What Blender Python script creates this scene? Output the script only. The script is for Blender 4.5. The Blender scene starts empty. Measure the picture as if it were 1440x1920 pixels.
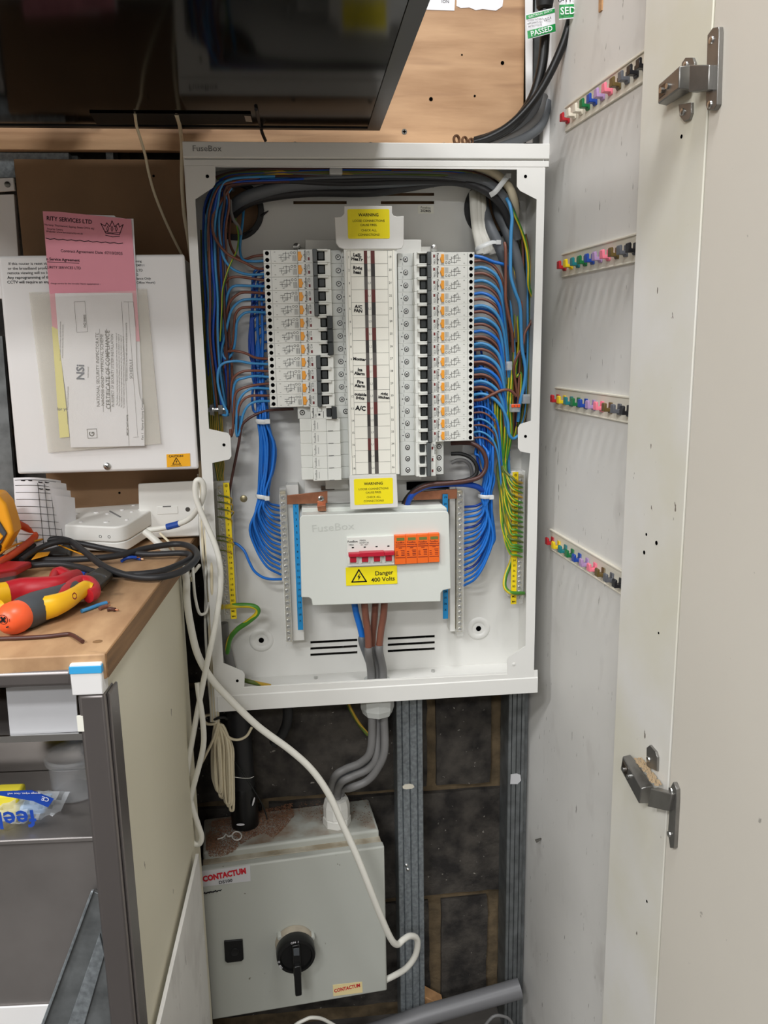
import bpy, bmesh, math, random
from mathutils import Vector as V, Matrix
random.seed(7)
PI = math.pi
SC = bpy.context.scene
COL = SC.collection

# ------------------------------------------------------------------ camera
YAW, PITCH, ROLL, FPX = 0.0999, 0.2038, -0.0178, 1532.2
CAM = V((-0.107, -1.2665, 1.2607))
def _rot():
    ca, sa, cb, sb, cc, sc = math.cos(YAW), math.sin(YAW), math.cos(PITCH), math.sin(PITCH), math.cos(ROLL), math.sin(ROLL)
    B = Matrix(((1, 0, 0), (0, 0, -1), (0, 1, 0)))
    Rz = Matrix(((ca, -sa, 0), (sa, ca, 0), (0, 0, 1)))
    Rx = Matrix(((1, 0, 0), (0, cb, -sb), (0, sb, cb)))
    Rr = Matrix(((cc, -sc, 0), (sc, cc, 0), (0, 0, 1)))
    return Rr @ Rx @ B @ Rz
RM = _rot()                       # world -> camera (x right, y down, z forward)
RT = RM.transposed()
cd = bpy.data.cameras.new('camera'); cam = bpy.data.objects.new('camera', cd); COL.objects.link(cam)
m3 = Matrix((RM[0], [-v for v in RM[1]], [-v for v in RM[2]])).transposed()
cam.matrix_world = Matrix.Translation(CAM) @ m3.to_4x4()
cd.sensor_fit = 'HORIZONTAL'; cd.sensor_width = 36.0; cd.lens = 36.0 * FPX / 1440; cd.clip_start = 0.02
SC.camera = cam
# measuring helpers: a point of the photograph on a known plane of the room
def ray(x, y): return RT @ V(((x - 720) / FPX, (y - 960) / FPX, 1.0))
def PY(x, y, Y): d = ray(x, y); return CAM + d * ((Y - CAM.y) / d.y)
def PX(x, y, X): d = ray(x, y); return CAM + d * ((X - CAM.x) / d.x)
def PZ(x, y, Z): d = ray(x, y); return CAM + d * ((Z - CAM.z) / d.z)
def PN(x, y, P0, n): d = ray(x, y); return CAM + d * ((P0 - CAM).dot(n) / d.dot(n))

# ------------------------------------------------------------------ light and exposure
W = bpy.data.worlds.new('world'); SC.world = W; W.use_nodes = True
W.node_tree.nodes['Background'].inputs[0].default_value = (0.9, 0.95, 1.0, 1)
W.node_tree.nodes['Background'].inputs[1].default_value = 0.15
SC.view_settings.view_transform = 'Standard'; SC.view_settings.look = 'None'
SC.view_settings.gamma = 1.0; SC.view_settings.use_curve_mapping = False
SC.view_settings.exposure = 0.27
def area(name, loc, sx, sy, power, color=(0.975, 0.985, 1.0), rz=0.0):
    l = bpy.data.lights.new(name, 'AREA'); l.shape = 'RECTANGLE'; l.size = sx; l.size_y = sy
    l.energy = power; l.color = color
    o = bpy.data.objects.new(name, l); COL.objects.link(o); o.location = loc; o.rotation_euler = (0, 0, rz)
    return o
LAMPS = ((-0.7, -3.4, 1.4, .3, 62, 'farthest from'), (-1.0, -2.1, .6, .25, 26, 'behind and left of'), (-1.9, -1.5, .6, .3, 26, 'far left of'), (.13, -.86, .35, .25, 13, 'nearest to'))
for lx0, ly0, wx, wy, pw_, _n in LAMPS: area('ceiling_lamp_light', (lx0, ly0, 2.52), wx, wy, pw_)

# ------------------------------------------------------------------ mesh helpers
def lin(c): c /= 255.0; return c / 12.92 if c <= 0.04045 else ((c + 0.055) / 1.055) ** 2.4
def rgb(r, g, b): return (lin(r), lin(g), lin(b), 1.0)

def cat(pts, n=6):
    """smooth path through pts"""
    P = [V(p) for p in pts]
    if len(P) < 3: return P
    Q = [P[0] * 2 - P[1]] + P + [P[-1] * 2 - P[-2]]
    out = []
    for i in range(1, len(Q) - 2):
        a, b, c, d = Q[i - 1], Q[i], Q[i + 1], Q[i + 2]
        for k in range(n):
            t = k / n
            out.append(0.5 * ((2 * b) + (c - a) * t + (2 * a - 5 * b + 4 * c - d) * t * t + (3 * b - a - 3 * c + d) * t ** 3))
    out.append(P[-1]); return out

_TX = {}
def text_geo(s, bold=0.0):
    k = (s, bold)
    if k not in _TX:
        cu = bpy.data.curves.new('lettering', 'FONT'); cu.body = s; cu.resolution_u = 2; cu.size = 1.0; cu.offset = bold
        cu.align_x = 'CENTER'; cu.align_y = 'CENTER'; cu.space_line = 0.9
        o = bpy.data.objects.new('lettering', cu)
        me = o.to_mesh()
        _TX[k] = ([v.co.copy() for v in me.vertices], [tuple(p.vertices) for p in me.polygons])
        o.to_mesh_clear(); bpy.data.objects.remove(o); bpy.data.curves.remove(cu)
    return _TX[k]

class MB:
    def __init__(s): s.v = []; s.f = []; s.m = []; s.cur = 0; s.M = None
    def add(s, vs, fs):
        b = len(s.v)
        for p in vs:
            p = V(p); s.v.append(s.M @ p if s.M else p)
        for f in fs: s.f.append(tuple(i + b for i in f)); s.m.append(s.cur)
        return s
    def box(s, x0, x1, y0, y1, z0, z1):
        return s.add([(x0, y0, z0), (x1, y0, z0), (x1, y1, z0), (x0, y1, z0), (x0, y0, z1), (x1, y0, z1), (x1, y1, z1), (x0, y1, z1)],
                     [(3, 2, 1, 0), (4, 5, 6, 7), (0, 1, 5, 4), (1, 2, 6, 5), (2, 3, 7, 6), (3, 0, 4, 7)])
    def cbox(s, x0, x1, y0, y1, z0, z1, c):
        """box with its front (-Y) edges chamfered by c"""
        a = [(x0, y1, z0), (x1, y1, z0), (x1, y1, z1), (x0, y1, z1), (x0, y0 + c, z0), (x1, y0 + c, z0), (x1, y0 + c, z1), (x0, y0 + c, z1),
             (x0 + c, y0, z0 + c), (x1 - c, y0, z0 + c), (x1 - c, y0, z1 - c), (x0 + c, y0, z1 - c)]
        return s.add(a, [(0, 3, 2, 1), (8, 9, 10, 11)] + [(i, (i + 1) % 4, (i + 1) % 4 + 4, i + 4) for i in range(4)] + [(i + 4, (i + 1) % 4 + 4, (i + 1) % 4 + 8, i + 8) for i in range(4)])
    def hexa(s, a, b):
        """two quads of 4 points joined into a solid"""
        return s.add(list(a) + list(b), [(0, 1, 2, 3), (7, 6, 5, 4)] + [(i + 4, (i + 1) % 4 + 4, (i + 1) % 4, i) for i in range(4)])
    def prism(s, poly, d):
        """polygon of 3D points pushed along vector d"""
        n = len(poly); d = V(d)
        return s.add([V(p) for p in poly] + [V(p) + d for p in poly], [tuple(range(n)), tuple(range(2 * n - 1, n - 1, -1))] + [(i + n, (i + 1) % n + n, (i + 1) % n, i) for i in range(n)])
    def cyl(s, p0, p1, r0, r1=None, n=12, caps=True):
        return s.tube([p0, p1], [r0, r0 if r1 is None else r1], n, caps)
    def tube(s, pts, r, n=8, caps=True, flat=1.0):
        P = [V(p) for p in pts]; N = len(P); R = r if isinstance(r, (list, tuple)) else [r] * N
        vs = []; up = None
        for i in range(N):
            t = (P[min(i + 1, N - 1)] - P[max(i - 1, 0)])
            t = t.normalized() if t.length > 1e-9 else V((0, 0, 1))
            if up is None:
                up = V((0, 1, 0)) if abs(t.y) < 0.85 else V((1, 0, 0))
            up = (up - t * up.dot(t)).normalized(); w = t.cross(up)
            for k in range(n):
                a = 2 * PI * k / n
                vs.append(P[i] + (up * (math.cos(a) * flat) + w * math.sin(a)) * R[i])
        fs = [(i * n + k, i * n + (k + 1) % n, (i + 1) * n + (k + 1) % n, (i + 1) * n + k) for i in range(N - 1) for k in range(n)]
        if caps: fs += [tuple(range(n - 1, -1, -1)), tuple(range((N - 1) * n, N * n))]
        return s.add(vs, fs)
    def lathe(s, prof, o, ax, n=20):
        """profile [(r,h)] turned about axis ax through o"""
        ax = V(ax).normalized(); u = V((0, 0, 1)) if abs(ax.z) < 0.9 else V((1, 0, 0)); u = (u - ax * u.dot(ax)).normalized(); w = ax.cross(u); o = V(o)
        vs = [o + ax * h + (u * math.cos(2 * PI * k / n) + w * math.sin(2 * PI * k / n)) * r for r, h in prof for k in range(n)]
        N = len(prof)
        fs = [(i * n + k, i * n + (k + 1) % n, (i + 1) * n + (k + 1) % n, (i + 1) * n + k) for i in range(N - 1) for k in range(n)]
        fs += [tuple(range(n - 1, -1, -1)), tuple(range((N - 1) * n, N * n))]
        return s.add(vs, fs)
    def grid(s, rows):
        n = len(rows[0])
        return s.add([p for r in rows for p in r], [(i * n + k, i * n + k + 1, (i + 1) * n + k + 1, (i + 1) * n + k) for i in range(len(rows) - 1) for k in range(n - 1)])
    def text(s, t, size, x, y, z, rot=0.0, bold=0.0, sx=1.0):
        """lettering facing -Y, centred on (x,z), at depth y"""
        vs, fs = text_geo(t, bold); c, sn = math.cos(math.radians(rot)), math.sin(math.radians(rot))
        return s.add([(x + (c * p.x * sx - sn * p.y) * size, y, z + (sn * p.x * sx + c * p.y) * size) for p in vs], fs)
    def textM(s, t, size, M, bold=0.0, sx=1.0):
        vs, fs = text_geo(t, bold)
        return s.add([M @ V((p.x * size * sx, p.y * size, 0)) for p in vs], fs)
    def line(s, x0, z0, x1, z1, w, y):
        """thin printed stroke facing -Y"""
        a, b = V((x0, 0, z0)), V((x1, 0, z1)); t = (b - a).normalized() * (w / 2); n = V((-t.z, 0, t.x)); o = V((0, y, 0))
        return s.add([a - n - t + o, b - n + t + o, b + n + t + o, a + n - t + o], [(0, 1, 2, 3)])
    def rect(s, x0, x1, z0, z1, y): return s.add([(x0, y, z0), (x1, y, z0), (x1, y, z1), (x0, y, z1)], [(0, 1, 2, 3)])
    def build(s, name, mats, parent=None, smooth=True, bevel=0.0, seg=2, ang=35):
        me = bpy.data.meshes.new(name); vs = s.v
        if parent is not None:
            inv = wm(parent).inverted(); vs = [inv @ p for p in vs]
        me.from_pydata([tuple(p) for p in vs], [], s.f)
        if not isinstance(mats, (list, tuple)): mats = [mats]
        for m in mats: me.materials.append(m)
        if len(mats) > 1: me.polygons.foreach_set('material_index', s.m)
        if smooth:
            me.polygons.foreach_set('use_smooth', [True] * len(me.polygons)); me.set_sharp_from_angle(angle=math.radians(ang))
        me.update()
        o = bpy.data.objects.new(name, me); COL.objects.link(o)
        if parent is not None: o.parent = parent
        if bevel:
            b = o.modifiers.new('Bevel', 'BEVEL'); b.width = bevel; b.segments = seg; b.limit_method = 'ANGLE'; b.angle_limit = math.radians(40)
        return o

def wm(o):
    m = o.matrix_basis.copy()
    return wm(o.parent) @ m if o.parent else m
def tag(o, label=None, category=None, group=None, kind=None):
    if label: o['label'] = label
    if category: o['category'] = category
    if group: o['group'] = group
    if kind: o['kind'] = kind
    return o
def thing(name, loc, label, category, group=None, rot=(0, 0, 0), kind=None):
    o = bpy.data.objects.new(name, None); COL.objects.link(o); o.location = loc; o.rotation_euler = rot; o.empty_display_size = 0.02
    return tag(o, label, category, group, kind)
def copy_tree(o, parent=None):
    c = o.copy(); COL.objects.link(c)
    if parent: c.parent = parent
    for ch in list(o.children): copy_tree(ch, c)
    return c

def plate_from_curve(name, outer, holes, axis_y, thick, mat, parent=None, bev=0.0):
    """sheet with holes: outlines in XZ, extruded in Y"""
    cu = bpy.data.curves.new(name, 'CURVE'); cu.dimensions = '2D'; cu.fill_mode = 'BOTH'; cu.extrude = thick / 2
    for pl in [outer] + holes:
        sp = cu.splines.new('POLY'); sp.points.add(len(pl) - 1); sp.use_cyclic_u = True
        for i, (x, z) in enumerate(pl): sp.points[i].co = (x, z, 0, 1)
    o = bpy.data.objects.new(name, cu); me = o.to_mesh()
    mb = MB(); mb.add([(p.co.x, axis_y - p.co.z, p.co.y) for p in me.vertices], [tuple(q.vertices) for q in me.polygons])
    o.to_mesh_clear(); bpy.data.objects.remove(o); bpy.data.curves.remove(cu)
    return mb.build(name, mat, parent, smooth=False, bevel=bev)
def circ(x, z, r, n=28): return [(x + r * math.cos(2 * PI * k / n), z + r * math.sin(2 * PI * k / n)) for k in range(n)]
def rrect(x0, x1, z0, z1, r, n=4):
    out = []
    for cx, cz, a0 in ((x1 - r, z1 - r, 0), (x0 + r, z1 - r, 90), (x0 + r, z0 + r, 180), (x1 - r, z0 + r, 270)):
        for k in range(n + 1):
            a = math.radians(a0 + 90 * k / n); out.append((cx + r * math.cos(a), cz + r * math.sin(a)))
    return out

# ------------------------------------------------------------------ materials
def mat(name, col, rough=0.5, metal=0.0, var=0.0, vscale=20.0, col2=None, bump=0.0, bscale=200.0, stretch=None, alpha=None, trans=0.0, coat=0.0, detail=6.0, lo=0.35, hi=0.65, spec=None):
    m = bpy.data.materials.new(name); m.use_nodes = True; nt = m.node_tree; b = nt.nodes['Principled BSDF']
    b.inputs['Base Color'].default_value = col; b.inputs['Roughness'].default_value = rough; b.inputs['Metallic'].default_value = metal
    if coat: b.inputs['Coat Weight'].default_value = coat
    if spec is not None: b.inputs['Specular IOR Level'].default_value = spec
    if trans: b.inputs['Transmission Weight'].default_value = trans
    if alpha is not None: b.inputs['Alpha'].default_value = alpha
    if var or col2 or bump:
        tc = nt.nodes.new('ShaderNodeTexCoord'); mp = nt.nodes.new('ShaderNodeMapping'); nt.links.new(tc.outputs['Object'], mp.inputs[0])
        if stretch: mp.inputs['Scale'].default_value = stretch
    if var or col2:
        n = nt.nodes.new('ShaderNodeTexNoise'); n.inputs['Scale'].default_value = vscale; n.inputs['Detail'].default_value = detail; nt.links.new(mp.outputs[0], n.inputs[0])
        r = nt.nodes.new('ShaderNodeValToRGB'); nt.links.new(n.outputs['Fac'], r.inputs[0])
        c2 = col2 or tuple(c * (1 - var) for c in col[:3]) + (1,)
        r.color_ramp.elements[0].position = lo; r.color_ramp.elements[0].color = c2
        r.color_ramp.elements[1].position = hi; r.color_ramp.elements[1].color = col
        nt.links.new(r.outputs[0], b.inputs['Base Color'])
    if bump:
        n2 = nt.nodes.new('ShaderNodeTexNoise'); n2.inputs['Scale'].default_value = bscale; n2.inputs['Detail'].default_value = 5; nt.links.new(mp.outputs[0], n2.inputs[0])
        bp = nt.nodes.new('ShaderNodeBump'); bp.inputs['Strength'].default_value = bump; bp.inputs['Distance'].default_value = 0.002
        nt.links.new(n2.outputs['Fac'], bp.inputs['Height']); nt.links.new(bp.outputs[0], b.inputs['Normal'])
    return m
def spots(m, col, scale, lo, hi, seed=0.0, stretch=None, detail=3.0, tex='noise'):
    """lay specks or scratches of colour col over a material"""
    nt = m.node_tree; b = nt.nodes['Principled BSDF']
    tc = nt.nodes.new('ShaderNodeTexCoord'); mp = nt.nodes.new('ShaderNodeMapping'); nt.links.new(tc.outputs['Object'], mp.inputs[0])
    mp.inputs['Location'].default_value = (seed, seed * 1.7, seed * 0.6)
    if stretch: mp.inputs['Scale'].default_value = stretch
    n = nt.nodes.new('ShaderNodeTexNoise'); n.inputs['Scale'].default_value = scale; n.inputs['Detail'].default_value = detail
    nt.links.new(mp.outputs[0], n.inputs[0])
    r = nt.nodes.new('ShaderNodeValToRGB'); r.color_ramp.elements[0].position = lo; r.color_ramp.elements[1].position = hi
    r.color_ramp.elements[0].color = (0, 0, 0, 1); r.color_ramp.elements[1].color = (1, 1, 1, 1); nt.links.new(n.outputs['Fac'], r.inputs[0])
    mx = nt.nodes.new('ShaderNodeMix'); mx.data_type = 'RGBA'
    ln = b.inputs['Base Color'].links
    if ln: nt.links.new(ln[0].from_socket, mx.inputs[6])
    else: mx.inputs[6].default_value = b.inputs['Base Color'].default_value
    mx.inputs[7].default_value = col; nt.links.new(r.outputs[0], mx.inputs[0]); nt.links.new(mx.outputs[2], b.inputs['Base Color'])
    return m

M = {}
M['enamel'] = mat('enamel', rgb(224, 223, 218), 0.42, var=0.03, vscale=8)
M['panel_white'] = spots(spots(mat('panel_white', rgb(226, 224, 219), 0.5, var=0.07, vscale=6), rgb(208, 205, 200), 14, 0.58, 0.75, 3.1, (1, 1.4, 0.8)), rgb(150, 146, 140), 75, 0.71, 0.74, 8.0, (1, 2.4, 0.5))
M['stile_white'] = spots(mat('stile_white', rgb(232, 230, 225), 0.5, var=0.05, vscale=5, col2=rgb(222, 218, 200)), rgb(110, 100, 88), 70, 0.735, 0.76, 5.0, (1, 1.2, 0.6))
M['door_white'] = spots(mat('door_white', rgb(224, 218, 206), 0.5, var=0.03, vscale=4), rgb(170, 165, 155), 60, 0.735, 0.77, 2.0)
M['plywood'] = mat('plywood', rgb(192, 154, 116), 0.6, col2=rgb(164, 126, 90), vscale=7, stretch=(0.7, 1, 5), bump=0.08, bscale=60, lo=0.38, hi=0.62)
spots(M['plywood'], rgb(138, 100, 70), 5, 0.56, 0.76, 1.3, (0.6, 1, 7))
M['hardboard'] = mat('hardboard', rgb(138, 106, 74), 0.65, var=0.12, vscale=14, bump=0.05)
M['block'] = spots(mat('block', rgb(76, 71, 65), 0.95, col2=rgb(36, 33, 31), vscale=28, bump=0.9, bscale=150, detail=9), rgb(150, 145, 136), 120, 0.71, 0.75, 4.0)
M['mortar'] = mat('mortar', rgb(116, 99, 74), 0.95, col2=rgb(82, 70, 52), vscale=30, bump=0.8, bscale=120)
M['galv'] = mat('galv', rgb(156, 163, 167), 0.42, 0.55, var=0.35, vscale=160, detail=2)
M['galv_dark'] = mat('galv_dark', rgb(128, 132, 133), 0.45, 0.55, var=0.4, vscale=40)
M['black_gloss'] = mat('black_gloss', rgb(8, 8, 8), 0.10, spec=0.22)
M['black_plastic'] = mat('black_plastic', rgb(20, 20, 20), 0.32, spec=0.4)
M['black_matt'] = mat('black_matt', rgb(16, 16, 16), 0.6)
M['black_rubber'] = mat('black_rubber', rgb(30, 30, 31), 0.5)
M['hole'] = mat('hole', rgb(5, 5, 5), 0.9, spec=0.0)
M['module'] = mat('module', rgb(226, 227, 220), 0.45)
M['module_grey'] = mat('module_grey', rgb(206, 208, 203), 0.5)
M['cover'] = mat('cover', rgb(216, 219, 212), 0.42, var=0.02, vscale=10)
M['toggle_grey'] = mat('toggle_grey', rgb(82, 86, 86), 0.5)
M['toggle_dark'] = mat('toggle_dark', rgb(46, 50, 50), 0.4)
M['ink'] = mat('ink', rgb(34, 34, 36), 0.7, spec=0.1)
M['ink_grey'] = mat('ink_grey', rgb(118, 118, 116), 0.7, spec=0.1)
M['orange_button'] = mat('orange_button', rgb(240, 160, 48), 0.45)
M['red_flag'] = mat('red_flag', rgb(116, 28, 30), 0.4)
M['steel'] = mat('steel', rgb(200, 200, 198), 0.28, 1.0)
M['steel_dark'] = mat('steel_dark', rgb(120, 118, 112), 0.35, 1.0)
M['screw_bright'] = mat('screw_bright', rgb(214, 214, 210), .35, .35)
M['brass'] = mat('brass', rgb(200, 188, 150), 0.35, 0.9, var=0.3, vscale=150)
M['copper'] = mat('copper', rgb(206, 142, 110), 0.34, 0.9, var=0.3, vscale=60)
M['clear'] = mat('clear', rgb(235, 235, 230), 0.15, alpha=0.22)
M['yellow_label'] = mat('yellow_label', rgb(246, 228, 22), 0.4)
M['yellow_strip'] = mat('yellow_strip', rgb(246, 216, 24), 0.45)
M['amber_label'] = mat('amber_label', rgb(244, 176, 20), 0.45)
M['blue_strip'] = mat('blue_strip', rgb(24, 136, 196), 0.45)
M['orange_spd'] = mat('orange_spd', rgb(240, 106, 30), 0.42)
M['green_window'] = mat('green_window', rgb(112, 122, 60), 0.3)
M['red_toggle'] = mat('red_toggle', rgb(190, 28, 52), 0.35)
M['card'] = mat('card', rgb(238, 236, 224), 0.6)
M['paper'] = mat('paper', rgb(238, 237, 240), 0.7, var=0.02, vscale=30)
M['pink_paper'] = mat('pink_paper', rgb(240, 158, 174), 0.65, var=0.05, vscale=12)
M['yellow_paper'] = mat('yellow_paper', rgb(236, 226, 120), 0.65)
M['wallet'] = mat('wallet', rgb(226, 222, 210), 0.16, alpha=0.30)
M['bag'] = mat('bag', rgb(232, 236, 240), 0.14, alpha=0.36, bump=1.0, bscale=60)
M['lid_clear'] = mat('lid_clear', rgb(226, 228, 230), 0.10, alpha=0.10)
M['blue_wire'] = mat('blue_wire', rgb(26, 110, 200), 0.38)
M['blue_wire_pale'] = mat('blue_wire_pale', rgb(66, 142, 196), 0.4)
M['blue_wire_deep'] = mat('blue_wire_deep', rgb(16, 70, 166), 0.38)
M['brown_wire'] = mat('brown_wire', rgb(122, 76, 60), 0.42)
M['brown_wire_dark'] = mat('brown_wire_dark', rgb(78, 46, 40), 0.42)
M['grey_cable'] = mat('grey_cable', rgb(98, 102, 106), 0.48)
M['grey_sheath'] = mat('grey_sheath', rgb(112, 111, 110), 0.5)
M['white_cable'] = mat('white_cable', rgb(228, 226, 216), 0.42)
M['cream_cable'] = mat('cream_cable', rgb(226, 214, 184), 0.42)
M['nylon'] = mat('nylon', rgb(226, 228, 226), 0.35, alpha=0.85)
M['conn_clear'] = mat('conn_clear', rgb(226, 230, 232), 0.1, alpha=0.35)
M['orange_lever'] = mat('orange_lever', rgb(236, 86, 30), 0.4)
M['contactum'] = spots(mat('contactum', rgb(182, 184, 176), 0.45, var=0.03, vscale=6), rgb(120, 116, 104), 90, 0.74, 0.77, 6.0)
M['dirt'] = mat('dirt', rgb(150, 124, 100), 0.95, col2=rgb(104, 72, 50), vscale=90, bump=0.8, bscale=260)
M['red_print'] = mat('red_print', rgb(200, 24, 44), 0.5)
M['silver_label'] = mat('silver_label', rgb(206, 206, 208), 0.35, var=0.04)
M['gold_label'] = mat('gold_label', rgb(232, 214, 160), 0.35)
M['plastic_white'] = mat('plastic_white', rgb(232, 231, 225), 0.42, var=0.02, vscale=12)
M['metal_white'] = mat('metal_white', rgb(232, 230, 228), 0.45, var=0.03, vscale=9)
M['worktop'] = mat('worktop', rgb(194, 156, 116), 0.6, col2=rgb(166, 128, 92), vscale=26, stretch=(1.2, 0.5, 1), bump=0.12, bscale=90)
spots(M['worktop'], rgb(112, 84, 60), 20, 0.62, 0.76, 2.2)
M['worktop_edge'] = mat('worktop_edge', rgb(150, 112, 72), 0.65, col2=rgb(112, 82, 52), vscale=12, stretch=(1, 0.35, 6), bump=0.15)
M['cream_panel'] = spots(mat('cream_panel', rgb(222, 216, 194), 0.5, var=0.05, vscale=4, stretch=(1, 1, 0.3)), rgb(110, 100, 84), 45, 0.735, 0.75, 3.0, (1, 1, 0.6))
M['stainless'] = mat('stainless', rgb(140, 134, 132), 0.36, 0.85, var=0.12, vscale=10, stretch=(1, 1, 0.2))
M['stainless_dull'] = mat('stainless_dull', rgb(148, 143, 140), 0.42, 0.7, var=0.22, vscale=9)
M['tool_red'] = mat('tool_red', rgb(190, 32, 44), 0.4, var=0.06, vscale=30)
M['tool_yellow'] = mat('tool_yellow', rgb(244, 186, 24), 0.42, var=0.05, vscale=40)
M['tool_grey'] = mat('tool_grey', rgb(70, 74, 78), 0.55)
M['tool_steel'] = mat('tool_steel', rgb(86, 84, 78), 0.45, 0.8, var=0.3, vscale=60)
M['ball_orange'] = mat('ball_orange', rgb(246, 98, 52), 0.38)
M['orange_wire'] = mat('orange_wire', rgb(226, 86, 40), 0.42)
M['black_cable'] = mat('black_cable', rgb(40, 40, 42), 0.5)
M['meter_yellow'] = mat('meter_yellow', rgb(244, 166, 20), 0.5)
M['hinge_nickel'] = mat('hinge_nickel', rgb(140, 138, 134), 0.32, 0.75, var=0.2, vscale=40)
M['hinge_dark'] = mat('hinge_dark', rgb(98, 88, 78), 0.4, 0.9)
M['rail_cream'] = mat('rail_cream', rgb(228, 222, 206), 0.42)
M['green_tag'] = mat('green_tag', rgb(26, 150, 72), 0.45)
M['tape_blue'] = mat('tape_blue', rgb(30, 74, 160), 0.4)
M['sky_tape'] = mat('sky_tape', rgb(60, 168, 226), 0.35)
M['pvc_grey'] = mat('pvc_grey', rgb(112, 112, 114), 0.42, var=0.08, vscale=10)
M['gland'] = mat('gland', rgb(196, 198, 194), 0.45)
M['sawdust'] = mat('sawdust', rgb(164, 142, 112), 0.9)
M['wood_raw'] = mat('wood_raw', rgb(196, 150, 104), 0.7, var=0.2, vscale=40, stretch=(1, 1, 4))
M['sponge_yellow'] = mat('sponge_yellow', rgb(240, 222, 60), 0.8)
M['pack_blue'] = mat('pack_blue', rgb(26, 70, 168), 0.4)
M['pale_blue'] = mat('pale_blue', rgb(150, 190, 232), 0.5)
M['room_wall'] = mat('room_wall', rgb(150, 146, 140), 0.8)
M['room_floor'] = mat('room_floor', rgb(84, 80, 76), 0.7, var=0.15, vscale=6)
M['ceiling_white'] = mat('ceiling_white', rgb(196, 196, 194), 0.8)
def stripe_mat(name, c1, c2, freq, ax):
    """two-colour insulation: the second colour spirals along the wire"""
    m = bpy.data.materials.new(name); m.use_nodes = True; nt = m.node_tree; b = nt.nodes['Principled BSDF']; b.inputs['Roughness'].default_value = 0.4
    g = nt.nodes.new('ShaderNodeNewGeometry'); d = nt.nodes.new('ShaderNodeVectorMath'); d.operation = 'DOT_PRODUCT'; d.inputs[1].default_value = ax
    nt.links.new(g.outputs['Normal'], d.inputs[0])
    tc = nt.nodes.new('ShaderNodeTexCoord'); n = nt.nodes.new('ShaderNodeTexNoise'); n.inputs['Scale'].default_value = freq; nt.links.new(tc.outputs['Object'], n.inputs[0])
    ad = nt.nodes.new('ShaderNodeMath'); ad.operation = 'MULTIPLY_ADD'; ad.inputs[1].default_value = 2.6; ad.inputs[2].default_value = -1.3
    nt.links.new(n.outputs['Fac'], ad.inputs[0])
    s2 = nt.nodes.new('ShaderNodeMath'); s2.operation = 'ADD'; nt.links.new(d.outputs['Value'], s2.inputs[0]); nt.links.new(ad.outputs[0], s2.inputs[1])
    gt = nt.nodes.new('ShaderNodeMath'); gt.operation = 'GREATER_THAN'; gt.inputs[1].default_value = 0.12; nt.links.new(s2.outputs[0], gt.inputs[0])
    mx = nt.nodes.new('ShaderNodeMix'); mx.data_type = 'RGBA'; mx.inputs[6].default_value = c1; mx.inputs[7].default_value = c2
    nt.links.new(gt.outputs[0], mx.inputs[0]); nt.links.new(mx.outputs[2], b.inputs['Base Color'])
    return m
M['earth_wire'] = stripe_mat('earth_wire', rgb(214, 190, 40), rgb(70, 134, 44), 14, (0.8, -0.3, 0.5))
M['earth_wire_dull'] = stripe_mat('earth_wire_dull', rgb(196, 158, 50), rgb(92, 110, 44), 14, (-0.8, -0.3, 0.2))
# ================================================================== the setting
def S(name, mb, m, label, cat='structure', **k):
    return tag(mb.build(name, m, None, **k), label, cat, kind='structure')
S('floor', MB().box(-2.4, 1.9, -4.6, 0.3, -0.05, 0), M['room_floor'], 'grey floor of the store room below the bench', 'floor')
S('ceiling', MB().box(-2.4, 1.9, -4.6, 0.3, 2.55, 2.6), M['ceiling_white'], 'white ceiling high above the distribution board', 'ceiling')
S('wall_left', MB().box(-2.45, -2.4, -4.6, 0.3, 0, 2.55), M['room_wall'], 'pale wall far to the left of the bench', 'wall')
S('wall_front', MB().box(-2.4, 1.9, -4.65, -4.6, 0, 2.55), M['room_wall'], 'pale wall opposite the distribution board', 'wall')
S('wall_outer_right', MB().box(1.9, 1.95, -4.6, 0.3, 0, 2.55), M['room_wall'], 'pale wall beyond the cupboard on the right', 'wall')
# block wall: mortar bed with every block a piece of its own
YB = 0.06
wall = S('wall_back', MB().box(-2.4, 1.9, YB + 0.008, 0.3, 0, 2.55), M['mortar'], 'bare dark concrete block wall with brown mortar behind the board', 'wall')
def block(x0, x1, z0, z1, p):
    rnd = random.Random(int(x0 * 1000 + z0 * 77))
    mb = MB(); nx = max(2, int((x1 - x0) / 0.03)); nz = max(2, int((z1 - z0) / 0.03))
    j = lambda a: a + rnd.uniform(-0.0016, 0.0016)
    rows = []
    for i in range(nz + 1):
        r = []
        for k in range(nx + 1):
            e = i in (0, nz) or k in (0, nx)
            r.append((j(x0 + (x1 - x0) * k / nx), YB - (p if not e else p * 0.3) + rnd.uniform(-0.0012, 0.0012), j(z0 + (z1 - z0) * i / nz)))
        rows.append(r)
    mb.grid(rows)
    ring = [(i, 0) for i in range(nz + 1)] + [(nz, k) for k in range(1, nx + 1)] + [(i, nx) for i in range(nz - 1, -1, -1)] + [(0, k) for k in range(nx - 1, 0, -1)]
    b = len(mb.v); n1 = nx + 1
    for i, k in ring:
        q = mb.v[i * n1 + k]; mb.v.append(V((q.x, YB + 0.02, q.z)))
    L = len(ring)
    for a in range(L):
        i, k = ring[a]; i2, k2 = ring[(a + 1) % L]
        mb.f.append((i * n1 + k, b + a, b + (a + 1) % L, i2 * n1 + k2)); mb.m.append(0)
    mb.build('block', M['block'], wall)
xa, xb = PY(800, 1400, YB).x, PY(818, 1400, YB).x
xc, xd = PY(919, 1400, YB).x, PY(941, 1400, YB).x
ya, yb_ = PY(805, 1750, YB).x, PY(828, 1750, YB).x
yc, yd = PY(913, 1750, YB).x, PY(936, 1750, YB).x
J = 0.006
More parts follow.
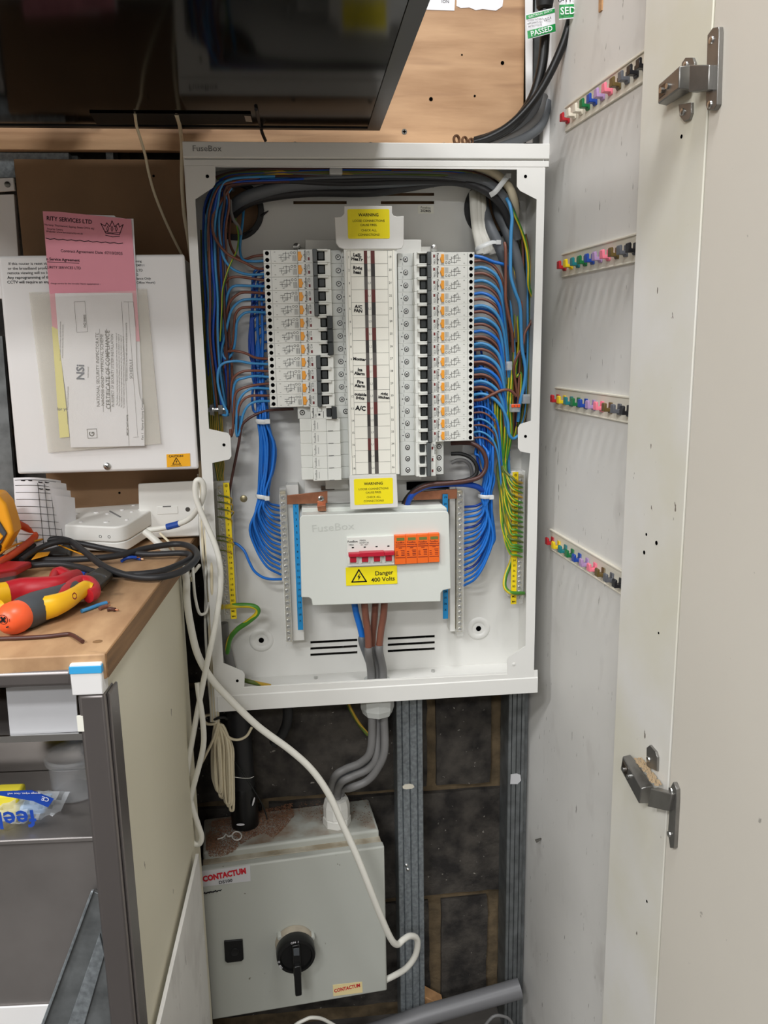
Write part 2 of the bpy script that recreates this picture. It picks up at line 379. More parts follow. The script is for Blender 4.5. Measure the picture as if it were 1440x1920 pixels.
for z0, z1, cuts in ((0.478, 0.69, [(-0.80, -0.36), (-0.345, xa), (xb, xc), (xd, 0.60)]),
                     (0.258, 0.466, [(-0.60, -0.20), (-0.188, 0.33)]),
                     (0.035, 0.244, [(-0.80, -0.36), (-0.345, ya), (yb_, yc), (yd, 0.60)]),
                     (0.702, 0.91, [(-0.60, -0.17), (-0.158, 0.28)]), (0.922, 1.13, [(-0.80, -0.36), (-0.345, 0.09), (0.10, 0.5)]),
                     (1.142, 1.35, [(-0.60, -0.17), (-0.158, 0.28)]), (1.362, 1.57, [(-0.80, -0.36), (-0.345, 0.09), (0.10, 0.5)])):
    for x0, x1 in cuts: block(x0, x1, z0, z1, 0.005)

# boards fixed to the studs
def T(name, mb, m, label, cat, group=None, parent=None, **k): return tag(mb.build(name, m, parent, **k), label, cat, group)
ply = MB().box(-0.62, 0.2366, 0.0, 0.014, 1.534, 2.2)
ply_o = T('plywood_sheet', ply, M['plywood'], 'pale plywood sheet on the wall above the distribution board', 'board', bevel=0.001)
for i, (px, py, r) in enumerate(((942, 118, .0026), (808, 186, .0028), (758, 247, .004), (890, 180, .0016), (866, 103, .0012))):
    p = PY(px, py, 0); k = MB().cyl((p.x, -0.0006, p.z), (p.x, 0.004, p.z), r, n=10)
    k.build('screw_head' if r > .002 else 'nail_hole', M['steel_dark'] if i == 2 else M['hole'], ply_o)
    if i == 2: MB().box(p.x - .0025, p.x + .0025, -.0012, -.0005, p.z - .0006, p.z + .0006).box(p.x - .0006, p.x + .0006, -.0012, -.0005, p.z - .0025, p.z + .0025).build('screw_slot', M['hole'], ply_o)
T('torn_paper_patch', MB().prism([PY(x, y, -.0008) for x, y in ((857, -30), (948, -30), (942, 12), (930, 20), (905, 17), (892, 19), (880, 14), (864, 15), (856, 11))], (0, .0008, 0)), M['paper'],
  'torn white paper patch stuck on the plywood at the top', 'paper', smooth=False)
nt_ = thing('paper_notice', PY(835, 20, 0), 'white paper notice on the plywood next to the screen corner', 'notice')
MB().prism([PY(x, y, -.0008) for x, y in ((790, -40), (855, -40), (852, 20), (800, 18))], (0, .0008, 0)).build('sheet', M['paper'], nt_, smooth=False)
p = PY(835, 3, -.001); MB().text('ION', .006, p.x, -.0011, p.z, 0).build('lettering', M['ink'], nt_, smooth=False)
hb = T('hardboard_sheet', MB().box(-0.4924, 0.235, 0.0, 0.010, 0.955, 1.5221), M['hardboard'], 'brown hardboard sheet behind the white enclosure and the board', 'board', bevel=0.001)
for px, py in ((288, 330), (224, 924), (250, 460)):
    p = PY(px, py, 0); MB().cyl((p.x, -.0005, p.z), (p.x, .003, p.z), .0018, n=8).build('screw_hole', M['hole'], hb)
# steel studs and strips between the boards and the block wall
def stud(x0, x1, z0, z1, y0, label, m, ribs=True):
    t = thing('steel_stud', ((x0 + x1) / 2, y0, z0), label, 'stud')
    w = x1 - x0; d = 0.055
    q = [(x0, y0 + d), (x0, y0 + .001), (x0 + .001, y0), (x0 + w * .18, y0), (x0 + w * .21, y0 + .003), (x0 + w * .24, y0), (x0 + w * .47, y0), (x0 + w * .5, y0 + .003), (x0 + w * .53, y0), (x0 + w * .76, y0),
         (x0 + w * .79, y0 + .003), (x0 + w * .82, y0), (x1 - .001, y0), (x1, y0 + .001), (x1, y0 + d), (x1 - .0015, y0 + d), (x1 - .0015, y0 + .005), (x0 + .0015, y0 + .005), (x0 + .0015, y0 + d)]
    MB().prism([(a, b, z0) for a, b in q], (0, 0, z1 - z0)).build('channel', m, t, smooth=False)
    return t
s1 = stud(.0345, .0790, 0.0, 0.75, 0.0, 'bright galvanised steel stud under the board, beside the isolator box', M['galv'])
for dz in (0.0, 0.0085):
    p = PY(762, 1622, 0); MB().lathe([(.0032, 0), (.0032, .001), (.0018, .0024), (.0004, .0028)], (p.x + dz * .3, -.0002, p.z - dz), (0, -1, 0), 10).build('rivet', M['steel'], s1)
p = PY(766, 1474, 0); MB().prism([(p.x + dx, -.0012, p.z + dz) for dx, dz in ((-.010, -.003), (-.004, -.005), (.006, -.0045), (.010, -.002), (.008, .0025), (.002, .0045), (-.006, .004), (-.0105, .001))], (0, .0014, 0)).build('filler_dab', M['rail_cream'], s1)
s2 = stud(.2275, .2560, 0.0, 0.75, 0.0, 'grey steel stud in the corner beside the white cupboard side', M['galv_dark'])
p = PY(966, 1460, 0); MB().prism([(p.x + dx, -.0012, p.z + dz) for dx, dz in ((-.009, -.009), (.004, -.010), (.010, -.004), (.009, .007), (.002, .010), (-.008, .009))], (0, .0014, 0)).build('filler_dab', M['silver_label'], s2)
T('stud_offcut', MB().box(.2568, .2645, 0.012, 0.02, 0.0, 0.7), M['galv_dark'], 'dark steel strip in the gap between corner stud and white cupboard side', 'strip')
st = MB().box(-.62, -.42, .012, .055, 1.50, 1.533).box(-.42, -.412, .03, .055, 1.50, 1.533).box(-.37, -.36, .02, .055, 1.50, 1.56)
T('steel_rail', st, M['galv'], 'grey steel rail showing in the slot between plywood and hardboard', 'rail')
# bracket and upright at the far left
p0, p1 = PY(2, 362, .0), PY(30, 476, .0)
T('white_upright', MB().prism([PY(x, y, .002) for x, y in ((-30, 366), (26, 364), (40, 560), (-20, 560))], (0, .012, 0)), M['metal_white'], 'white steel upright behind the enclosure at the far left', 'upright', bevel=.0006)
br = thing('steel_bracket', PY(10, 345, 0), 'small white bracket with one cross-head screw at the left edge', 'bracket')
MB().prism([PY(x, y, -.004) for x, y in ((-20, 335), (24, 333), (27, 357), (-20, 360))], (0, .006, 0)).build('plate', M['metal_white'], br, bevel=.0005)
p = PY(14, 346, -.004); MB().lathe([(.0042, 0), (.004, .0012), (.0015, .002)], p, (0, -1, 0), 12).box(p.x - .0028, p.x + .0028, -.0064, -.0058, p.z - .0005, p.z + .0005).build('screw', M['steel_dark'], br)
T('grey_side_panel', MB().prism([PY(x, y, .02) for x, y in ((-60, 630), (4, 630), (26, 900), (40, 1040), (-60, 1040))], (0, .01, 0)), M['galv_dark'], 'dull grey steel panel behind the paperwork at the left edge', 'panel')

# ------------------------------------------------------------------ screen overhead
ZT = 1.5507
xr = .0185; xl = xr - .73; yb0 = -.05; yf0 = -.545
tv = thing('flat_screen', (xr - .36, -.3, ZT), 'black flat screen lying face down overhead above the board', 'screen')
gz = ZT + .0015
bez = MB()
gl = (xl + .018, xr - .018, yf0 + .032, yb0 - .010)
o4 = [(xl, yf0), (xr, yf0), (xr, yb0), (xl, yb0)]; i4 = [(gl[0], gl[2]), (gl[1], gl[2]), (gl[1], gl[3]), (gl[0], gl[3])]
vs = [(a, b, ZT) for a, b in o4] + [(a, b, ZT) for a, b in i4] + [(a, b, gz) for a, b in i4] + [(a, b, ZT + .03) for a, b in o4]
fs = []
for i in range(4):
    j = (i + 1) % 4; fs += [(i, i + 4, j + 4, j), (i + 4, i + 8, j + 8, j + 4), (i, j, j + 12, i + 12)]
fs.append((12, 13, 14, 15)); bez.add(vs, fs); bez.build('bezel', M['black_plastic'], tv, smooth=False)
MB().box(gl[0], gl[1], gl[2], gl[3], gz, gz + .004).build('glass', M['black_gloss'], tv, smooth=False)
MB().box(xl + .08, xr - .08, yf0 + .08, yb0 - .06, ZT + .03, ZT + .06).build('rear_housing', M['black_matt'], tv, bevel=.006)
a, b = PZ(180, 222, ZT), PZ(470, 222, ZT)
MB().hexa([PZ(168, 212, ZT - .0005), PZ(470, 214, ZT - .0005), PZ(474, 233, ZT - .0005), PZ(182, 234, ZT - .0005)], [PZ(168, 212, ZT + .002), PZ(470, 214, ZT + .002), PZ(474, 233, ZT + .002), PZ(182, 234, ZT + .002)]).build('sensor_strip', M['black_matt'], tv, smooth=False)
MB().hexa([PZ(458, 217, ZT - .001), PZ(470, 218, ZT - .001), PZ(473, 229, ZT - .001), PZ(461, 228, ZT - .001)], [PZ(458, 217, ZT), PZ(470, 218, ZT), PZ(473, 229, ZT), PZ(461, 228, ZT)]).build('chrome_tab', M['steel'], tv, smooth=False)
MB().box(-.40, -.36, -.30, -.001, ZT + .06, ZT + .09).box(-.40, -.36, -.02, -.001, ZT + .03, ZT + .25).box(-.25, -.21, -.30, -.001, ZT + .06, ZT + .09).box(-.25, -.21, -.02, -.001, ZT + .03, ZT + .25).build('wall_bracket', M['black_matt'], tv)

# ------------------------------------------------------------------ cupboard side, stile and door on the right
TH = 0.0736
ex = V((math.cos(TH), math.sin(TH), 0)); ey = V((-math.sin(TH), math.cos(TH), 0)); O = V((.268, 0, 0))
def pl(x, y, z): return O + ex * x + ey * y + V((0, 0, z))
RR = Matrix.Translation(O) @ Matrix.Rotation(TH, 4, 'Z')
mb = MB(); mb.M = RR; mb.box(0, .018, -.4765, .03, 0, 2.3)
pan = S('wall_right', mb, M['panel_white'], 'scuffed white cupboard side panel carrying the coloured key hooks', 'panel', bevel=.0008)
mb = MB(); mb.M = RR; mb.box(-.02, -.0002, -.4765, -.344, 0, 2.3)
stile = S('trim_1', mb, M['stile_white'], 'white upright stile that carries the two metal door hinges', 'stile', bevel=.0012)
for px, py, r in ((1278, 256, .002), (1212, 1002, .0018), (1208, 1036, .0024), (1231, 1018, .0026), (1235, 1187, .0014), (1213, 1690, .0018)):
    p = PN(px, py, pl(-.02, 0, 0), ex); mm = MB().tube([p - ex * .0003, p + ex * .002], r, 8); mm.build('screw_hole', M['hole'], stile)
# marks on the cupboard side
for k, (px, py, dx, dy) in enumerate(((1015, 1572, 6, 8),)):
    p = PN(px, py, O, ex); MB().tube([p, p - ex * .010 - V((0, 0, .004))], [.0014, .003], 8).build('screw', M['steel_dark'], pan)
AD = math.radians(-3)
dd = V((-math.sin(AD), -math.cos(AD), 0)); dn = V((-math.cos(AD), math.sin(AD), 0))   # along the door towards the viewer; its inner face normal
E0 = pl(-.020, -.4795, 0)
D4 = Matrix(((dd.x, -dn.x, 0, E0.x), (dd.y, -dn.y, 0, E0.y), (0, 0, 1, 0), (0, 0, 0, 1)))
mb = MB(); mb.M = D4; mb.add([(0, 0, .05), (.42, 0, .05), (.42, .018, .05), (0, .018, .05), (0, 0, 2.25), (.42, 0, 2.25), (.42, .018, 2.25), (0, .018, 2.25)], [(3, 2, 1, 0), (4, 5, 6, 7), (0, 1, 5, 4), (1, 2, 6, 5), (2, 3, 7, 6), (3, 0, 4, 7)])
door = S('door_1', mb, M['door_white'], 'open cream white cupboard door along the right edge', 'door', bevel=.001)
def stp(x, y, off=0.0): return PN(x, y, pl(-.02 - off, 0, 0), ex)
def dop(x, y, off=0.0): return PN(x, y, E0 + dn * off, dn)
def hinge(label, wing1, wing2, arm, link, plate, screws, psc):
    t = thing('cupboard_hinge', stp(*arm[0]), label, 'hinge')
    for w in (wing1, wing2):
        if w: MB().prism([stp(x, y, .003) for x, y in w], ex * .003).build('mounting_wing', M['hinge_nickel'], t, bevel=.0004)
    a, b = stp(*arm[0]), stp(*arm[1]); h = arm[2]
    d = (b - a).normalized(); up = V((0, 0, 1)); up = (up - d * up.dot(d)).normalized()
    # arm: pressed channel, slightly wider at its root
    def sec(p, hh, o0, o1): return [p - ex * o0 - up * hh / 2, p - ex * o1 - up * hh * .42, p - ex * o1 + up * hh * .42, p - ex * o0 + up * hh / 2]
    MB().hexa(sec(a, h * .9, .003, .013), sec(b, h, .003, .017)).build('arm', M['hinge_nickel'], t, bevel=.0012)
    MB().hexa(sec(a + d * .004, h * .5, .0132, .0140), sec(a + d * .018, h * .5, .0140, .0152)).build('arm_slot', M['hinge_dark'], t)
    for s in (.012, .024): MB().tube([a + d * s - ex * .012, a + d * s - ex * .0172], .0028, 10).build('adjusting_screw', M['steel'], t)
    # link from the arm's end to the plate on the door
    l0, l1 = stp(*link[0], .010), dop(*link[1], .006)
    d2 = (l1 - l0).normalized(); n2 = d2.cross(up).normalized()
    MB().hexa([l0 + n2 * s * .005 + up * u * h * .5 for s, u in ((-1, -1), (1, -1), (1, 1), (-1, 1))], [l1 + n2 * s * .004 + up * u * h * .45 for s, u in ((-1, -1), (1, -1), (1, 1), (-1, 1))]).build('link', M['hinge_nickel'], t, bevel=.001)
    MB().prism([dop(x, y, .005) for x, y in plate], -dn * .0048).build('cup_plate', M['hinge_nickel'], t, bevel=.0006)
    for x, y in screws: q = stp(x, y, .003); MB().lathe([(.0036, 0), (.0032, .0014), (.001, .002)], q, -ex, 10).build('screw', M['steel'], t)
    for x, y in psc: q = dop(x, y, .005); MB().lathe([(.0036, 0), (.0032, .0012), (.001, .0016)], q, dn, 10).build('screw', M['steel'], t)
hinge('metal hinge high on the white stile, above the shelf of hooks', [(1277, 137), (1278, 118), (1285, 108), (1298, 108), (1302, 118), (1300, 140)], [(1272, 196), (1274, 218), (1282, 228), (1292, 224), (1296, 212), (1296, 192)],
      ((1256, 178), (1304, 146), .024), ((1300, 148), (1336, 146)), [(1326, 66), (1336, 52), (1347, 50), (1348, 60), (1344, 196), (1338, 206), (1326, 207), (1323, 198)], ((1286, 122), (1280, 210)), ((1334, 75), (1331, 196)))
hinge('dusty metal hinge low on the white stile', [(1212, 1436), (1212, 1402), (1218, 1397), (1229, 1410), (1232, 1420), (1231, 1446)], None,
      ((1184, 1428), (1226, 1490), .026), ((1224, 1494), (1262, 1504)), [(1256, 1478), (1262, 1466), (1268, 1480), (1268, 1500), (1263, 1590), (1256, 1590), (1252, 1560), (1254, 1530)], ((1216, 1424),), ((1258, 1482), (1255, 1564)))
# dust lying on the lower hinge arm
a, b = stp(1195, 1424, .007), stp(1232, 1476, .009)
mb = MB(); rnd = random.Random(3)
for k in range(140):
    q = a.lerp(b, rnd.random()) + V((0, 0, .0015)) + ex * rnd.uniform(-.004, .006); r = rnd.uniform(.0008, .002); mb.lathe([(r, 0), (r * .7, r * .8)], q, (0, 0, 1), 5)
tag(mb.build('sawdust', M['sawdust']), 'sawdust lying on the arm of the lower hinge', 'sawdust', kind='stuff')

# ------------------------------------------------------------------ key hook rails on the cupboard side
HC = {'red': (176, 34, 44), 'yellow': (232, 200, 30), 'teal': (30, 120, 126), 'green': (22, 112, 60), 'blue': (30, 70, 160), 'lilac': (176, 146, 190), 'pink': (246, 130, 150), 'brown': (104, 84, 44), 'grey': (96, 98, 104), 'black': (30, 30, 34), 'cream': (226, 218, 200)}
for k, c in HC.items(): M['hook_' + k] = mat('hook_' + k, rgb(*c), 0.35)
hook_prof = [(x * .78, z * .78) for x, z in [(0, .0085), (-.0025, .0085), (-.0025, -.0005), (-.010, -.0005), (-.010, .006), (-.0115, .0085), (-.0145, .007), (-.0145, -.006), (-.004, -.006), (-.0025, -.0095), (0, -.0095)]]
std = ['red', 'yellow', 'teal', 'green', 'blue', 'lilac', 'pink', 'brown', 'grey', 'black']
rails = (((1063, 222), (1209, 116), ['red', 'cream', 'cream', 'green', 'blue', 'lilac', 'pink', 'brown', 'grey', 'black', 'black'], 'topmost key hook rail, in shade, with two cream hooks after the red'),
         ((1057, 498), (1189, 462), std, 'second key hook rail from the top on the white cupboard side'),
         ((1044, 748), (1177, 767), std, 'third key hook rail from the top, level with the breakers'),
         ((1034, 1014), (1162, 1092), std, 'lowest key hook rail on the white cupboard side'))
for (fx, fy), (nx, ny), cols, lab in rails:
    a, b = PN(fx, fy, pl(-.005, 0, 0), ex), PN(nx, ny, pl(-.005, 0, 0), ex)
    ya, yb2 = (a - O).dot(ey), (b - O).dot(ey); zc = (a.z + b.z) / 2
    t = thing('key_hook_rail', pl(0, (ya + yb2) / 2, zc), lab, 'key rail', 'key hook rails on the cupboard side')
    mb = MB(); mb.M = RR; mb.box(-.0025, 0, yb2 - .008, ya + .012, zc - .0155, zc + .0155); mb.box(-.0045, 0, yb2 - .008, ya + .012, zc + .0135, zc + .016); mb.box(-.0032, 0, yb2 - .008, ya + .012, zc - .0165, zc - .0145)
    mb.build('strip', M['rail_cream'], t, bevel=.0006)
    n = len(cols)
    for i, c in enumerate(cols):
        y = ya + (yb2 - ya) * i / (n - 1)
        mb = MB(); mb.M = RR
        hx = -.0025
        mb.prism([(hx + x, y - .0046, zc - .001 + z) for x, z in hook_prof], (0, .0092, 0))
        h = mb.build('hook', M['hook_' + c], t, bevel=.0006, seg=1); h['label'] = c + ' plastic hook'
# ================================================================== distribution board
YF, YK = -.098, -.012
board = thing('distribution_board', (0, 0, .72), 'open white steel distribution board full of wired breakers', 'fuse board')
def ppx(l, Y=YF): return [(PY(x, y, Y).x, PY(x, y, Y).z) for x, y in l]
outer = ppx([(346, 311), (1022, 314), (1000, 1292), (404, 1334)])
inner = ppx([(404, 312.5), (404, 344), (399, 352), (366, 374), (382, 645), (392, 804), (428, 812), (432, 818), (434, 855), (430, 861), (398, 868), (405, 1010), (419, 1243), (455, 1258), (459, 1264), (458, 1289),
             (951, 1264), (951, 1236), (956, 1230), (985, 1211), (990, 900), (994, 850), (975, 846), (971, 840), (971, 802), (975, 795), (995, 789), (1002, 561), (1006, 374), (975, 358), (969, 350), (969, 318)])
plate_from_curve('front_frame', outer, [inner], YF, .0015, M['enamel'], board)
ho = MB()
for x, y in ((389, 331), (985, 331), (420, 834), (985, 818), (445, 1276)):
    q = PY(x, y, YF); ho.cyl((q.x, YF - .0012, q.z), (q.x, YF + .001, q.z), .0022, n=12)
ho.build('fixing_hole', M['hole'], board)
q = PY(963, 1245, YF); MB().lathe([(.0026, 0), (.0022, .0012), (.001, .0016)], (q.x, YF - .0006, q.z), (0, -1, 0), 10).build('fixing_screw', M['enamel'], board)
X0, X1, Z0, Z1 = -.2468, .2396, .7215, 1.5225
MB().box(X0, X0 + .0012, YF, -.001, Z0, Z1).build('side_wall', M['enamel'], board, smooth=False)
MB().box(X1 - .0012, X1, YF, -.001, Z0, Z1).build('side_wall', M['enamel'], board, smooth=False)
MB().box(X0 + .0012, X1 - .0012, YF, -.001, Z1 - .0012, Z1).build('top_wall', M['enamel'], board, smooth=False)
zt = PY(720, 1256, YK).z
MB().prism([(X0 + .0012, YF, .7225), (X0 + .0012, -.001, .7225), (X0 + .0012, -.001, zt - .001), (X0 + .0012, YK - .004, zt), (X0 + .0012, YF + .002, zt - .004)], (X1 - X0 - .0024, 0, 0)).build('bottom_tray', M['enamel'], board, smooth=False)
# back panel, with the round cable entries and the vents cut through it
def hole_px(x, y): q = PY(x, y, YK); return q.x, q.z
gx, gz1 = hole_px(440, 394); gx2, gz2 = hole_px(922, 392); GR = .0395
vents = []
for (xa_, xb_, y0_, dy_, n_) in ((550, 650, 349, 15.5, 3), (714, 814, 349, 15.5, 3), (582, 670, 1205, 11.6, 3), (727, 815, 1198, 11.6, 3)):
    for i in range(n_):
        a = PY(xa_, y0_ + i * dy_, YK); b = PY(xb_, y0_ + i * dy_ - (6 if y0_ > 900 else 0), YK); z = (a.z + b.z) / 2
        vents.append([(a.x, z - .0021), (b.x, z - .0021), (b.x, z + .0021), (a.x, z + .0021)])
for (xa_, xb_, ya_, yb3) in ((542, 549, 1057, 1065), (843, 851, 1043, 1052)):
    a = PY(xa_, ya_, YK); b = PY(xb_, yb3, YK); vents.append([(a.x, b.z), (b.x, b.z), (b.x, a.z), (a.x, a.z)])
plate_from_curve('back_panel', [(X0 + .0012, Z0), (X1 - .0012, Z0), (X1 - .0012, Z1 - .0012), (X0 + .0012, Z1 - .0012)], [circ(gx, gz1, GR), circ(gx2, gz2, GR)] + vents, YK, .0016, M['enamel'], board)
for cx, cz in ((gx, gz1), (gx2, gz2)):
    MB().lathe([(GR + .0015, .001), (GR + .003, .004), (GR + .001, .0065), (GR - .003, .006), (GR - .0045, .002), (GR - .0045, -.004), (GR - .001, -.004)][::-1], (cx, YK, cz), (0, -1, 0), 40)
def ring(name, r0, r1, h0, h1, c, m, parent, ax=(0, -1, 0), n=36):
    mb = MB(); ax = V(ax); u = V((0, 0, 1)) if abs(ax.z) < .9 else V((1, 0, 0)); w = ax.cross(u); c = V(c)
    vs = [c + ax * h + (u * math.cos(2 * PI * k / n) + w * math.sin(2 * PI * k / n)) * r for r, h in ((r0, h0), (r1, h0), (r1, h1), (r0, h1)) for k in range(n)]
    mb.add(vs, [(i * n + k, i * n + (k + 1) % n, ((i + 1) % 4) * n + (k + 1) % n, ((i + 1) % 4) * n + k) for i in range(4) for k in range(n)])
    return mb.build(name, m, parent, bevel=.0008)
for cx, cz in ((gx, gz1), (gx2, gz2)): ring('edge_grommet', GR - .006, GR + .0025, -.006, .004, (cx, YK, cz), M['black_rubber'], board)
gt = MB()
for (px, py) in ((497, 400), (467, 436)):
    q = PY(px, py, YK - .003); gt.tube([(q.x - .006, q.y, q.z - .004), (q.x, q.y - .002, q.z), (q.x + .005, q.y - .003, q.z + .003)], [.002, .0016, .0006], 6)
gt.build('grommet_tail', M['black_rubber'], board)
for x, y in ((490, 1200), (897, 1178)):
    q = PY(x, y, YK)
    MB().lathe([(.0195, 0), (.0185, .0012), (.0155, .0022), (.0115, .0016), (.0100, .0004), (.0050, .0002)], (q.x, YK - .0008, q.z), (0, -1, 0), 28).build('wall_boss', M['enamel'], board)
    MB().cyl((q.x, YK - .0016, q.z), (q.x, YK + .002, q.z), .0043, n=16).build('fixing_hole', M['hole'], board)
q = PY(457, 935, YK); MB().lathe([(.0058, .0008), (.005, .002), (.002, .0028)], (q.x, YK, q.z), (0, -1, 0), 12).build('fixing_screw', M['brass'], board)
# lips of the top and bottom covers
zr = PY(690, 296, -.1).z
MB().prism([(-.247, -.1, 1.524), (-.247, -.1, zr), (-.247, -.094, zr - .002), (-.247, -.0985, zr - .0025), (-.247, -.0985, zr - .0105), (-.247, -.09, zr - .011), (-.247, -.09, 1.5225), (-.247, -.001, 1.5225), (-.247, -.001, 1.524)], (.494, 0, 0)).build('top_rail', M['enamel'], board, smooth=False, bevel=.0008)
za, zb_ = PY(420, 1306, -.1).z, PY(420, 1289, -.096).z
MB().prism([(-.247, -.1, .72), (-.247, -.001, .72), (-.247, -.001, .7215), (-.247, -.0965, .7215), (-.247, -.0965, zb_ - .001), (-.247, -.0975, zb_), (-.247, -.0988, za + .001), (-.247, -.1, za)], (.494, 0, 0)).build('bottom_rail', M['enamel'], board, smooth=False, bevel=.0006)
q = PY(388, 279, -.1); MB().text('FuseBox', .0105, q.x, -.1006, q.z, 0, sx=1.05).build('lettering', M['ink_grey'], board, smooth=False)
for px in (553, 695, 832):
    q = PY(px, 263, -.085); MB().lathe([(.0032, 0), (.0032, .002), (.0018, .0034), (.0004, .0038)], (q.x, -.085, 1.524), (0, 0, 1), 10).build('cover_screw', M['steel'], board)
for px, py in ((552, 1333), (692, 1323), (780, 1318), (930, 1306)):
    q = PY(px, py, -.09); MB().lathe([(.0032, 0), (.0032, .002), (.0014, .0034)], (q.x, -.09, .72), (0, 0, -1), 10).build('cover_screw', M['steel'], board)
for px, py in ((592, 1268), (812, 1255)):
    q = PY(px, py, -.03); MB().lathe([(.003, 0), (.003, .004), (.001, .0045)], (q.x, -.03, zt - .001), (0, 0, 1), 8).build('tray_stud', M['steel'], board)
lab = MB(); q = PY(798, 393, YK); MB().box(q.x - .0115, q.x + .0115, YK - .0012, YK - .0008, q.z - .0055, q.z + .0055).build('batch_sticker', M['card'], board, smooth=False)
MB().text('Fusebox', .0044, q.x, YK - .0014, q.z + .0024, -2).text('202405', .0052, q.x, YK - .0014, q.z - .0022, -2, .02).build('lettering', M['ink'], board, smooth=False)
# earth stud on the left side wall
q = PY(407, 768, -.06); es = thing('earth_stud', (X0 + .0012, -.06, q.z), 'steel earth bolt with nuts on the left inner side wall', 'bolt')
MB().tube([(X0 + .0012, -.06, q.z), (PY(424, 768, -.06).x, -.06, q.z)], .0034, 10).build('threaded_rod', M['steel'], es)
for px, w, r in ((394, .004, .0085), (399, .002, .0095), (410, .006, .0075)):
    x = PY(px, 768, -.06).x; MB().tube([(x, -.06, q.z), (x + w, -.06, q.z)], r, 6 if r < .009 else 16).build('nut' if r < .009 else 'washer', M['steel'], es)

# module pan behind the breakers
pan_t = thing('module_pan', (0, -.012, 1.06), 'white steel pan that carries the breakers inside the board', 'pan')
MB().box(-.105, .10, -.030, -.0135, 1.02, 1.398).build('tray', M['enamel'], pan_t, bevel=.001)
MB().prism([(PY(x, y, -.05).x, -.05, PY(x, y, -.05).z) for x, y in ((572, 449), (790, 449), (790, 900), (572, 900))], (0, .02, 0)).build('carrier', M['enamel'], pan_t, bevel=.001)
for x, y in ((556, 463), (813, 466)):
    q = PY(x, y, -.03); MB().tube([(q.x, -.0135, q.z), (q.x, -.035, q.z)], .003, 10).lathe([(.0052, 0), (.005, .0015), (.002, .003)], (q.x, -.033, q.z), (0, -1, 0), 14).build('pan_screw', M['steel'], pan_t)
MB().box(PY(610, 900, -.04).x, PY(652, 900, -.04).x, -.045, -.03, PY(640, 915, -.04).z, PY(640, 890, -.04).z).build('busbar_end', M['enamel'], pan_t)
MB().box(PY(762, 905, -.03).x, PY(850, 905, -.03).x, -.032, -.028, PY(800, 917, -.03).z, PY(800, 902, -.03).z).build('dark_slot', M['hole'], pan_t, smooth=False)
MB().box(PY(602, 914, -.03).x, PY(627, 914, -.03).x, -.034, -.03, PY(620, 918, -.03).z, PY(620, 910, -.03).z).build('tin_link', M['steel_dark'], pan_t)

# ------------------------------------------------------------------ breakers: built round a local origin, terminals at -x
H = .00885
def lx(px): return (px - 492) * .000729 - .0583
def screw(mb, x, y, z, r=.0028):
    MB().lathe([(r + .0011, 0), (r + .0011, .0002)], (x, y - .0001, z), (0, -1, 0), 14).build('screw_well', M['hole'], t)
    mb.lathe([(r, 0), (r, .0006), (r * .8, .0010), (r * .3, .0008)], (x, y, z), (0, -1, 0), 12)
def cross(mb, x, y, z, s=.0016, a=.6):
    c, n = math.cos(a), math.sin(a); w = .0007
    for ux, uz in ((c, n), (-n, c)): mb.line(x - ux * s, z - uz * s, x + ux * s, z + uz * s, w, y)
def prints(kind, rating):
    mb = MB(); y = -.0927
    if kind == 'rcbo':
        mb.text('FuseBox', .0044, lx(570.5), y, 0, 90, .012); mb.text(rating, .0036, lx(577.5), y, .0038, 90)
        mb.line(lx(574), -.006, lx(574), .006, .0004, y)
        y = -.0877
        for (a, b, c, d) in ((522, -.001, 541, -.001), (522, .002, 530, .002), (530, .002, 530, .0045), (535, -.004, 535, .006), (541, -.003, 541, .005), (528, -.0045, 535, -.0045), (527, -.0062, 530, -.0062), (530, .0045, 541, .0045), (526, .0005, 526, -.0045), (531, -.003, 537, -.003), (541, .001, 545, .001)):
            mb.line(lx(a), b, lx(c), d, .00045, y)
        for cx, cz in ((545.5, .005), (551.5, .005)):
            for k in range(8):
                a = k * PI / 4; b = (k + 1) * PI / 4; r = .0015; mb.line(lx(cx) + r * math.cos(a), cz + r * math.sin(a), lx(cx) + r * math.cos(b), cz + r * math.sin(b), .0004, y)
        for k, px in enumerate((548, 550, 552, 554)): mb.line(lx(px), -.006, lx(px), .0015, .0004, y)
        for px, z in ((513, .006), (513, -.006)): mb.line(lx(px), z, lx(px + 2.5), z, .0004, y)
        mb.line(lx(507), -.008, lx(507), .008, .00025, y); mb.line(lx(495), -.0065, lx(495), -.0045, .0004, y)
    return mb
def print_mesh(kind, rating):
    mb = prints(kind, rating); me = bpy.data.meshes.new('printing')
    me.from_pydata([tuple(p) for p in mb.v], [], mb.f); me.materials.append(M['ink']); return me
PRM = {r: print_mesh('rcbo', r) for r in ('C20', 'C16', 'C10', 'C6', 'C40', 'C32')}
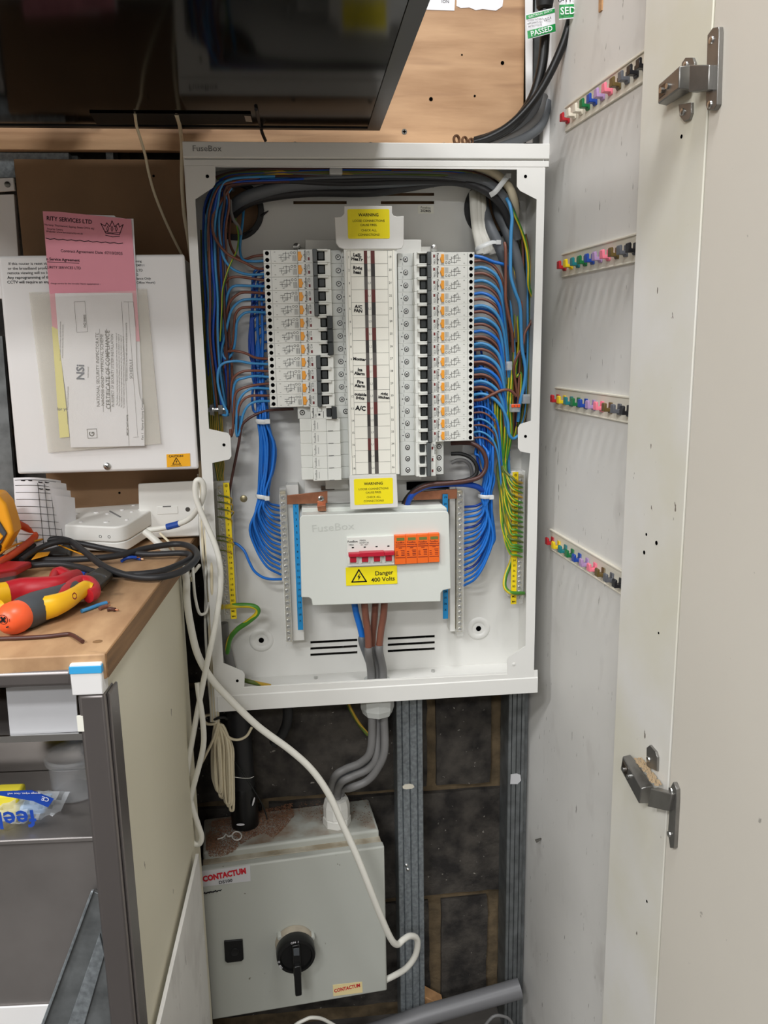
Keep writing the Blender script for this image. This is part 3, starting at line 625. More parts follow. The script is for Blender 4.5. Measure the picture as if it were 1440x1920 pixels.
def make_rcbo(variant):
    t = thing('rcbo', (0, 0, 0), 'tmp', 'breaker')
    MB().box(lx(493), lx(557), -.0873, -.030, -H, H).box(lx(557), lx(620), -.080, -.030, -H, H).build('body', M['module'], t, bevel=.0004, seg=1)
    MB().box(lx(557.3), lx(619), -.0923, -.080, -H, H).build('nose', M['module'], t, bevel=.0005, seg=1)
    MB().box(lx(620), lx(650), -.080, -.030, -H, H).build('inner_shoulder', M['module_grey'], t, bevel=.0004, seg=1)
    for z in (.0046, -.0042):
        w = MB().lathe([(.0028, 0), (.0028, .0003)], (lx(500), -.0873, z), (0, -1, 0), 14).build('terminal_hole', M['hole'], t)
    b = MB(); b.prism([(lx(557.5), -.0923, -.0058), (lx(563.5), -.0923, -.0058), (lx(563.5), -.0923, -.003), (lx(566), -.0923, 0), (lx(563.5), -.0923, .003), (lx(563.5), -.0923, .0058), (lx(557.5), -.0923, .0058)], (0, -.0022, 0)).build('test_button', M['orange_button'], t, bevel=.0004, seg=1)
    MB().rect(lx(576), lx(579.6), -.0055, -.0015, -.0926).build('contact_flag', M['red_flag'], t, smooth=False)
    pr = bpy.data.objects.new('printing', PRM['C20']); COL.objects.link(pr); pr.parent = t
    k0, k1, s0_, s1_ = (585, 593.5, 593.5, 608) if variant == 'outer' else (608.5, 619.5, 596, 608.5)
    MB().box(lx(s0_), lx(s1_), -.0926, -.0920, -.0060, .0060).build('toggle_slot', M['hole'], t, smooth=False)
    tg = MB(); c = (lx(s0_) + lx(s1_)) / 2
    tg.box(lx(s0_) + .0012, lx(s1_) - .0012, -.0945, -.0924, -.0052, .0052)
    tg.build('toggle_drum', M['toggle_dark'], t, bevel=.0008, seg=1)
    MB().box(lx(k0), lx(k1), -.1005, -.0923, -.0088, .0088).build('toggle', M['toggle_grey'] if variant == 'outer' else M['toggle_dark'], t, bevel=.0009, seg=1)
    g0, g1 = (593.6, 613) if variant == 'outer' else (591, 608)
    MB().box(lx(g0), lx(g1), -.0972, -.092, .0066, .00885).box(lx(g0), lx(g1), -.0972, -.092, -.00885, -.0066).build('toggle_guard', M['module'], t, bevel=.0005, seg=1)
    MB().lathe([(.0039, 0), (.0039, .0002)], (lx(634), -.0801, -.0005), (0, -1, 0), 14).build('screw_well', M['toggle_grey'], t)
    s = MB().lathe([(.0028, 0), (.0028, .0006), (.0022, .0010), (.0008, .0008)], (lx(634), -.080, -.0005), (0, -1, 0), 12).build('terminal_screw', M['screw_bright'], t)
    cr = MB(); cross(cr, lx(634), -.0812, -.0005); cr.build('screw_slot', M['hole'], s, smooth=False)
    MB().line(lx(640), .004, lx(640), .0075, .0004, -.0802).line(lx(641), -.0075, lx(641), -.004, .0004, -.0802).line(lx(643), -.0005, lx(644), -.0005, .0012, -.0802).build('shoulder_print', M['ink'], t, smooth=False)
    return t
protoA, protoB = make_rcbo('outer'), make_rcbo('inner')
usedp = set()
ORD = 'first second third fourth fifth sixth seventh eighth ninth tenth eleventh twelfth thirteenth fourteenth fifteenth sixteenth seventeenth eighteenth'.split()
def place(proto, x, z, flip, sx, rating, label, group):
    if proto.name not in usedp: usedp.add(proto.name); o = proto
    else: o = copy_tree(proto)
    o.location = (x, 0, z); o.scale = (sx, 1, 1); o.rotation_euler = (0, PI if flip else 0, 0)
    for c in o.children:
        if c.name.startswith('printing'): c.data = PRM[rating]
    o['label'] = label; o['group'] = group; return o
ZL, ZR = 1.3884, 1.3837
rt = ['C20'] * 5 + ['C16'] * 3 + ['C10', 'C10', 'C10', 'C6']
state = ['outer'] * 5 + ['inner'] * 3 + ['outer'] * 4
for i in range(12):
    z = ZL - .01788 * (i + .5)
    place(protoA if state[i] == 'outer' else protoB, -.0913, z, False, 1.0, rt[i],
          '%s breaker from the top of the left column, marked %s, toggle towards the %s' % (ORD[i], rt[i], 'wires' if state[i] == 'outer' else 'chart'), 'breakers in the left column')
rr = ['C40', 'C40'] + ['C32'] * 10 + ['C10'] * 3
for i in range(15):
    z = ZR - .0177 * (i + .5)
    place(protoA, .0912, z, True, .943, rr[i], '%s breaker from the top of the right column, marked %s' % (ORD[i], rr[i]), 'breakers in the right column')
# single pole breaker and the five blanks below it
z = ZL - .01788 * 12.5
t = thing('miniature_breaker', (0, 0, 0), 'short single pole breaker with handwritten A/C beside it, above the blanks', 'breaker')
MB().box(lx(546), lx(571), -.080, -.03, -H, H).build('outer_shoulder', M['module_grey'], t, bevel=.0004, seg=1)
MB().box(lx(620), lx(650), -.080, -.03, -H, H).build('inner_shoulder', M['module_grey'], t, bevel=.0004, seg=1)
MB().box(lx(571), lx(620), -.0923, -.03, -H, H).build('nose', M['module'], t, bevel=.0005, seg=1)
for px in (555, 641): sc = MB(); screw(sc, lx(px), -.080, 0); s = sc.build('terminal_screw', M['screw_bright'], t); cr = MB(); cross(cr, lx(px), -.0812, 0); cr.build('screw_slot', M['hole'], s, smooth=False)
MB().box(lx(602), lx(612), -.0945, -.092, -.0058, .0058).build('toggle_drum', M['toggle_dark'], t, bevel=.0008, seg=1)
MB().box(lx(612), lx(622), -.1005, -.0923, -.0088, .0088).build('toggle', M['toggle_dark'], t, bevel=.0009, seg=1)
MB().box(lx(601), lx(612), -.0972, -.092, .0066, H).box(lx(601), lx(612), -.0972, -.092, -H, -.0066).build('toggle_guard', M['module'], t, bevel=.0004, seg=1)
MB().text('FuseBox', .0042, lx(576), -.0927, 0, 90, .01).text('C32', .003, lx(581), -.0927, -.004, 90).rect(lx(586), lx(590), -.004, -.001, -.0927).line(lx(584), .001, lx(584), .007, .0004, -.0927).line(lx(587), .002, lx(593), .002, .0004, -.0927).line(lx(587), .007, lx(593), .007, .0004, -.0927).line(lx(593), .002, lx(593), .007, .0004, -.0927).line(lx(596), -.007, lx(596), .002, .0006, -.0927).build('printing', M['ink'], t, smooth=False)
t.location = (-.0913, 0, z)
t = thing('blank_module', (0, 0, 0), 'tmp', 'blank')
MB().box(lx(549), lx(572), -.080, -.03, -H, H).build('outer_shoulder', M['module'], t, bevel=.0005, seg=1)
MB().box(lx(572), lx(628), -.0923, -.03, -H, H).build('nose', M['module'], t, bevel=.0005, seg=1)
MB().box(lx(628), lx(650), -.079, -.03, -H, H).build('inner_shoulder', M['module_grey'], t, bevel=.0005, seg=1)
MB().text('FuseBox', .0042, lx(578), -.0926, 0, 90).line(lx(584), -.005, lx(584), .004, .0005, -.0926).line(lx(601), -.0088, lx(601), .0088, .0003, -.0926).build('printing', M['ink_grey'], t, smooth=False)
MB().box(lx(604), lx(614), -.0929, -.092, -.0087, -.0079).build('release_notch', M['ink_grey'], t, smooth=False)
for i in range(5):
    o = t if i == 0 else copy_tree(t); o.location = (-.0913, 0, ZL - .01788 * (13.5 + i))
    o['label'] = '%s white blank filler below the short breaker in the left column' % ORD[i]; o['group'] = 'blank fillers below the left breakers'
# three pole breaker at the foot of the right column
zt3, zb3 = ZR - .0177 * 15, 1.0680
t = thing('three_pole_breaker', (0, 0, 0), 'three pole breaker at the foot of the right column', 'breaker'); hh = (zt3 - zb3) / 2
MB().box(lx(556), lx(588), -.080, -.03, -hh, hh).build('outer_shoulder', M['module_grey'], t, bevel=.0005, seg=1)
MB().box(lx(619), lx(650), -.080, -.03, -hh, hh).build('inner_shoulder', M['module_grey'], t, bevel=.0005, seg=1)
MB().box(lx(588), lx(619), -.0923, -.03, -hh, hh).build('nose', M['module'], t, bevel=.0005, seg=1)
tp = hh * 2 / 3
for k in range(3):
    zz = hh - tp * (k + .5)
    for px in (566, 634): sc = MB(); screw(sc, lx(px), -.080, zz); s = sc.build('terminal_screw', M['screw_bright'], t); cr = MB(); cross(cr, lx(px), -.0812, zz); cr.build('screw_slot', M['hole'], s, smooth=False)
    MB().box(lx(600), lx(611), -.0945, -.092, zz - .0055, zz + .0055).build('toggle_drum', M['toggle_dark'], t, bevel=.0008, seg=1)
    MB().box(lx(597), lx(613), -.0972, -.092, zz + tp / 2 - .002, zz + tp / 2).box(lx(597), lx(613), -.0972, -.092, zz - tp / 2, zz - tp / 2 + .002).build('toggle_guard', M['module'], t, bevel=.0004, seg=1)
    MB().rect(lx(581.5), lx(585), zz - .0015, zz + .0025, -.0927).build('contact_flag', M['red_flag'], t, smooth=False)
MB().box(lx(576), lx(588), -.0923, -.08, -hh, hh).build('nose_lip', M['module'], t, bevel=.0005, seg=1)
MB().box(lx(588), lx(597), -.1005, -.0923, -hh + .0006, hh - .0006).build('toggle', M['toggle_grey'], t, bevel=.0009, seg=1)
MB().text('FuseBox', .004, lx(577.5), -.0927, -hh + .011, 90).text('B32', .0034, lx(581), -.0927, -hh + .006, 90).line(lx(580), -.004, lx(584), -.004, .0004, -.0927).line(lx(580), .003, lx(586), .003, .0004, -.0927).build('printing', M['ink'], t, smooth=False)
t.location = (.0912, 0, (zt3 + zb3) / 2); t.rotation_euler = (0, PI, 0); t.scale = (.943, 1, 1)

# ------------------------------------------------------------------ busbar cover with warning labels and circuit chart
bc = thing('busbar_cover', (0, -.09, 1.07), 'white busbar cover with handwritten circuit chart and two yellow warning labels', 'cover')
YC = -.0935
def pp3(l, Y): return [PY(x, y, Y) for x, y in l]
MB().prism(pp3([(645, 386), (735, 386), (735, 399), (738, 404), (744, 406), (757, 405), (757, 459), (753, 466), (747, 467), (645, 467), (636, 464), (630, 456), (627, 407), (640, 406), (645, 400)], YC), (0, .004, 0)).build('top_plate', M['enamel'], bc, bevel=.0007)
MB().prism(pp3([(655, 893), (743.5, 890), (746.5, 951), (657, 956)], YC), (0, .004, 0)).build('bottom_plate', M['enamel'], bc, bevel=.0005)
MB().box(-.0385, .0350, -.0915, -.05, 1.072, 1.3885).build('spine', M['module'], bc, bevel=.0006)
ch = MB().box(-.0358, .0318, -.0921, -.0915, 1.0735, 1.3875).build('chart_card', M['card'], bc, smooth=False)
ct, cb = 1.3862, 1.0742; rp = (ct - cb) / 18; YP = -.09235
cx_ = lambda px: (px - 650) * .000742 - .0344
lm = MB()
for i in range(19):
    lm.line(-.0344, ct - rp * i, .0290, ct - rp * i, .00028, YP) if i in (0, 18) else lm.line(cx_(656.6), ct - rp * i, cx_(726), ct - rp * i, .00028, YP)
for px in (650, 656.6, 726, 735.4): lm.line(cx_(px), ct, cx_(px), cb, .00028, YP)
for i in range(18):
    zc = ct - rp * (i + .5)
    lm.text(str(i + 1), .0042, cx_(653.3), YP, zc, 0); lm.text(str(i + 19), .0042, cx_(730.5), YP, zc, 0)
lm.build('printing', M['ink'], ch, smooth=False)
lt = MB()
for i in range(18): lt.text('L%d' % (i % 3 + 1), .0042, cx_(691), YP, ct - rp * (i + .5), 0)
lt.build('phase_lettering', M['ink_grey'], ch, smooth=False)
M['stripe_brown'] = mat('stripe_brown', rgb(92, 34, 30), .6); M['stripe_black'] = mat('stripe_black', rgb(44, 40, 38), .6); M['stripe_grey'] = mat('stripe_grey', rgb(92, 88, 84), .6)
for k, c in enumerate(('stripe_brown', 'stripe_black', 'stripe_grey')):
    for i in range(k, 18, 3):
        for a, b in ((681.5, 687.8), (694.3, 701.8)): MB().rect(cx_(a), cx_(b), ct - rp * (i + 1), ct - rp * i, YP - .0001).build('phase_stripe', M[c], ch, smooth=False)
for row, txt, col, size in ((1, 'LeSL\nHeaTr', 0, .0060), (2, 'Right\nheat', 0, .0062), (5, 'A/C\nFAN', 0, .0062), (9, 'Moniter', 0, .0055), (10, 'Ica\nAlarm', 0, .0060), (11, 'Fire\nAlarm', 0, .0060), (12, 'outside\nlights', 0, .0058), (13, 'A/C', 0, .0088), (12, 'right\nkitchen', 1, .0055)):
    MB().text(txt, size, cx_(669 if col == 0 else 715), YP - .0002, ct - rp * (row - .5), -6, .042).build('handwriting', M['ink'], ch, smooth=False)
def warn(px, parent):
    c = [PY(x, y, YC - .0003) for x, y in px]; x0, x1 = (c[0].x + c[3].x) / 2, (c[1].x + c[2].x) / 2; z1, z0 = (c[0].z + c[1].z) / 2, (c[2].z + c[3].z) / 2
    MB().prism([(x, YC - .0004, z) for x, z in rrect(x0, x1, z0, z1, .002)], (0, .0004, 0)).build('warning_label', M['yellow_label'], parent, smooth=False)
    h = z1 - z0; xm = (x0 + x1) / 2; mb = MB()
    for s, f, z, b in (('WARNING', .148, .80, .018), ('LOOSE CONNECTIONS', .108, .60, .004), ('CAUSE FIRES.', .105, .46, .004), ('CHECK ALL', .105, .28, 0), ('CONNECTIONS!', .105, .13, 0)): mb.text(s, h * f, xm, YC - .0006, z0 + h * z, 0, b)
    mb.build('lettering', M['ink'], parent, smooth=False)
warn([(652, 392), (730, 392), (731, 447), (652, 448)], bc)
warn([(663, 898), (736, 896), (737.5, 944), (665, 947)], bc)

# ------------------------------------------------------------------ cover over the incoming terminals, main switch, surge arrester
YM = -.0945
ic = thing('incomer_cover', PY(700, 1050, YM), 'white moulded cover around the main switch, embossed FuseBox', 'cover')
cp = pp3([(562, 972), (566, 966), (834, 958.5), (840, 960), (842, 966), (846, 1104), (831, 1107), (827, 1112), (826.5, 1128), (586, 1135.5), (584, 1124), (579, 1120.5), (565, 1120)], YM)
cpb = [p + V((0, .058, 0)) for p in cp]
MB().prism(cp, (0, .058, 0)).build('shell', M['cover'], ic, bevel=.0012)
tb = [PY(x, y, -.07) for x, y in ((566, 953), (828, 946), (838, 953), (838, 975), (566, 985))]
MB().prism(tb, (0, .03, 0)).build('rear_shell', M['cover'], ic, bevel=.001)
q = PY(624, 989, YM); MB().text('FuseBox', .0155, q.x, YM - .0004, q.z, 2, -.003, 1.18).build('emboss_shading', mat('emboss_shade', rgb(198, 201, 194), .5), ic, smooth=False)  # flat letters in a darker tone, painting the shading of the raised lettering
a, b, c, d = [PY(x, y, -.1) for x, y in ((650, 1008), (739, 1004.5), (740, 1059), (652, 1063))]
ms = thing('main_switch', (a + c) / 2, 'white four pole main switch with red toggle bar', 'switch')
sx0, sx1, sz1, sz0 = a.x, (b.x + c.x) / 2, (a.z + b.z) / 2, (c.z + d.z) / 2
MB().box(sx0, sx1, -.099, -.05, sz0, sz1).build('body', M['module'], ms, bevel=.0006)
pw = (sx1 - sx0) / 4; hh = sz1 - sz0
MB().text('FuseBox', .0044, sx0 + .0085, -.0993, sz1 - .0065, 0, .012).text('125A', .0036, sx0 + .0062, -.0993, sz1 - .0115, 0, .008).text('MAIN', .0036, sx0 + .0235, -.0993, sz1 - .0055).text('SWITCH', .0036, sx0 + .0255, -.0993, sz1 - .0092).text('48V~ 400V', .0024, sx0 + .0255, -.0993, sz1 - .0122).build('lettering', M['ink'], ms, smooth=False)
for k in range(4):
    xm = sx0 + pw * (k + .5)
    MB().rect(xm - .0016, xm + .0016, sz1 - .0165, sz1 - .0148, -.0993).build('contact_flag', M['hole'], ms, smooth=False)
    MB().box(xm - .0048, xm + .0048, -.1035, -.098, sz0 + .0070, sz0 + .0175).build('toggle_drum', M['red_toggle'], ms, bevel=.0010)
    for s in (-1, 1): MB().box(xm + s * .0052 - .0008 + (s - 1) * .0004, xm + s * .0052 + .0012 + (s - 1) * .0004, -.1025, -.098, sz0 + .0052, sz0 + .0165).build('toggle_guard', M['module'], ms, bevel=.0004, seg=1)
MB().box(sx0 + .0018, sx1 - .0008, -.1085, -.099, sz0 + .0165, sz0 + .0225).box(sx0 + pw * 1.0, sx0 + pw * 3.1, -.1095, -.099, sz0 + .0162, sz0 + .0235).build('toggle_bar', M['red_toggle'], ms, bevel=.001)
a2, b2, c2, d2 = [PY(x, y, -.1) for x, y in ((739.5, 1004), (823, 999.5), (825, 1056.5), (740, 1060))]
sp = thing('surge_arrester', (a2 + c2) / 2, 'orange four module surge arrester right of the main switch', 'surge arrester')
ox0, ox1 = sx1 + .0003, (b2.x + c2.x) / 2; ow = (ox1 - ox0) / 4
for k in range(4):
    x0 = ox0 + ow * k; x1 = x0 + ow - .0002; zo = .0003 * k
    m_ = MB().box(x0, x1, -.1015, -.05, sz0 + .0006 + zo, sz1 + .0004 + zo).build('surge_module', M['orange_spd'], sp, bevel=.0006)
    MB().rect(x0 + .003, x1 - .002, sz1 - .0075, sz1 - .0032, -.1018).build('status_window', M['green_window'], m_, smooth=False)
    mb = MB().text('FuseBox', .0037, (x0 + x1) / 2, -.1018, sz1 - .0105, 0, .012)
    for j, (u0, u1, dz) in enumerate(((.1, .7, .0138), (.8, .95, .0138), (.1, .95, .0168), (.38, .62, .0188), (.12, .25, .0245), (.55, .85, .0225), (.6, .85, .0250), (.12, .25, .0275), (.6, .85, .0277), (.12, .3, .0300), (.6, .85, .0302), (.1, .9, .0335))):
        mb.line(x0 + ow * u0, sz1 - dz, x0 + ow * u1, sz1 - dz, .0009, -.1018)
    mb.build('lettering', M['red_flag'], m_, smooth=False)
# danger label
a, b, c, d = [PY(x, y, YM) for x, y in ((648, 1064), (744, 1060), (745, 1094), (649, 1098))]
dl = thing('danger_label', (a + c) / 2, 'yellow danger label with black bolt triangle below the main switch', 'label')
MB().prism([(p.x, YM - .0009, p.z) for p in (a, b, c, d)], (0, .0006, 0)).build('sticker', M['yellow_label'], dl, smooth=False)
def bolt_tri(cx, cz, s, y, mb):
    P = [(cx, cz + s * .62), (cx - s * .62, cz - s * .45), (cx + s * .62, cz - s * .45)]
    for i in range(3): mb.line(*P[i], *P[(i + 1) % 3], s * .11, y)
    mb.add([(cx + .10 * s, y, cz + .32 * s), (cx - .16 * s, y, cz - .04 * s), (cx + .0 * s, y, cz + .0 * s)], [(0, 1, 2)]); mb.add([(cx + .16 * s, y, cz + .06 * s), (cx - .06 * s, y, cz - .34 * s), (cx - .04 * s, y, cz + .02 * s)], [(0, 2, 1)])
mb = MB(); q = PY(673, 1081, YM); bolt_tri(q.x, q.z, .0172, YM - .0011, mb)
q = PY(720, 1074, YM); mb.text('Danger', .0092, q.x, YM - .0011, q.z, 2, .016); q = PY(718, 1086, YM); mb.text('400 Volts', .0092, q.x, YM - .0011, q.z, 2, .016)
mb.build('lettering', M['ink'], dl, smooth=False)

# ------------------------------------------------------------------ neutral and earth terminal bars
def bar(name, label, cat, x0, x1, z0, z1, y, n, strip, smat, nums, base, side, clear=True):
    t = thing(name, ((x0 + x1) / 2, y + .02, z0), label, cat)
    MB().box(x0 + .001, x1 - .001, y + .004, y + .018, z0 + .006, z1 - .006).build('brass_bar', M['brass'], t, bevel=.0006)
    if base: MB().box(base[0], base[1], y + .012, YK - .001, z0 + .004, z1 + .002).build('carrier', M['enamel'], t, bevel=.0008)
    p = (z1 - z0 - .016) / n; xm = (x0 + x1) / 2
    for i in range(n):
        z = z1 - .010 - p * (i + .5)
        if i == 0: s = s0m = MB().lathe([(.0034, 0), (.0034, .0014), (.0026, .002), (.001, .0017)], (0, 0, 0), (0, -1, 0), 10).build('bar_screw', M['steel']); s.parent = t
        else: s = s0m.copy(); COL.objects.link(s)
        s.location = wm(t).inverted() @ V((xm, y + .004, z))
    sl = MB()
    for i in range(n):
        z = z1 - .010 - p * (i + .5); a = random.uniform(0, PI); dx, dz = .0019 * math.cos(a), .0019 * math.sin(a); sl.line(xm - dx, z - dz, xm + dx, z + dz, .0007, y + .0018)
    sl.build('screw_slots', M['hole'], t, smooth=False)
    for zz in (z0, z1 - .009): MB().box(x0, x1, y, y + .02, zz, zz + .009).build('end_block', M['clear'], t, bevel=.001)
    if clear: MB().box(x0 - .0004, x1 + .0004, y - .0004, y + .003, z0 + .009, z1 - .009).build('shroud', M['clear'], t)
    if strip:
        a, b, zl, zh, ys = strip
        st = MB().box(a, b, ys, ys + .0022, zl, zh).build('number_strip', smat, t, bevel=.0005)
        mb = MB(); k = len(nums)
        for i, s in enumerate(nums): mb.text(s, .0046, (a + b) / 2, ys - .0003, zh - (zh - zl) * (i + .5) / k, 0, .008)
        mb.build('lettering', M['ink'], t, smooth=False)
    return t
nl = [str(i) for i in range(1, 19)] + ['X', ' ']
nr = [str(i) for i in range(19, 37)] + ['X', ' ']
bar('neutral_bar', 'left neutral terminal bar with blue number strip', 'terminal bar', -.1425, -.1320, .8005, 1.0510, -.052, 24, (-.1228, -.1145, .829, 1.0285, -.060), M['blue_strip'], nl, (-.132, -.1135), -1)
bar('neutral_bar', 'right neutral terminal bar, partly behind the main switch cover', 'terminal bar', .1275, .1385, .8020, 1.0420, -.052, 24, (.1040, .1122, .835, 1.034, -.060), M['blue_strip'], nr, (.1185, .1275), 1)
ne = ['@'] + [str(i) for i in range(1, 19)] + ['B1', 'B2', 'B3', '', 'M2', 'M4']
bar('earth_bar', 'left earth terminal bar with yellow number strip', 'terminal bar', -.2335, -.2240, .8517, 1.0629, -.058, 24, (-.2238, -.2150, .8517, 1.0629, -.0585), M['yellow_strip'], ne, None, -1)
ne = ['@'] + [str(i) for i in range(19, 37)] + ['B1', 'B2', 'B3', '', 'M2', 'M4']
bar('earth_bar', 'right earth terminal bar with yellow number strip on its left', 'terminal bar', .2222, .2325, .8530, 1.0640, -.058, 24, (.2128, .2218, .8530, 1.0640, -.0585), M['yellow_strip'], ne, None, 1)
for x0, x1 in ((-.2455, -.215), (.213, .2384)):
    o = bpy.data.objects['earth_bar' if x0 < 0 else 'earth_bar.001']
    MB().box(x0 + .0002, x1 - .0002, -.0385, YK - .001, .86, 1.0625).build('support', M['enamel'], o, bevel=.0008)
# copper links
cl = thing('copper_link', PY(570, 938, -.06), 'copper link strap from the left neutral bar to the main switch', 'link')
p = [PY(x, y, -.062) for x, y in ((538, 929), (614, 921), (614, 943), (538, 946))]
MB().prism(p, (0, .003, 0)).build('strap', M['copper'], cl, bevel=.0003)
p = [PY(x, y, -.064) for x, y in ((595, 940), (611, 940), (611, 950), (595, 951))]; p2 = [PY(x, y, -.078) for x, y in ((595, 949), (611, 948), (612, 958), (596, 958.5))]
MB().prism(p, (0, .003, 0)).prism(p2, (0, .014, 0)).build('tongue', M['copper'], cl, bevel=.0004)
q = PY(602, 935, -.062); s = MB().lathe([(.0045, 0), (.0045, .0014), (.003, .0024), (.001, .002)], q, (0, -1, 0), 14).build('link_screw', M['steel'], cl)
mb = MB(); cross(mb, q.x, q.y - .0026, q.z, .0022); mb.build('screw_slot', M['hole'], s, smooth=False)
cl2 = thing('copper_link', PY(820, 930, -.05), 'plain copper link strap to the right neutral bar, under the thick blue cable', 'link')
MB().prism([PY(x, y, -.056) for x, y in ((776, 923), (857, 917), (857, 935), (776, 938))], (0, .003, 0)).build('strap', M['copper'], cl2, bevel=.0003)
# ================================================================== wiring inside the board
rw = random.Random(11)
def wire(name, pts, r, m, label, cat, group=None, n=7, sm=5, jit=0.0):
    P = [PY(x + rw.uniform(-jit, jit), y + rw.uniform(-jit, jit), Y) for x, y, Y in pts]
    mb = MB().tube(cat_(P, sm), r, n); o = mb.build(name, M[m], None, ang=80)
    return tag(o, label, cat, group)
cat_ = cat
def hb_(t, a, b): return a + (b - a) * t
BL = ('blue_wire_pale', 'blue_wire'); BR = ('brown_wire', 'brown_wire_dark')
# --- feeds into the left column
feeds = [
 (1, 'brown', [(497, 478, -.06), (475, 481, -.058), (455, 487, -.05), (440, 476, -.045), (430, 450, -.04), (432, 410, -.03), (438, 385, -.012), (442, 375, -.004)]),
 (1, 'blue', [(497, 489, -.06), (475, 490, -.06), (456, 487, -.052), (450, 470, -.045), (452, 440, -.04), (455, 415, -.03), (457, 390, -.015), (460, 375, -.004)]),
 (2, 'brown', [(497, 504, -.06), (480, 503, -.063), (460, 493, -.066), (440, 484, -.068), (424, 474, -.07), (405, 450, -.07), (398, 425, -.07), (401, 400, -.068), (414, 378, -.065), (430, 354, -.06), (446, 336, -.05), (470, 326, -.05)]),
 (2, 'blue', [(497, 514, -.06), (470, 515, -.06), (450, 511, -.062), (432, 501, -.064), (419, 482, -.066), (413, 452, -.066), (411, 420, -.066), (413, 395, -.064), (421, 374, -.06), (432, 355, -.055), (444, 340, -.05)]),
 (3, 'brown', [(498, 526, -.06), (470, 522, -.06), (445, 519, -.062), (428, 523, -.06), (420, 537, -.055), (418, 565, -.05), (421, 610, -.045), (424, 650, -.04)]),
 (3, 'blue', [(498, 537, -.06), (465, 536, -.062), (441, 536, -.064), (430, 545, -.06), (424, 567, -.055), (421, 600, -.05), (416, 645, -.045), (410, 690, -.04)]),
 (4, 'brown', [(499, 550, -.06), (460, 548, -.064), (446, 552, -.065), (432, 565, -.062), (425, 590, -.055), (424, 625, -.05), (422, 670, -.045), (424, 715, -.04)]),
 (4, 'blue', [(499, 562, -.06), (468, 561, -.066), (450, 565, -.066), (435, 580, -.064), (428, 602, -.06), (422, 630, -.055), (415, 660, -.05), (413, 700, -.045)]),
 (5, 'brown', [(500, 576, -.06), (465, 576, -.066), (450, 579, -.066), (441, 592, -.064), (439, 620, -.06), (436, 646, -.055), (430, 656, -.05), (425, 646, -.045), (426, 610, -.04), (428, 560, -.03)]),
 (5, 'blue', [(500, 586, -.06), (466, 585, -.066), (452, 592, -.066), (444, 606, -.064), (442, 632, -.06), (438, 656, -.055), (431, 669, -.052), (423, 673, -.05), (417, 660, -.048), (415, 625, -.045)]),
 (9, 'brown', [(504, 673, -.06), (480, 671, -.064), (462, 663, -.066), (447, 659, -.066), (432, 658, -.06), (424, 664, -.05), (421, 690, -.045)]),
 (9, 'blue', [(504, 683, -.06), (470, 681, -.066), (445, 677, -.068), (422, 680, -.068), (411, 690, -.066), (408, 711, -.066), (412, 736, -.066), (420, 760, -.066), (426, 772, -.066), (424, 779, -.064), (417, 777, -.06)]),
 (10, 'brown', [(505, 696, -.06), (478, 695, -.066), (458, 696, -.067), (443, 703, -.066), (435, 716, -.062), (434, 742, -.056), (437, 775, -.052), (437, 805, -.05)]),
 (10, 'blue', [(505, 707, -.06), (478, 705, -.066), (457, 709, -.068), (444, 714, -.066), (438, 730, -.062), (437, 762, -.058), (440, 795, -.056)]),
 (11, 'brown', [(506, 719, -.06), (478, 722, -.066), (452, 729, -.066), (442, 738, -.064), (439, 756, -.062), (438, 786, -.06), (436, 810, -.058), (433, 818, -.05), (432, 805, -.045)]),
 (11, 'blue', [(506, 729, -.06), (476, 728, -.066), (459, 736, -.067), (448, 752, -.066), (444, 776, -.064), (443, 806, -.062), (445, 818, -.06), (449, 808, -.058), (450, 780, -.05)]),
 (12, 'brown', [(507, 742, -.06), (472, 742, -.067), (456, 750, -.067), (448, 765, -.066), (445, 790, -.06), (447, 812, -.056)]),
 (12, 'blue', [(507, 752, -.06), (480, 753, -.067), (464, 762, -.068), (455, 780, -.066), (452, 800, -.064), (447, 817, -.062)])]
for row, c, pts in feeds:
    wire(c + '_wire', pts, .0019, (BL if c == 'blue' else BR)[0], '%s wire into the %s breaker of the left column' % (c, ORD[row - 1]), 'wire', 'feed wires of the left breakers')
wire('brown_wire', [(550, 767, -.055), (525, 768, -.06), (500, 770, -.064), (478, 778, -.066), (462, 788, -.066), (453, 800, -.064), (448, 830, -.06), (440, 870, -.056), (433, 905, -.05), (429, 930, -.045)], .0021, 'brown_wire_dark', 'dark brown wire from the short breaker down past the left earth bar', 'wire')
# --- drop of wires down the left side
left = [('blue_wire_deep', 380), ('blue_wire_pale', 385), ('brown_wire', 389), ('blue_wire', 393), ('brown_wire_dark', 397), ('blue_wire_pale', 402), ('brown_wire', 407), ('blue_wire_deep', 411), ('brown_wire_dark', 415), ('blue_wire_pale', 406), ('brown_wire', 401), ('blue_wire_deep', 396), ('blue_wire', 418), ('brown_wire', 423)]
for k, (m, x) in enumerate(left):
    d = k % 3 * .009; y0 = 331 + (k * 3.3) % 14
    wire(m.split('_')[0] + '_wire', [(470 + 9 * k, y0 - 4, -.045 - d), (440, y0 + 2, -.05 - d), (415 + (x - 400) * .4, y0 + 14, -.052 - d), (x + 6, 380 + (k % 4) * 5, -.05 - d), (x + 1, 430, -.048 - d), (x + 1 + (k % 3), 500, -.045 - d), (x + 6, 560, -.042 - d), (x + 8 - (k % 4) * 2, 630, -.04 - d), (x + 12, 700, -.036 - d), (min(x + 20, 428), 760 + 5 * (k % 5), -.032 - d)],
         .0018, m, m.split('_')[0] + ' wire in the loose drop along the left wall of the board', 'wire', 'drop of ' + m.split('_')[0] + ' wires on the left', jit=1.5)
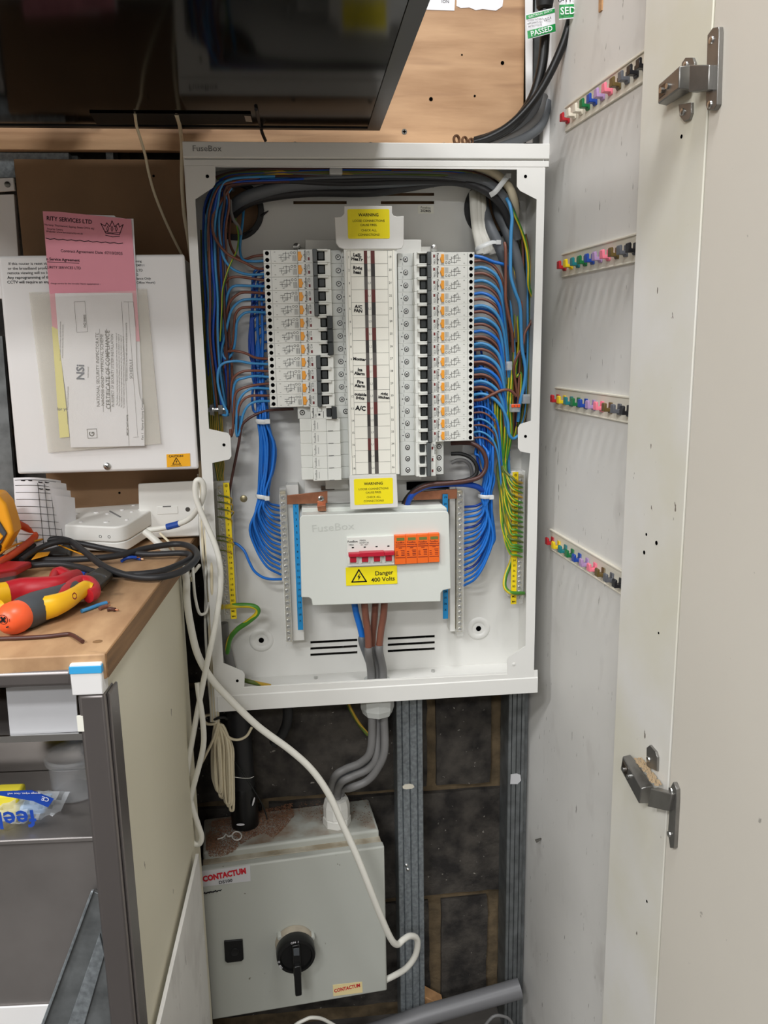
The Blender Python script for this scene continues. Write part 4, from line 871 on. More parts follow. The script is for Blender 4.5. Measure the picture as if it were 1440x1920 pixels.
for k in range(9):
    x = 376 + 3.2 * k
    wire('earth_wire', [(x + 2, 430 + 14 * k, -.03), (x + 2, 500 + 6 * k, -.034), (x + 6, 590, -.036), (x + 9, 680, -.036), (x + 12, 760, -.036), (x + 15, 820, -.036), (404 + 3 * (k % 6), 870, -.036), (410 + 2.2 * (k % 5), 912, -.035)], .0016, 'earth_wire_dull',
         'green and yellow earth wire running down the left wall to the earth bar', 'wire', 'earth wires on the left', jit=1.2)
for pts, m in (([(386, 325, -.05), (408, 362, -.055), (404, 400, -.06), (401, 470, -.06), (400, 560, -.055), (400, 620, -.05), (404, 690, -.045)], 'earth_wire_dull'), ([(441, 410, -.05), (447, 440, -.055), (444, 470, -.06), (430, 500, -.066), (418, 540, -.066), (416, 580, -.06), (413, 640, -.055)], 'earth_wire')):
    wire('earth_wire', pts, .0012, m, 'thin bare-looking earth wire in front of the left wire drop', 'wire', 'thin earth wires on the left')
# --- neutral tails gathered left of the breakers
for k in range(15):
    t = k / 14; ys = 500 + 17.5 * k; tx = 484 + (k % 5) * 4.4; ty = -.046 - (k % 4) * .006; kk = (k * 7) % 15; ex_ = 8 * math.sin(k * 1.9)
    xs = 466 + (k * 5 % 15) * 1.7
    b = max(0, ex_) + (14 if k in (3, 8, 12) else 0)
    wire('neutral_wire', [(500, ys, -.045), (492, ys + 4, -.044), (xs + 8 + .03 * k, ys + 20, -.044 - (k % 3) * .005), (xs + 10, max(ys + 60, 640), -.044 - (k % 3) * .006), (tx, 770, ty), (tx + .5, 792, ty), (tx + 4 + b * .8, 830 + 4 * k % 9, ty), (tx + 3 + b * .7, 880, ty), (tx + 1, 918, ty), (tx + .5, 932, ty),
         (hb_(t, 500, 470), hb_(t, 939, 984), ty), (hb_(t, 506, 480), hb_(t, 944, 1028), ty + .002), (hb_(t, 514, 501), hb_(t, 947, 1062), ty + .002), (526, hb_(t, 949, 1077), -.044)], .0019, 'blue_wire', 'blue neutral wire entering the left neutral bar, %s from the top' % ORD[k], 'wire', 'blue neutral wires of the left bundle', jit=.8)
for k in range(4):
    wire('neutral_wire', [(497, 505 + 25 * k, -.05), (484, 512 + 25 * k, -.05), (476 - 2 * k, 535 + 25 * k, -.05), (474 - 2 * k, 600 + 20 * k, -.05), (478, 700, -.052), (483, 770, -.05)], .0017, 'blue_wire_deep', 'dark blue neutral tail leaving a breaker towards the left bundle', 'wire', 'dark blue neutral tails on the left')
wire('blue_wire', [(432, 1018, -.045), (444, 1020, -.05), (458, 1033, -.055), (467, 1053, -.058), (477, 1071, -.058), (492, 1082, -.056), (508, 1086, -.052), (528, 1086, -.045)], .0021, 'blue_wire', 'single blue wire looping from the left earth bar to the neutral bar', 'wire')
def tie(pts, w, label, tail=None):
    P = [PY(*p) for p in pts]; mb = MB(); t = thing('cable_tie', P[0], label, 'cable tie')
    mb.tube(cat_(P, 4), w, 8, flat=.3); mb.build('strap', M['nylon'], t)
    a = P[-1]; MB().box(a.x - .0035, a.x + .0035, a.y - .004, a.y + .001, a.z - .0032, a.z + .0032).build('lock_head', M['nylon'], t, bevel=.0006)
tie([(479, 788, -.060), (482, 790, -.070), (490, 791, -.073), (497, 791, -.073), (502, 790, -.072)], .0035, 'white cable tie round the blue bundle, upper of the two on the left')
tie([(480, 929, -.060), (483, 931, -.070), (490, 932, -.073), (495, 933, -.073), (501, 934, -.072)], .0032, 'white cable tie round the blue bundle beside the left neutral bar')
# --- feeds out of the right column
for i in range(15):
    y = 481 + 23.6 * i
    if i < 2: y -= 1
    thin = .0024 if i < 12 else .0016
    sp_ = 1.0 if i < 12 else .8
    j = rw.uniform(-3, 3); yq = -.058
    if i == 0: pb = [(888, y, yq), (905, y + 3, -.062), (925, y + 11, -.064), (946, y + 17, -.064), (956, y + 30, -.05), (962, y + 70, -.04)]
    else: pb = [(888, y, yq), (904, y - 2, -.061), (920, y + 4, -.064), (934, y + 18, -.065), (942 + j * .5, y + 42, -.063), (946 + j, y + 78, -.058), (950 + j, y + 125, -.050), (953 + j, y + 170, -.042)]
    pr_ = [(888, y + 10, yq), (905, y + 9, -.060), (922, y + 16, -.062), (935, y + 31, -.062), (942 + j, y + 56, -.060), (945 + j, y + 92, -.055), (949 + j, y + 140, -.047)]
    if i == 11:
        pb = [(888, y, yq), (905, y - 2, -.062), (925, y + 6, -.066), (942, y + 25, -.067), (952, y + 50, -.066), (954, y + 72, -.066), (962, y + 82, -.064), (972, y + 76, -.06), (978, y + 70, -.05)]
        pr_ = [(888, y + 10, yq), (905, y + 8, -.064), (925, y - 2, -.068), (942, y - 9, -.069), (957, y - 8, -.068), (968, y + 2, -.064)]
    if i >= 12:
        pb = [(x - (i - 12) * 1.2 - (x - 888) * .12, yy, Y) for x, yy, Y in pb]; pr_ = [(x - (x - 888) * .12, yy, Y) for x, yy, Y in pr_]
    wire('blue_wire', pb, thin, 'blue_wire_pale' if i % 3 else 'blue_wire', 'blue wire curving out of the %s breaker of the right column' % ORD[i], 'wire', 'feed wires of the right breakers')
    wire('brown_wire', pr_, thin * .95, 'brown_wire', 'brown wire curving out of the %s breaker of the right column' % ORD[i], 'wire', 'feed wires of the right breakers')
    if i in (4, 5, 7, 8, 9, 10): wire('blue_wire', [(x, yy + 5, Y + .006) for x, yy, Y in pb], thin * .95, 'blue_wire_pale' if i % 2 else 'blue_wire', 'second, lower blue wire out of the %s breaker of the right column' % ORD[i], 'wire', 'feed wires of the right breakers')
    if i in (6, 8, 9, 10): wire('brown_wire', [(x, yy + 4, Y + .006) for x, yy, Y in pr_], thin * .9, 'brown_wire', 'second, lower brown wire out of the %s breaker of the right column' % ORD[i], 'wire', 'feed wires of the right breakers')
# --- big sheathed cables over the top and down the right
def cable(name, pts, r, m, label, group=None, cat='cable', flat=1.0):
    P = cat_([PY(*p) for p in pts], 6); o = MB().tube(P, r, 12, flat=flat).build(name, M[m], None, ang=80); return tag(o, label, cat, group)
cable('grey_cable', [(428, 398, -.004), (436, 390, -.02), (452, 375, -.04), (490, 360, -.05), (560, 346, -.052), (700, 342, -.052), (800, 336, -.052), (870, 334, -.054), (910, 344, -.058), (940, 368, -.058), (958, 405, -.05), (968, 450, -.045)], .0085, 'grey_cable', 'thick dark grey cable along the top of the board from the left hole')
cable('grey_cable', [(432, 410, -.004), (442, 398, -.02), (462, 382, -.036), (500, 370, -.042), (580, 361, -.044), (690, 361, -.044), (760, 352, -.046), (830, 340, -.05), (880, 345, -.056), (918, 362, -.062), (945, 392, -.056), (962, 440, -.045), (972, 500, -.04)], .0062, 'black_cable', 'black cable sagging below the thick grey one along the top')
cable('grey_cable', [(906, 375, -.006), (908, 395, -.03), (918, 425, -.045), (936, 462, -.05), (950, 500, -.048), (960, 545, -.044), (966, 590, -.04), (966, 640, -.034)], .0082, 'grey_cable', 'grey cable coming down from the right hole, left of its twin')
cable('grey_cable', [(930, 375, -.006), (936, 400, -.03), (950, 432, -.042), (964, 470, -.046), (974, 515, -.044), (980, 565, -.04), (982, 620, -.034), (980, 660, -.03)], .0082, 'grey_cable', 'grey cable coming down from the right hole, nearest the right wall')
for k, (x, y) in enumerate(((889, 372), (896, 376), (905, 380))):
    cable('white_cable', [(x - 2, y - 15, -.006), (x - 1, y, -.03), (x + 1, y + 30, -.042), (x + 4 + k * 2, y + 60, -.045), (x + 9 + k * 4, 455, -.046), (x + 11 + k * 5, 476, -.046)], .0042, 'white_cable', 'white flat cable tied together below the right hole', 'white cables at the right hole', flat=1.5)
cable('cream_cable', [(845, 325, -.045), (870, 337, -.05), (895, 347, -.052), (915, 358, -.052), (930, 372, -.04)], .0058, 'cream_cable', 'pale cable showing under the dark ones at the top right')
cable('cream_cable', [(890, 312, -.055), (915, 319, -.058), (938, 333, -.06), (955, 352, -.06), (964, 376, -.055), (966, 400, -.04), (960, 425, -.02)], .0062, 'cream_cable', 'pale cable arching over the right hole beyond the cable tie')
tops = ('brown_wire_dark', 'earth_wire_dull', 'blue_wire_deep', 'brown_wire', 'grey_cable', 'earth_wire_dull', 'brown_wire_dark', 'blue_wire_pale', 'grey_cable', 'black_cable', 'black_cable')
for k, m in enumerate(tops):
    y = 317 + 2.4 * k; nm = m.split('_')[0]
    cable(nm + '_wire', [(405 + 3 * k, y + 16, -.05), (440, y + 6, -.055), (520, y + 3 * math.sin(k), -.06), (640, y + 4 * math.sin(k * 2.1), -.06), (760, y - 1 + 3 * math.sin(k * 1.3), -.06), (860, y + 2, -.058), (915, y + 16, -.055), (950, y + 45, -.045)], .0022 if k < 8 else .0034, m,
          nm + ' wire just below the top rail, %s from the top of that run' % ORD[k], 'wires below the top rail', 'wire')
cable('grey_wire', [(406, 330, -.045), (440, 325, -.05), (500, 322, -.052), (560, 316, -.05), (620, 312, -.045)], .006, 'grey_sheath', 'light grey cable at the top left corner of the board')
cable('grey_wire', [(432, 375, -.05), (433, 395, -.054), (438, 412, -.056), (447, 425, -.05), (452, 440, -.045)], .0022, 'grey_sheath', 'short grey cable hanging in front of the left hole')
tie([(919, 366, -.072), (928, 360, -.076), (938, 348, -.077), (947, 336, -.076), (953, 330, -.072)], .0036, 'white cable tie round the dark cables at the top right')
tie([(892, 468, -.052), (899, 464, -.060), (912, 458, -.062), (924, 454, -.060), (934, 455, -.056)], .0034, 'white cable tie round the white cables below the right hole')
T('white_clip', MB().box(PY(618, 322, -.07).x, PY(642, 322, -.07).x, -.072, -.060, PY(630, 327, -.07).z, PY(630, 315, -.07).z), M['nylon'], 'small white clip on the wires under the top rail', 'clip', bevel=.001)
# --- loose wires down the right wall
wire('blue_wire', [(950, 372, -.066), (956, 385, -.070), (960, 408, -.072), (958, 440, -.072), (957, 490, -.072), (958, 520, -.072), (966, 548, -.072), (975, 575, -.070), (977, 620, -.068), (979, 655, -.066), (985, 690, -.064), (983, 720, -.062), (975, 755, -.058), (971, 790, -.05)], .0026, 'blue_wire_pale', 'long blue wire snaking down in front of the grey cables on the right', 'wire')
wire('brown_wire', [(946, 455, -.066), (948, 470, -.07), (948, 520, -.07), (948, 560, -.07), (953, 590, -.068), (960, 625, -.064), (962, 660, -.056)], .0024, 'brown_wire', 'straight brown wire in front of the grey cables on the right', 'wire')
wire('earth_wire', [(960, 392, -.06), (966, 405, -.062), (977, 430, -.062), (987, 465, -.06), (991, 500, -.058), (991, 535, -.056), (1000, 565, -.05), (1002, 600, -.045)], .0022, 'earth_wire', 'bright yellow earth wire curving down along the right wall', 'wire')
wire('brown_wire', [(1003, 585, -.05), (995, 605, -.054), (984, 625, -.058), (981, 645, -.06), (970, 668, -.06), (963, 690, -.056), (966, 715, -.05), (970, 740, -.046)], .002, 'brown_wire', 'brown wire slanting from the right wall into the lever connector', 'wire')
rs = random.Random(5)
mix = ['brown_wire', 'brown_wire_dark', 'earth_wire', 'blue_wire_deep', 'earth_wire_dull', 'brown_wire', 'earth_wire_dull', 'brown_wire_dark', 'blue_wire_pale', 'earth_wire', 'brown_wire', 'earth_wire_dull']
for k in range(24):
    m = mix[k % 12]; x = 940 + 2.4 * k; d = -.022 - .012 * (k % 3); nm = {'e': 'earth', 'b': m.split('_')[0]}[m[0]]
    y0 = 470 + rs.uniform(0, 160) if k < 16 else 440
    wire(nm + '_wire', [(min(x - 4, 985), y0, d), (min(x, 992), y0 + 60, d), (min(x + rs.uniform(-6, 6), 994), (y0 + 830) / 2, d), (min(x + rs.uniform(-10, 4), 990), 700, d), (min(x - rs.uniform(0, 10), 985), 770, d), (min(945 + (x - 940) * .55, 970), 822, d)], .0018, m,
         nm + ' wire deep in the tangle along the right wall', 'wire', nm + ' wires in the right tangle', jit=1.5)
# --- earths fanning into the right earth bar
for k in range(18):
    t = k / 17; yk = 903 + 9.2 * k if k < 15 else 1000 + 14 * (k - 14); xs = 922 + (k * 7 % 18) * 1.9
    wire('earth_wire', [(xs + 6, 690 + (k % 5) * 9, -.038 - (k % 3) * .006), (xs + 3, 760, -.042 - (k % 3) * .006), (xs + 4, 820, -.046 - (k % 3) * .006), (hb_(t, 940, 932) + (k % 3) * 5, min(870, yk - 20) + 8 * t, -.052), (hb_(t, 950, 940) + (k % 4) * 2, hb_(t, 888, 985), -.058), (hb_(t, 960, 954), yk - 7, -.063), (968, yk - 1, -.065), (980, yk + 3, -.056)],
         .0019, 'earth_wire' if k % 3 else 'earth_wire_dull', 'green and yellow earth wire entering the right earth bar, %s from the top' % ORD[k], 'wire', 'earth wires of the right earth bar', jit=.8)
wire('earth_wire', [(966, 1030, -.045), (957, 1056, -.05), (948, 1080, -.055), (946, 1098, -.06), (952, 1108, -.064), (962, 1112, -.066), (982, 1112, -.055)], .0032, 'earth_wire', 'thick earth wire looping into the foot of the right earth bar', 'wire')
for k, y in enumerate((932, 944, 957, 972, 1008, 1016, 1034)):
    wire('earth_wire', [(408, y - 3, -.056), (418, y - 2, -.062), (428, y, -.064), (434 + (k % 3) * 2, y + 3, -.06), (434, y + 10 + (k % 2) * 4, -.052), (430, y + 18, -.04)], .0011, 'earth_wire_dull', 'thin earth wire bent over the left yellow number strip', 'wire', 'thin wires over the left number strip')
# --- neutral tails on the right
for k in range(16):
    t = k / 15; tx = 904 + (k % 5) * 4.2; ty = -.046 - (k % 4) * .006; xs = 884 + (k * 5 % 16) * 2.0; y0 = 640 + 14 * k
    lo = min(y0, 810)
    wire('neutral_wire', [(884, lo, -.042), (890 + .5 * k, lo + 12, -.042 - .004 * (k % 3)), (xs + 6, lo + 40, -.042 - (k % 3) * .006), (xs + 10 + (k % 3) * 3, 850 + 2 * k % 10, ty), (tx + 3 + (k % 4), 895, ty), (tx, 922, ty), (tx, 935, ty),
         (hb_(t, 906, 922) + (3 if k == 15 else 0), hb_(t, 940, 1000), ty), (hb_(t, 902, 912), hb_(t, 944, 1050), ty), (hb_(t, 892, 892), hb_(t, 948, 1085), ty + .003), (870, hb_(t, 951, 1099), -.044)], .0020, 'blue_wire' if k % 4 else 'blue_wire_deep', 'blue neutral wire entering the right neutral bar, %s from the top' % ORD[k], 'wire', 'blue neutral wires of the right bundle', jit=.8)
wire('neutral_wire', [(918, 935, -.05), (922, 960, -.05), (927, 1000, -.05), (926, 1015, -.05), (915, 1032, -.05), (905, 1050, -.048), (890, 1070, -.046)], .0021, 'blue_wire', 'blue wire bowing out to the right of its bundle', 'wire')
for k in range(6):
    wire('neutral_wire', [(885, 640 + 30 * k, -.04), (900, 650 + 30 * k, -.04), (905 + k, 700 + 20 * k, -.038), (900 + k * 2, 800 + 5 * k, -.04)], .0018, 'blue_wire_deep', 'dark blue wire behind the right breakers above the bundle', 'wire', 'dark blue wires behind the right breakers')
tie([(897, 930, -.058), (901, 931, -.070), (908, 932, -.074), (915, 932, -.074), (921, 932, -.072)], .0030, 'white cable tie round the blue bundle beside the right neutral bar')
# --- cables of the three pole breaker
cable('brown_cable', [(846, 831, -.055), (866, 830, -.062), (886, 832, -.068), (902, 842, -.072), (911, 860, -.074), (910, 880, -.075), (898, 895, -.076), (875, 902, -.077), (840, 906, -.077), (805, 909, -.076), (780, 920, -.072), (764, 938, -.066), (757, 960, -.055)], .0034, 'brown_wire_dark', 'thick dark brown cable looping out of the three pole breaker')
cable('black_wire', [(846, 851, -.055), (864, 851, -.06), (882, 858, -.064), (893, 872, -.066), (893, 888, -.066), (880, 898, -.067), (850, 904, -.069), (806, 906, -.069), (778, 917, -.064), (759, 938, -.058), (753, 960, -.05)], .0030, 'black_matt', 'black cable looping out of the middle of the three pole breaker')
cable('grey_wire', [(846, 868, -.055), (858, 863, -.056), (872, 864, -.056), (882, 874, -.054), (885, 890, -.05), (884, 905, -.045)], .0028, 'grey_sheath', 'grey wire arching out of the foot of the three pole breaker')
cable('blue_cable', [(905, 920, -.062), (893, 912, -.068), (870, 908, -.070), (835, 908, -.071), (800, 912, -.071), (778, 923, -.070), (766, 939, -.067), (761, 962, -.055)], .0044, 'blue_wire_deep', 'thick blue cable running into the top of the switch cover')
# --- connectors
def connector(px, py, Y, w, h, lever, label):
    q = PY(px, py, Y); t = thing('wire_connector', q, label, 'connector')
    MB().box(q.x - w / 2, q.x + w / 2, q.y - .005, q.y + .005, q.z - h / 2, q.z + h / 2).build('housing', M['conn_clear'], t, bevel=.0008)
    MB().box(q.x - w * .35, q.x + w * .35, q.y - .003, q.y + .003, q.z - h * .3, q.z + h * .25).build('contact', M['steel'], t)
    if lever:
        for k in range(3): MB().box(q.x - w / 2 + w / 3 * k + .0003, q.x - w / 2 + w / 3 * (k + 1) - .0003, q.y - .0075, q.y - .005, q.z + h * .1, q.z + h * .5).build('lever', M['orange_lever'], t, bevel=.0006)
connector(954, 686, -.066, .008, .013, False, 'clear wire connector in the right tangle, higher up')
connector(986, 748, -.064, .011, .014, False, 'clear wire connector against the right wall, above the frame tab')
connector(965, 765, -.064, .014, .012, True, 'clear connector with orange levers in the right tangle')
# --- incoming tails
cg = thing('cable_gland', PY(706, 1340, -.05), 'large pale grey cable gland under the distribution board', 'gland')
gq = PY(707, 1318, -.05); gx_ = gq.x
MB().lathe([(.021, 0), (.0235, .002), (.0235, .010)], (gx_, -.055, .7195), (0, 0, -1), 6 * 4).build('thread_collar', M['gland'], cg)
MB().lathe([(.0250, .008), (.0268, .011), (.0268, .028), (.0235, .038), (.0150, .041)], (gx_, -.055, .7195), (0, 0, -1), 8).build('dome_nut', M['gland'], cg, smooth=False)
MB().lathe([(.021, 0), (.021, .006), (.013, .007)], (gx_, -.055, zt - .003), (0, 0, 1), 24).build('lock_ring', M['gland'], cg)
ZCT = .468
dg = thing('cable_gland', PZ(632, 1550, ZCT), 'white cable gland on the dusty top of the isolator box', 'gland')
dgc = PZ(632, 1543, ZCT)
MB().lathe([(.0235, .0005), (.0235, .013), (.021, .014)], dgc, (0, 0, 1), 8).build('collar_nut', M['plastic_white'], dg, smooth=False)
MB().lathe([(.0205, .013), (.0222, .016), (.0222, .034), (.0195, .046), (.0150, .048)], dgc, (0, 0, 1), 10).build('dome_nut', M['plastic_white'], dg, smooth=False)
def at_g(dx, dz, dy=0): return V((gx_ + dx, -.055 + dy, .72 + dz))
tails = (('blue', [(664, 1128), (668, 1150), (675, 1175), (680, 1197)], [(-.010, .0), None], 'blue_wire', -.008),
         ('brown', [(683, 1128), (686, 1160), (690, 1190), (691, 1217)], None, 'brown_wire', -.0095), ('brown', [(704, 1128), (702, 1160), (699, 1190), (698, 1214)], None, 'brown_wire', .0), ('brown', [(721, 1126), (719, 1155), (714, 1185), (711, 1213)], None, 'brown_wire', .0095))
low = ([(705, 1378, -.06), (700, 1405, -.055), (682, 1428, -.05), (655, 1443, -.05), (632, 1458, -.05)], [(699, 1378, -.075), (695, 1406, -.07), (676, 1430, -.066), (648, 1442, -.062), (628, 1456, -.058)], [(711, 1378, -.068), (706, 1412, -.066), (692, 1440, -.066), (662, 1455, -.064), (641, 1466, -.06)], [(722, 1378, -.07), (721, 1405, -.07), (708, 1440, -.07), (688, 1464, -.068), (658, 1477, -.064)])
names = ('blue incoming tail with grey sheath under the main switch', 'leftmost of the three brown incoming tails under the main switch', 'middle brown incoming tail, set behind the other two', 'rightmost of the three brown incoming tails under the main switch')
for k, (c, top, _, m, dx) in enumerate(tails):
    yb_k = (-.062, -.074, -.058, -.070)[k]
    core = [PY(x, y, yb_k) for x, y in top]
    t = thing('supply_cable', core[-1], names[k], 'cable')
    MB().tube(cat_(core, 5), .0054 if k else .0050, 14).build('core', M[m], t, ang=80)
    dyk = (.010, -.008, .006, -.004)[k]; e = dgc + V(((.004, -.009, .002, .010)[k] * .9, (.008, -.002, -.006, .002)[k], 0))
    sh = [core[-1] + V((0, 0, .003)), core[-1] - V((0, 0, .008)), at_g(dx, .035, dyk * .7), at_g(dx, .0, dyk), at_g(dx, -.035, dyk)] + [PY(*p) for p in low[k][1:]] + [e + V((0, 0, .060)), e + V((0, 0, .040)), e + V((0, 0, .02))]
    MB().tube(cat_(sh, 7), .0064, 14).build('sheath', M['grey_sheath'] if k else M['grey_cable'], t, ang=80)
# earth cable at the bottom left
et = thing('earth_cable', PY(470, 1160, -.06), 'thick green and yellow earth cable looping from the left earth bar into grey sheath', 'cable')
MB().tube(cat_([PY(*p) for p in ((416, 1138, -.05), (430, 1137, -.058), (450, 1135, -.062), (472, 1136, -.064), (483, 1142, -.064), (481, 1152, -.062), (465, 1166, -.058), (445, 1180, -.05), (432, 1196, -.042), (427, 1215, -.036), (426, 1240, -.03))], 6), .0040, 12).build('core', M['earth_wire'], et, ang=80)
MB().tube(cat_([PY(*p) for p in ((419, 1168, -.03), (421, 1195, -.03), (427, 1225, -.03), (434, 1255, -.03), (444, 1275, -.04))], 6), .0075, 12).build('sheath', M['grey_sheath'], et, ang=80)
wire('earth_cable', [(436, 1262, -.05), (452, 1273, -.06), (472, 1279, -.064), (490, 1283, -.06), (506, 1286, -.05)], .0036, 'earth_wire_dull', 'earth cable lying in the bottom tray behind the left tab', 'cable')
# ================================================================== enclosure, paperwork and bench on the left
YE = -.10
def ptext(mb, s, px, py, Y, h, rot=0.0, bold=0.0, sx=1.0):
    """lettering about h pixels tall centred at a pixel on plane y=Y"""
    q = PY(px, py, Y); k = (PY(px + 10, py, Y) - q).length / 10
    return mb.text(s, h * k * 1.36, q.x, Y, q.z, rot, bold, sx)
def psheet(pts, Y, t=.0004): return MB().prism([PY(x, y, Y) for x, y in pts], (0, t, 0))
en = thing('wall_enclosure', PY(200, 884, -.05), 'white metal wall enclosure with papers in a clear wallet on its door', 'enclosure')
fr = [PY(x, y, YE + .014) for x, y in ((-1, 482), (345, 479), (371, 877), (36, 887))]
MB().hexa([V((p.x + sx, -.0005, p.z + sz)) for p, sx, sz in zip(fr, (.002, -.002, -.002, .002), (-.002, -.002, .002, .002))], [V((p.x + sx, YE + .012, p.z + sz)) for p, sx, sz in zip(fr, (.002, -.002, -.002, .002), (-.002, -.002, .002, .002))]).build('body', M['metal_white'], en, bevel=.002)
MB().hexa([PY(x, y, YE + .022) for x, y in ((-4, 480), (346, 477), (373, 879), (34, 889))], [PY(x, y, YE) for x, y in ((-4, 480), (346, 477), (373, 879), (34, 889))]).build('door', M['metal_white'], en, bevel=.0035, seg=3)
q = PY(201, 874, YE); s = MB().lathe([(.0052, 0), (.005, .0016), (.0034, .0028), (.001, .0032)], q, (0, -1, 0), 16).build('door_screw', M['steel'], en)
mb = MB(); cross(mb, q.x, q.y - .0033, q.z, .0022); mb.build('screw_slot', M['hole'], s, smooth=False)
mb = MB()
for k, (t_, x) in enumerate((('If this router is reset via the', 59), ('or the broadband provider', 56), ('remote viewing will no longer', 60), ('Any reprogramming of the', 55), ('CCTV will require an engineer', 61))): ptext(mb, t_, x, 494.5 + 8.6 * k, YE - .0004, 5.6, 0, .012 if k > 2 else .004, 1.0)
for t_, x, y in (('commissioning', 247, 490), ('204911', 262, 497.5), ('LTD', 262, 507), ('G', 257, 515), ('attendance Only', 262, 522.5), ('out of Office Hours)', 265, 530)): ptext(mb, t_, x, y, YE - .0004, 4.6, 0, .004)
mb.build('lettering', M['ink'], en, smooth=False)
cs = psheet(((312, 852), (356, 850), (357, 874), (313, 876)), YE - .0008).build('caution_label', M['amber_label'], en, smooth=False)
mb = MB(); ptext(mb, 'CAUTION!', 330, 855.5, YE - .0011, 4.2, 0, .02); q = PY(331, 865, YE); bolt_tri(q.x, q.z, .0085, YE - .0011, mb); ptext(mb, 'MAINS VOLTAGE', 331, 873, YE - .0011, 2.0); mb.build('lettering', M['ink'], cs, smooth=False)
# clear wallet with the sheets it holds
wl = thing('document_wallet', PY(180, 846, YE - .004), 'clear plastic document wallet stuck on the white enclosure door', 'wallet')
psheet(((54, 548), (275, 541), (302, 832), (90, 849)), YE - .0025).build('back_film', M['wallet'], wl, smooth=False)
rows = []; rnd = random.Random(2)
for i in range(13):
    r = []
    for k in range(11):
        u, v = k / 10, i / 12; x = hb_(v, hb_(u, 55, 275), hb_(u, 91, 301)); y = hb_(v, hb_(u, 552, 544), hb_(u, 848, 832)); q = PY(x, y, YE - .012 - .004 * math.sin(PI * u) + rnd.uniform(-.0011, .0011))
        r.append(q)
    rows.append(r)
MB().grid(rows).build('front_film', M['wallet'], wl)
def sheet(name, pts, Y, m, label, cat):
    t = thing(name, PY(*pts[-1], Y), label, cat); psheet(pts, Y).build('sheet', M[m], t, smooth=False); return t
sheet('paper_sheet', [(150, 402), (214, 404), (217, 407), (236, 410), (250, 410), (268, 760), (190, 770)], YE - .0034, 'paper', 'plain white sheet showing at the right edge behind the pink page', 'paper')
pk = sheet('pink_agreement', [(80, 396), (110, 397), (246, 411), (262, 640), (150, 640), (98, 612)], YE - .0046, 'pink_paper', 'pink service agreement page with a crown printed at the top', 'paper')
mb = MB(); YP2 = YE - .0050
ptext(mb, 'RITY SERVICES LTD', 130, 413, YP2, 8, -5, .012, .92); ptext(mb, 'Nursery, Thornwood, Epping, Essex CM16 6LJ', 130, 425, YP2, 3.6, -5); ptext(mb, 'Security Centre', 103, 430, YP2, 3.4, -5); ptext(mb, 'Website: www.lancesecurity.co.uk', 121, 436, YP2, 3.6, -4)
for k in range(18):
    a = PY(86 + 8 * k, 446.5 + .52 * k + (1.6 if k % 2 else 0), YP2); b = PY(94 + 8 * k, 447 + .52 * k + (0 if k % 2 else 1.6), YP2); mb.line(a.x, a.z, b.x, b.z, .0009, YP2)
ptext(mb, 'Contract Agreement Date :07/10/2025', 172, 473, YP2, 5.4, -3, .006); ptext(mb, 'n Service Agreement', 118, 487, YP2, 5.4, -3, .016); a, b = PY(89, 491, YP2), PY(148, 493.5, YP2); mb.line(a.x, a.z, b.x, b.z, .0006, YP2)
ptext(mb, 'CURITY SERVICES LTD', 118, 502, YP2, 5, -2, .004); ptext(mb, 'charge service for the Intruder Alarm equipment at :-', 142, 532, YP2, 3.2, -1.5)
def pline(mb, pts, w, Y):
    Q = [PY(x, y, Y) for x, y in pts]
    for a, b in zip(Q, Q[1:]): mb.line(a.x, a.z, b.x, b.z, w, Y)
pline(mb, [(198, 437), (189, 419), (197, 424), (200, 418), (206, 425), (210, 414), (215, 425), (222, 419), (224, 426), (231, 421), (224, 440), (198, 437)], .0008, YP2); pline(mb, [(198, 441), (211, 444), (224, 443)], .0008, YP2); pline(mb, [(197, 434), (211, 437), (225, 436)], .0006, YP2)
for x in (202, 210, 218): pline(mb, [(x, 424), (x + 2, 429), (x, 434), (x - 2, 429), (x, 424)], .0006, YP2)
mb.build('lettering', M['ink'], pk, smooth=False)
yn = sheet('yellow_note', [(97, 612), (108, 612), (130, 819), (112, 821)], YE - .0040, 'yellow_paper', 'pale yellow slip showing at the left behind the certificate', 'paper')
mb = MB(); ptext(mb, 'for you', 119, 767, YE - .0045, 6, 0, .01); mb.build('lettering', M['ink'], yn, smooth=False)
ce = sheet('certificate', [(103, 550), (248, 549), (254, 618), (256, 690), (262, 745), (270, 760), (271, 836), (133, 839), (124, 740), (110, 640)], YE - .0062, 'paper', 'white certificate turned on its side in the clear wallet', 'paper')
mb = MB(); Y3 = YE - .0067
ptext(mb, 'NATIONAL SECURITY INSPECTORATE', 183.5, 694, Y3, 6.2, 86, 0, .98); ptext(mb, 'NACOSS GOLD - APPROVAL SCHEME', 192, 694, Y3, 5.8, 86, 0, 1.04); ptext(mb, 'CERTIFICATE OF COMPLIANCE', 202.5, 694, Y3, 8.6, 86, .004, .92); ptext(mb, 'IN RESPECT OF SECURITY SYSTEM INSTALLATION', 211, 695, Y3, 5.2, 86, 0, .88)
pline(mb, [(194, 772), (186.5, 617)], .0004, Y3); pline(mb, [(207.5, 772), (199.5, 617)], .0006, Y3)
for k in range(4): ptext(mb, 'This Certificate is issued by the approved Company named in part One of the Schedule in respect of', 219 + 4.2 * k, 693 + 2 * k, Y3, 2.8, 86, .004, .88)
ptext(mb, 'IMPORTANT NOTE:', 239, 797, Y3, 3.4, 86, .016); ptext(mb, 'Your sole insurance cover may be invalid unless your security system is covered by', 237, 660, Y3, 3, 86, .012, .8); ptext(mb, 'SCHEDULE', 246, 692, Y3, 5.6, 86); ptext(mb, 'Part 1   Name of Issuing Company', 267, 786, Y3, 4.2, 86, .006)
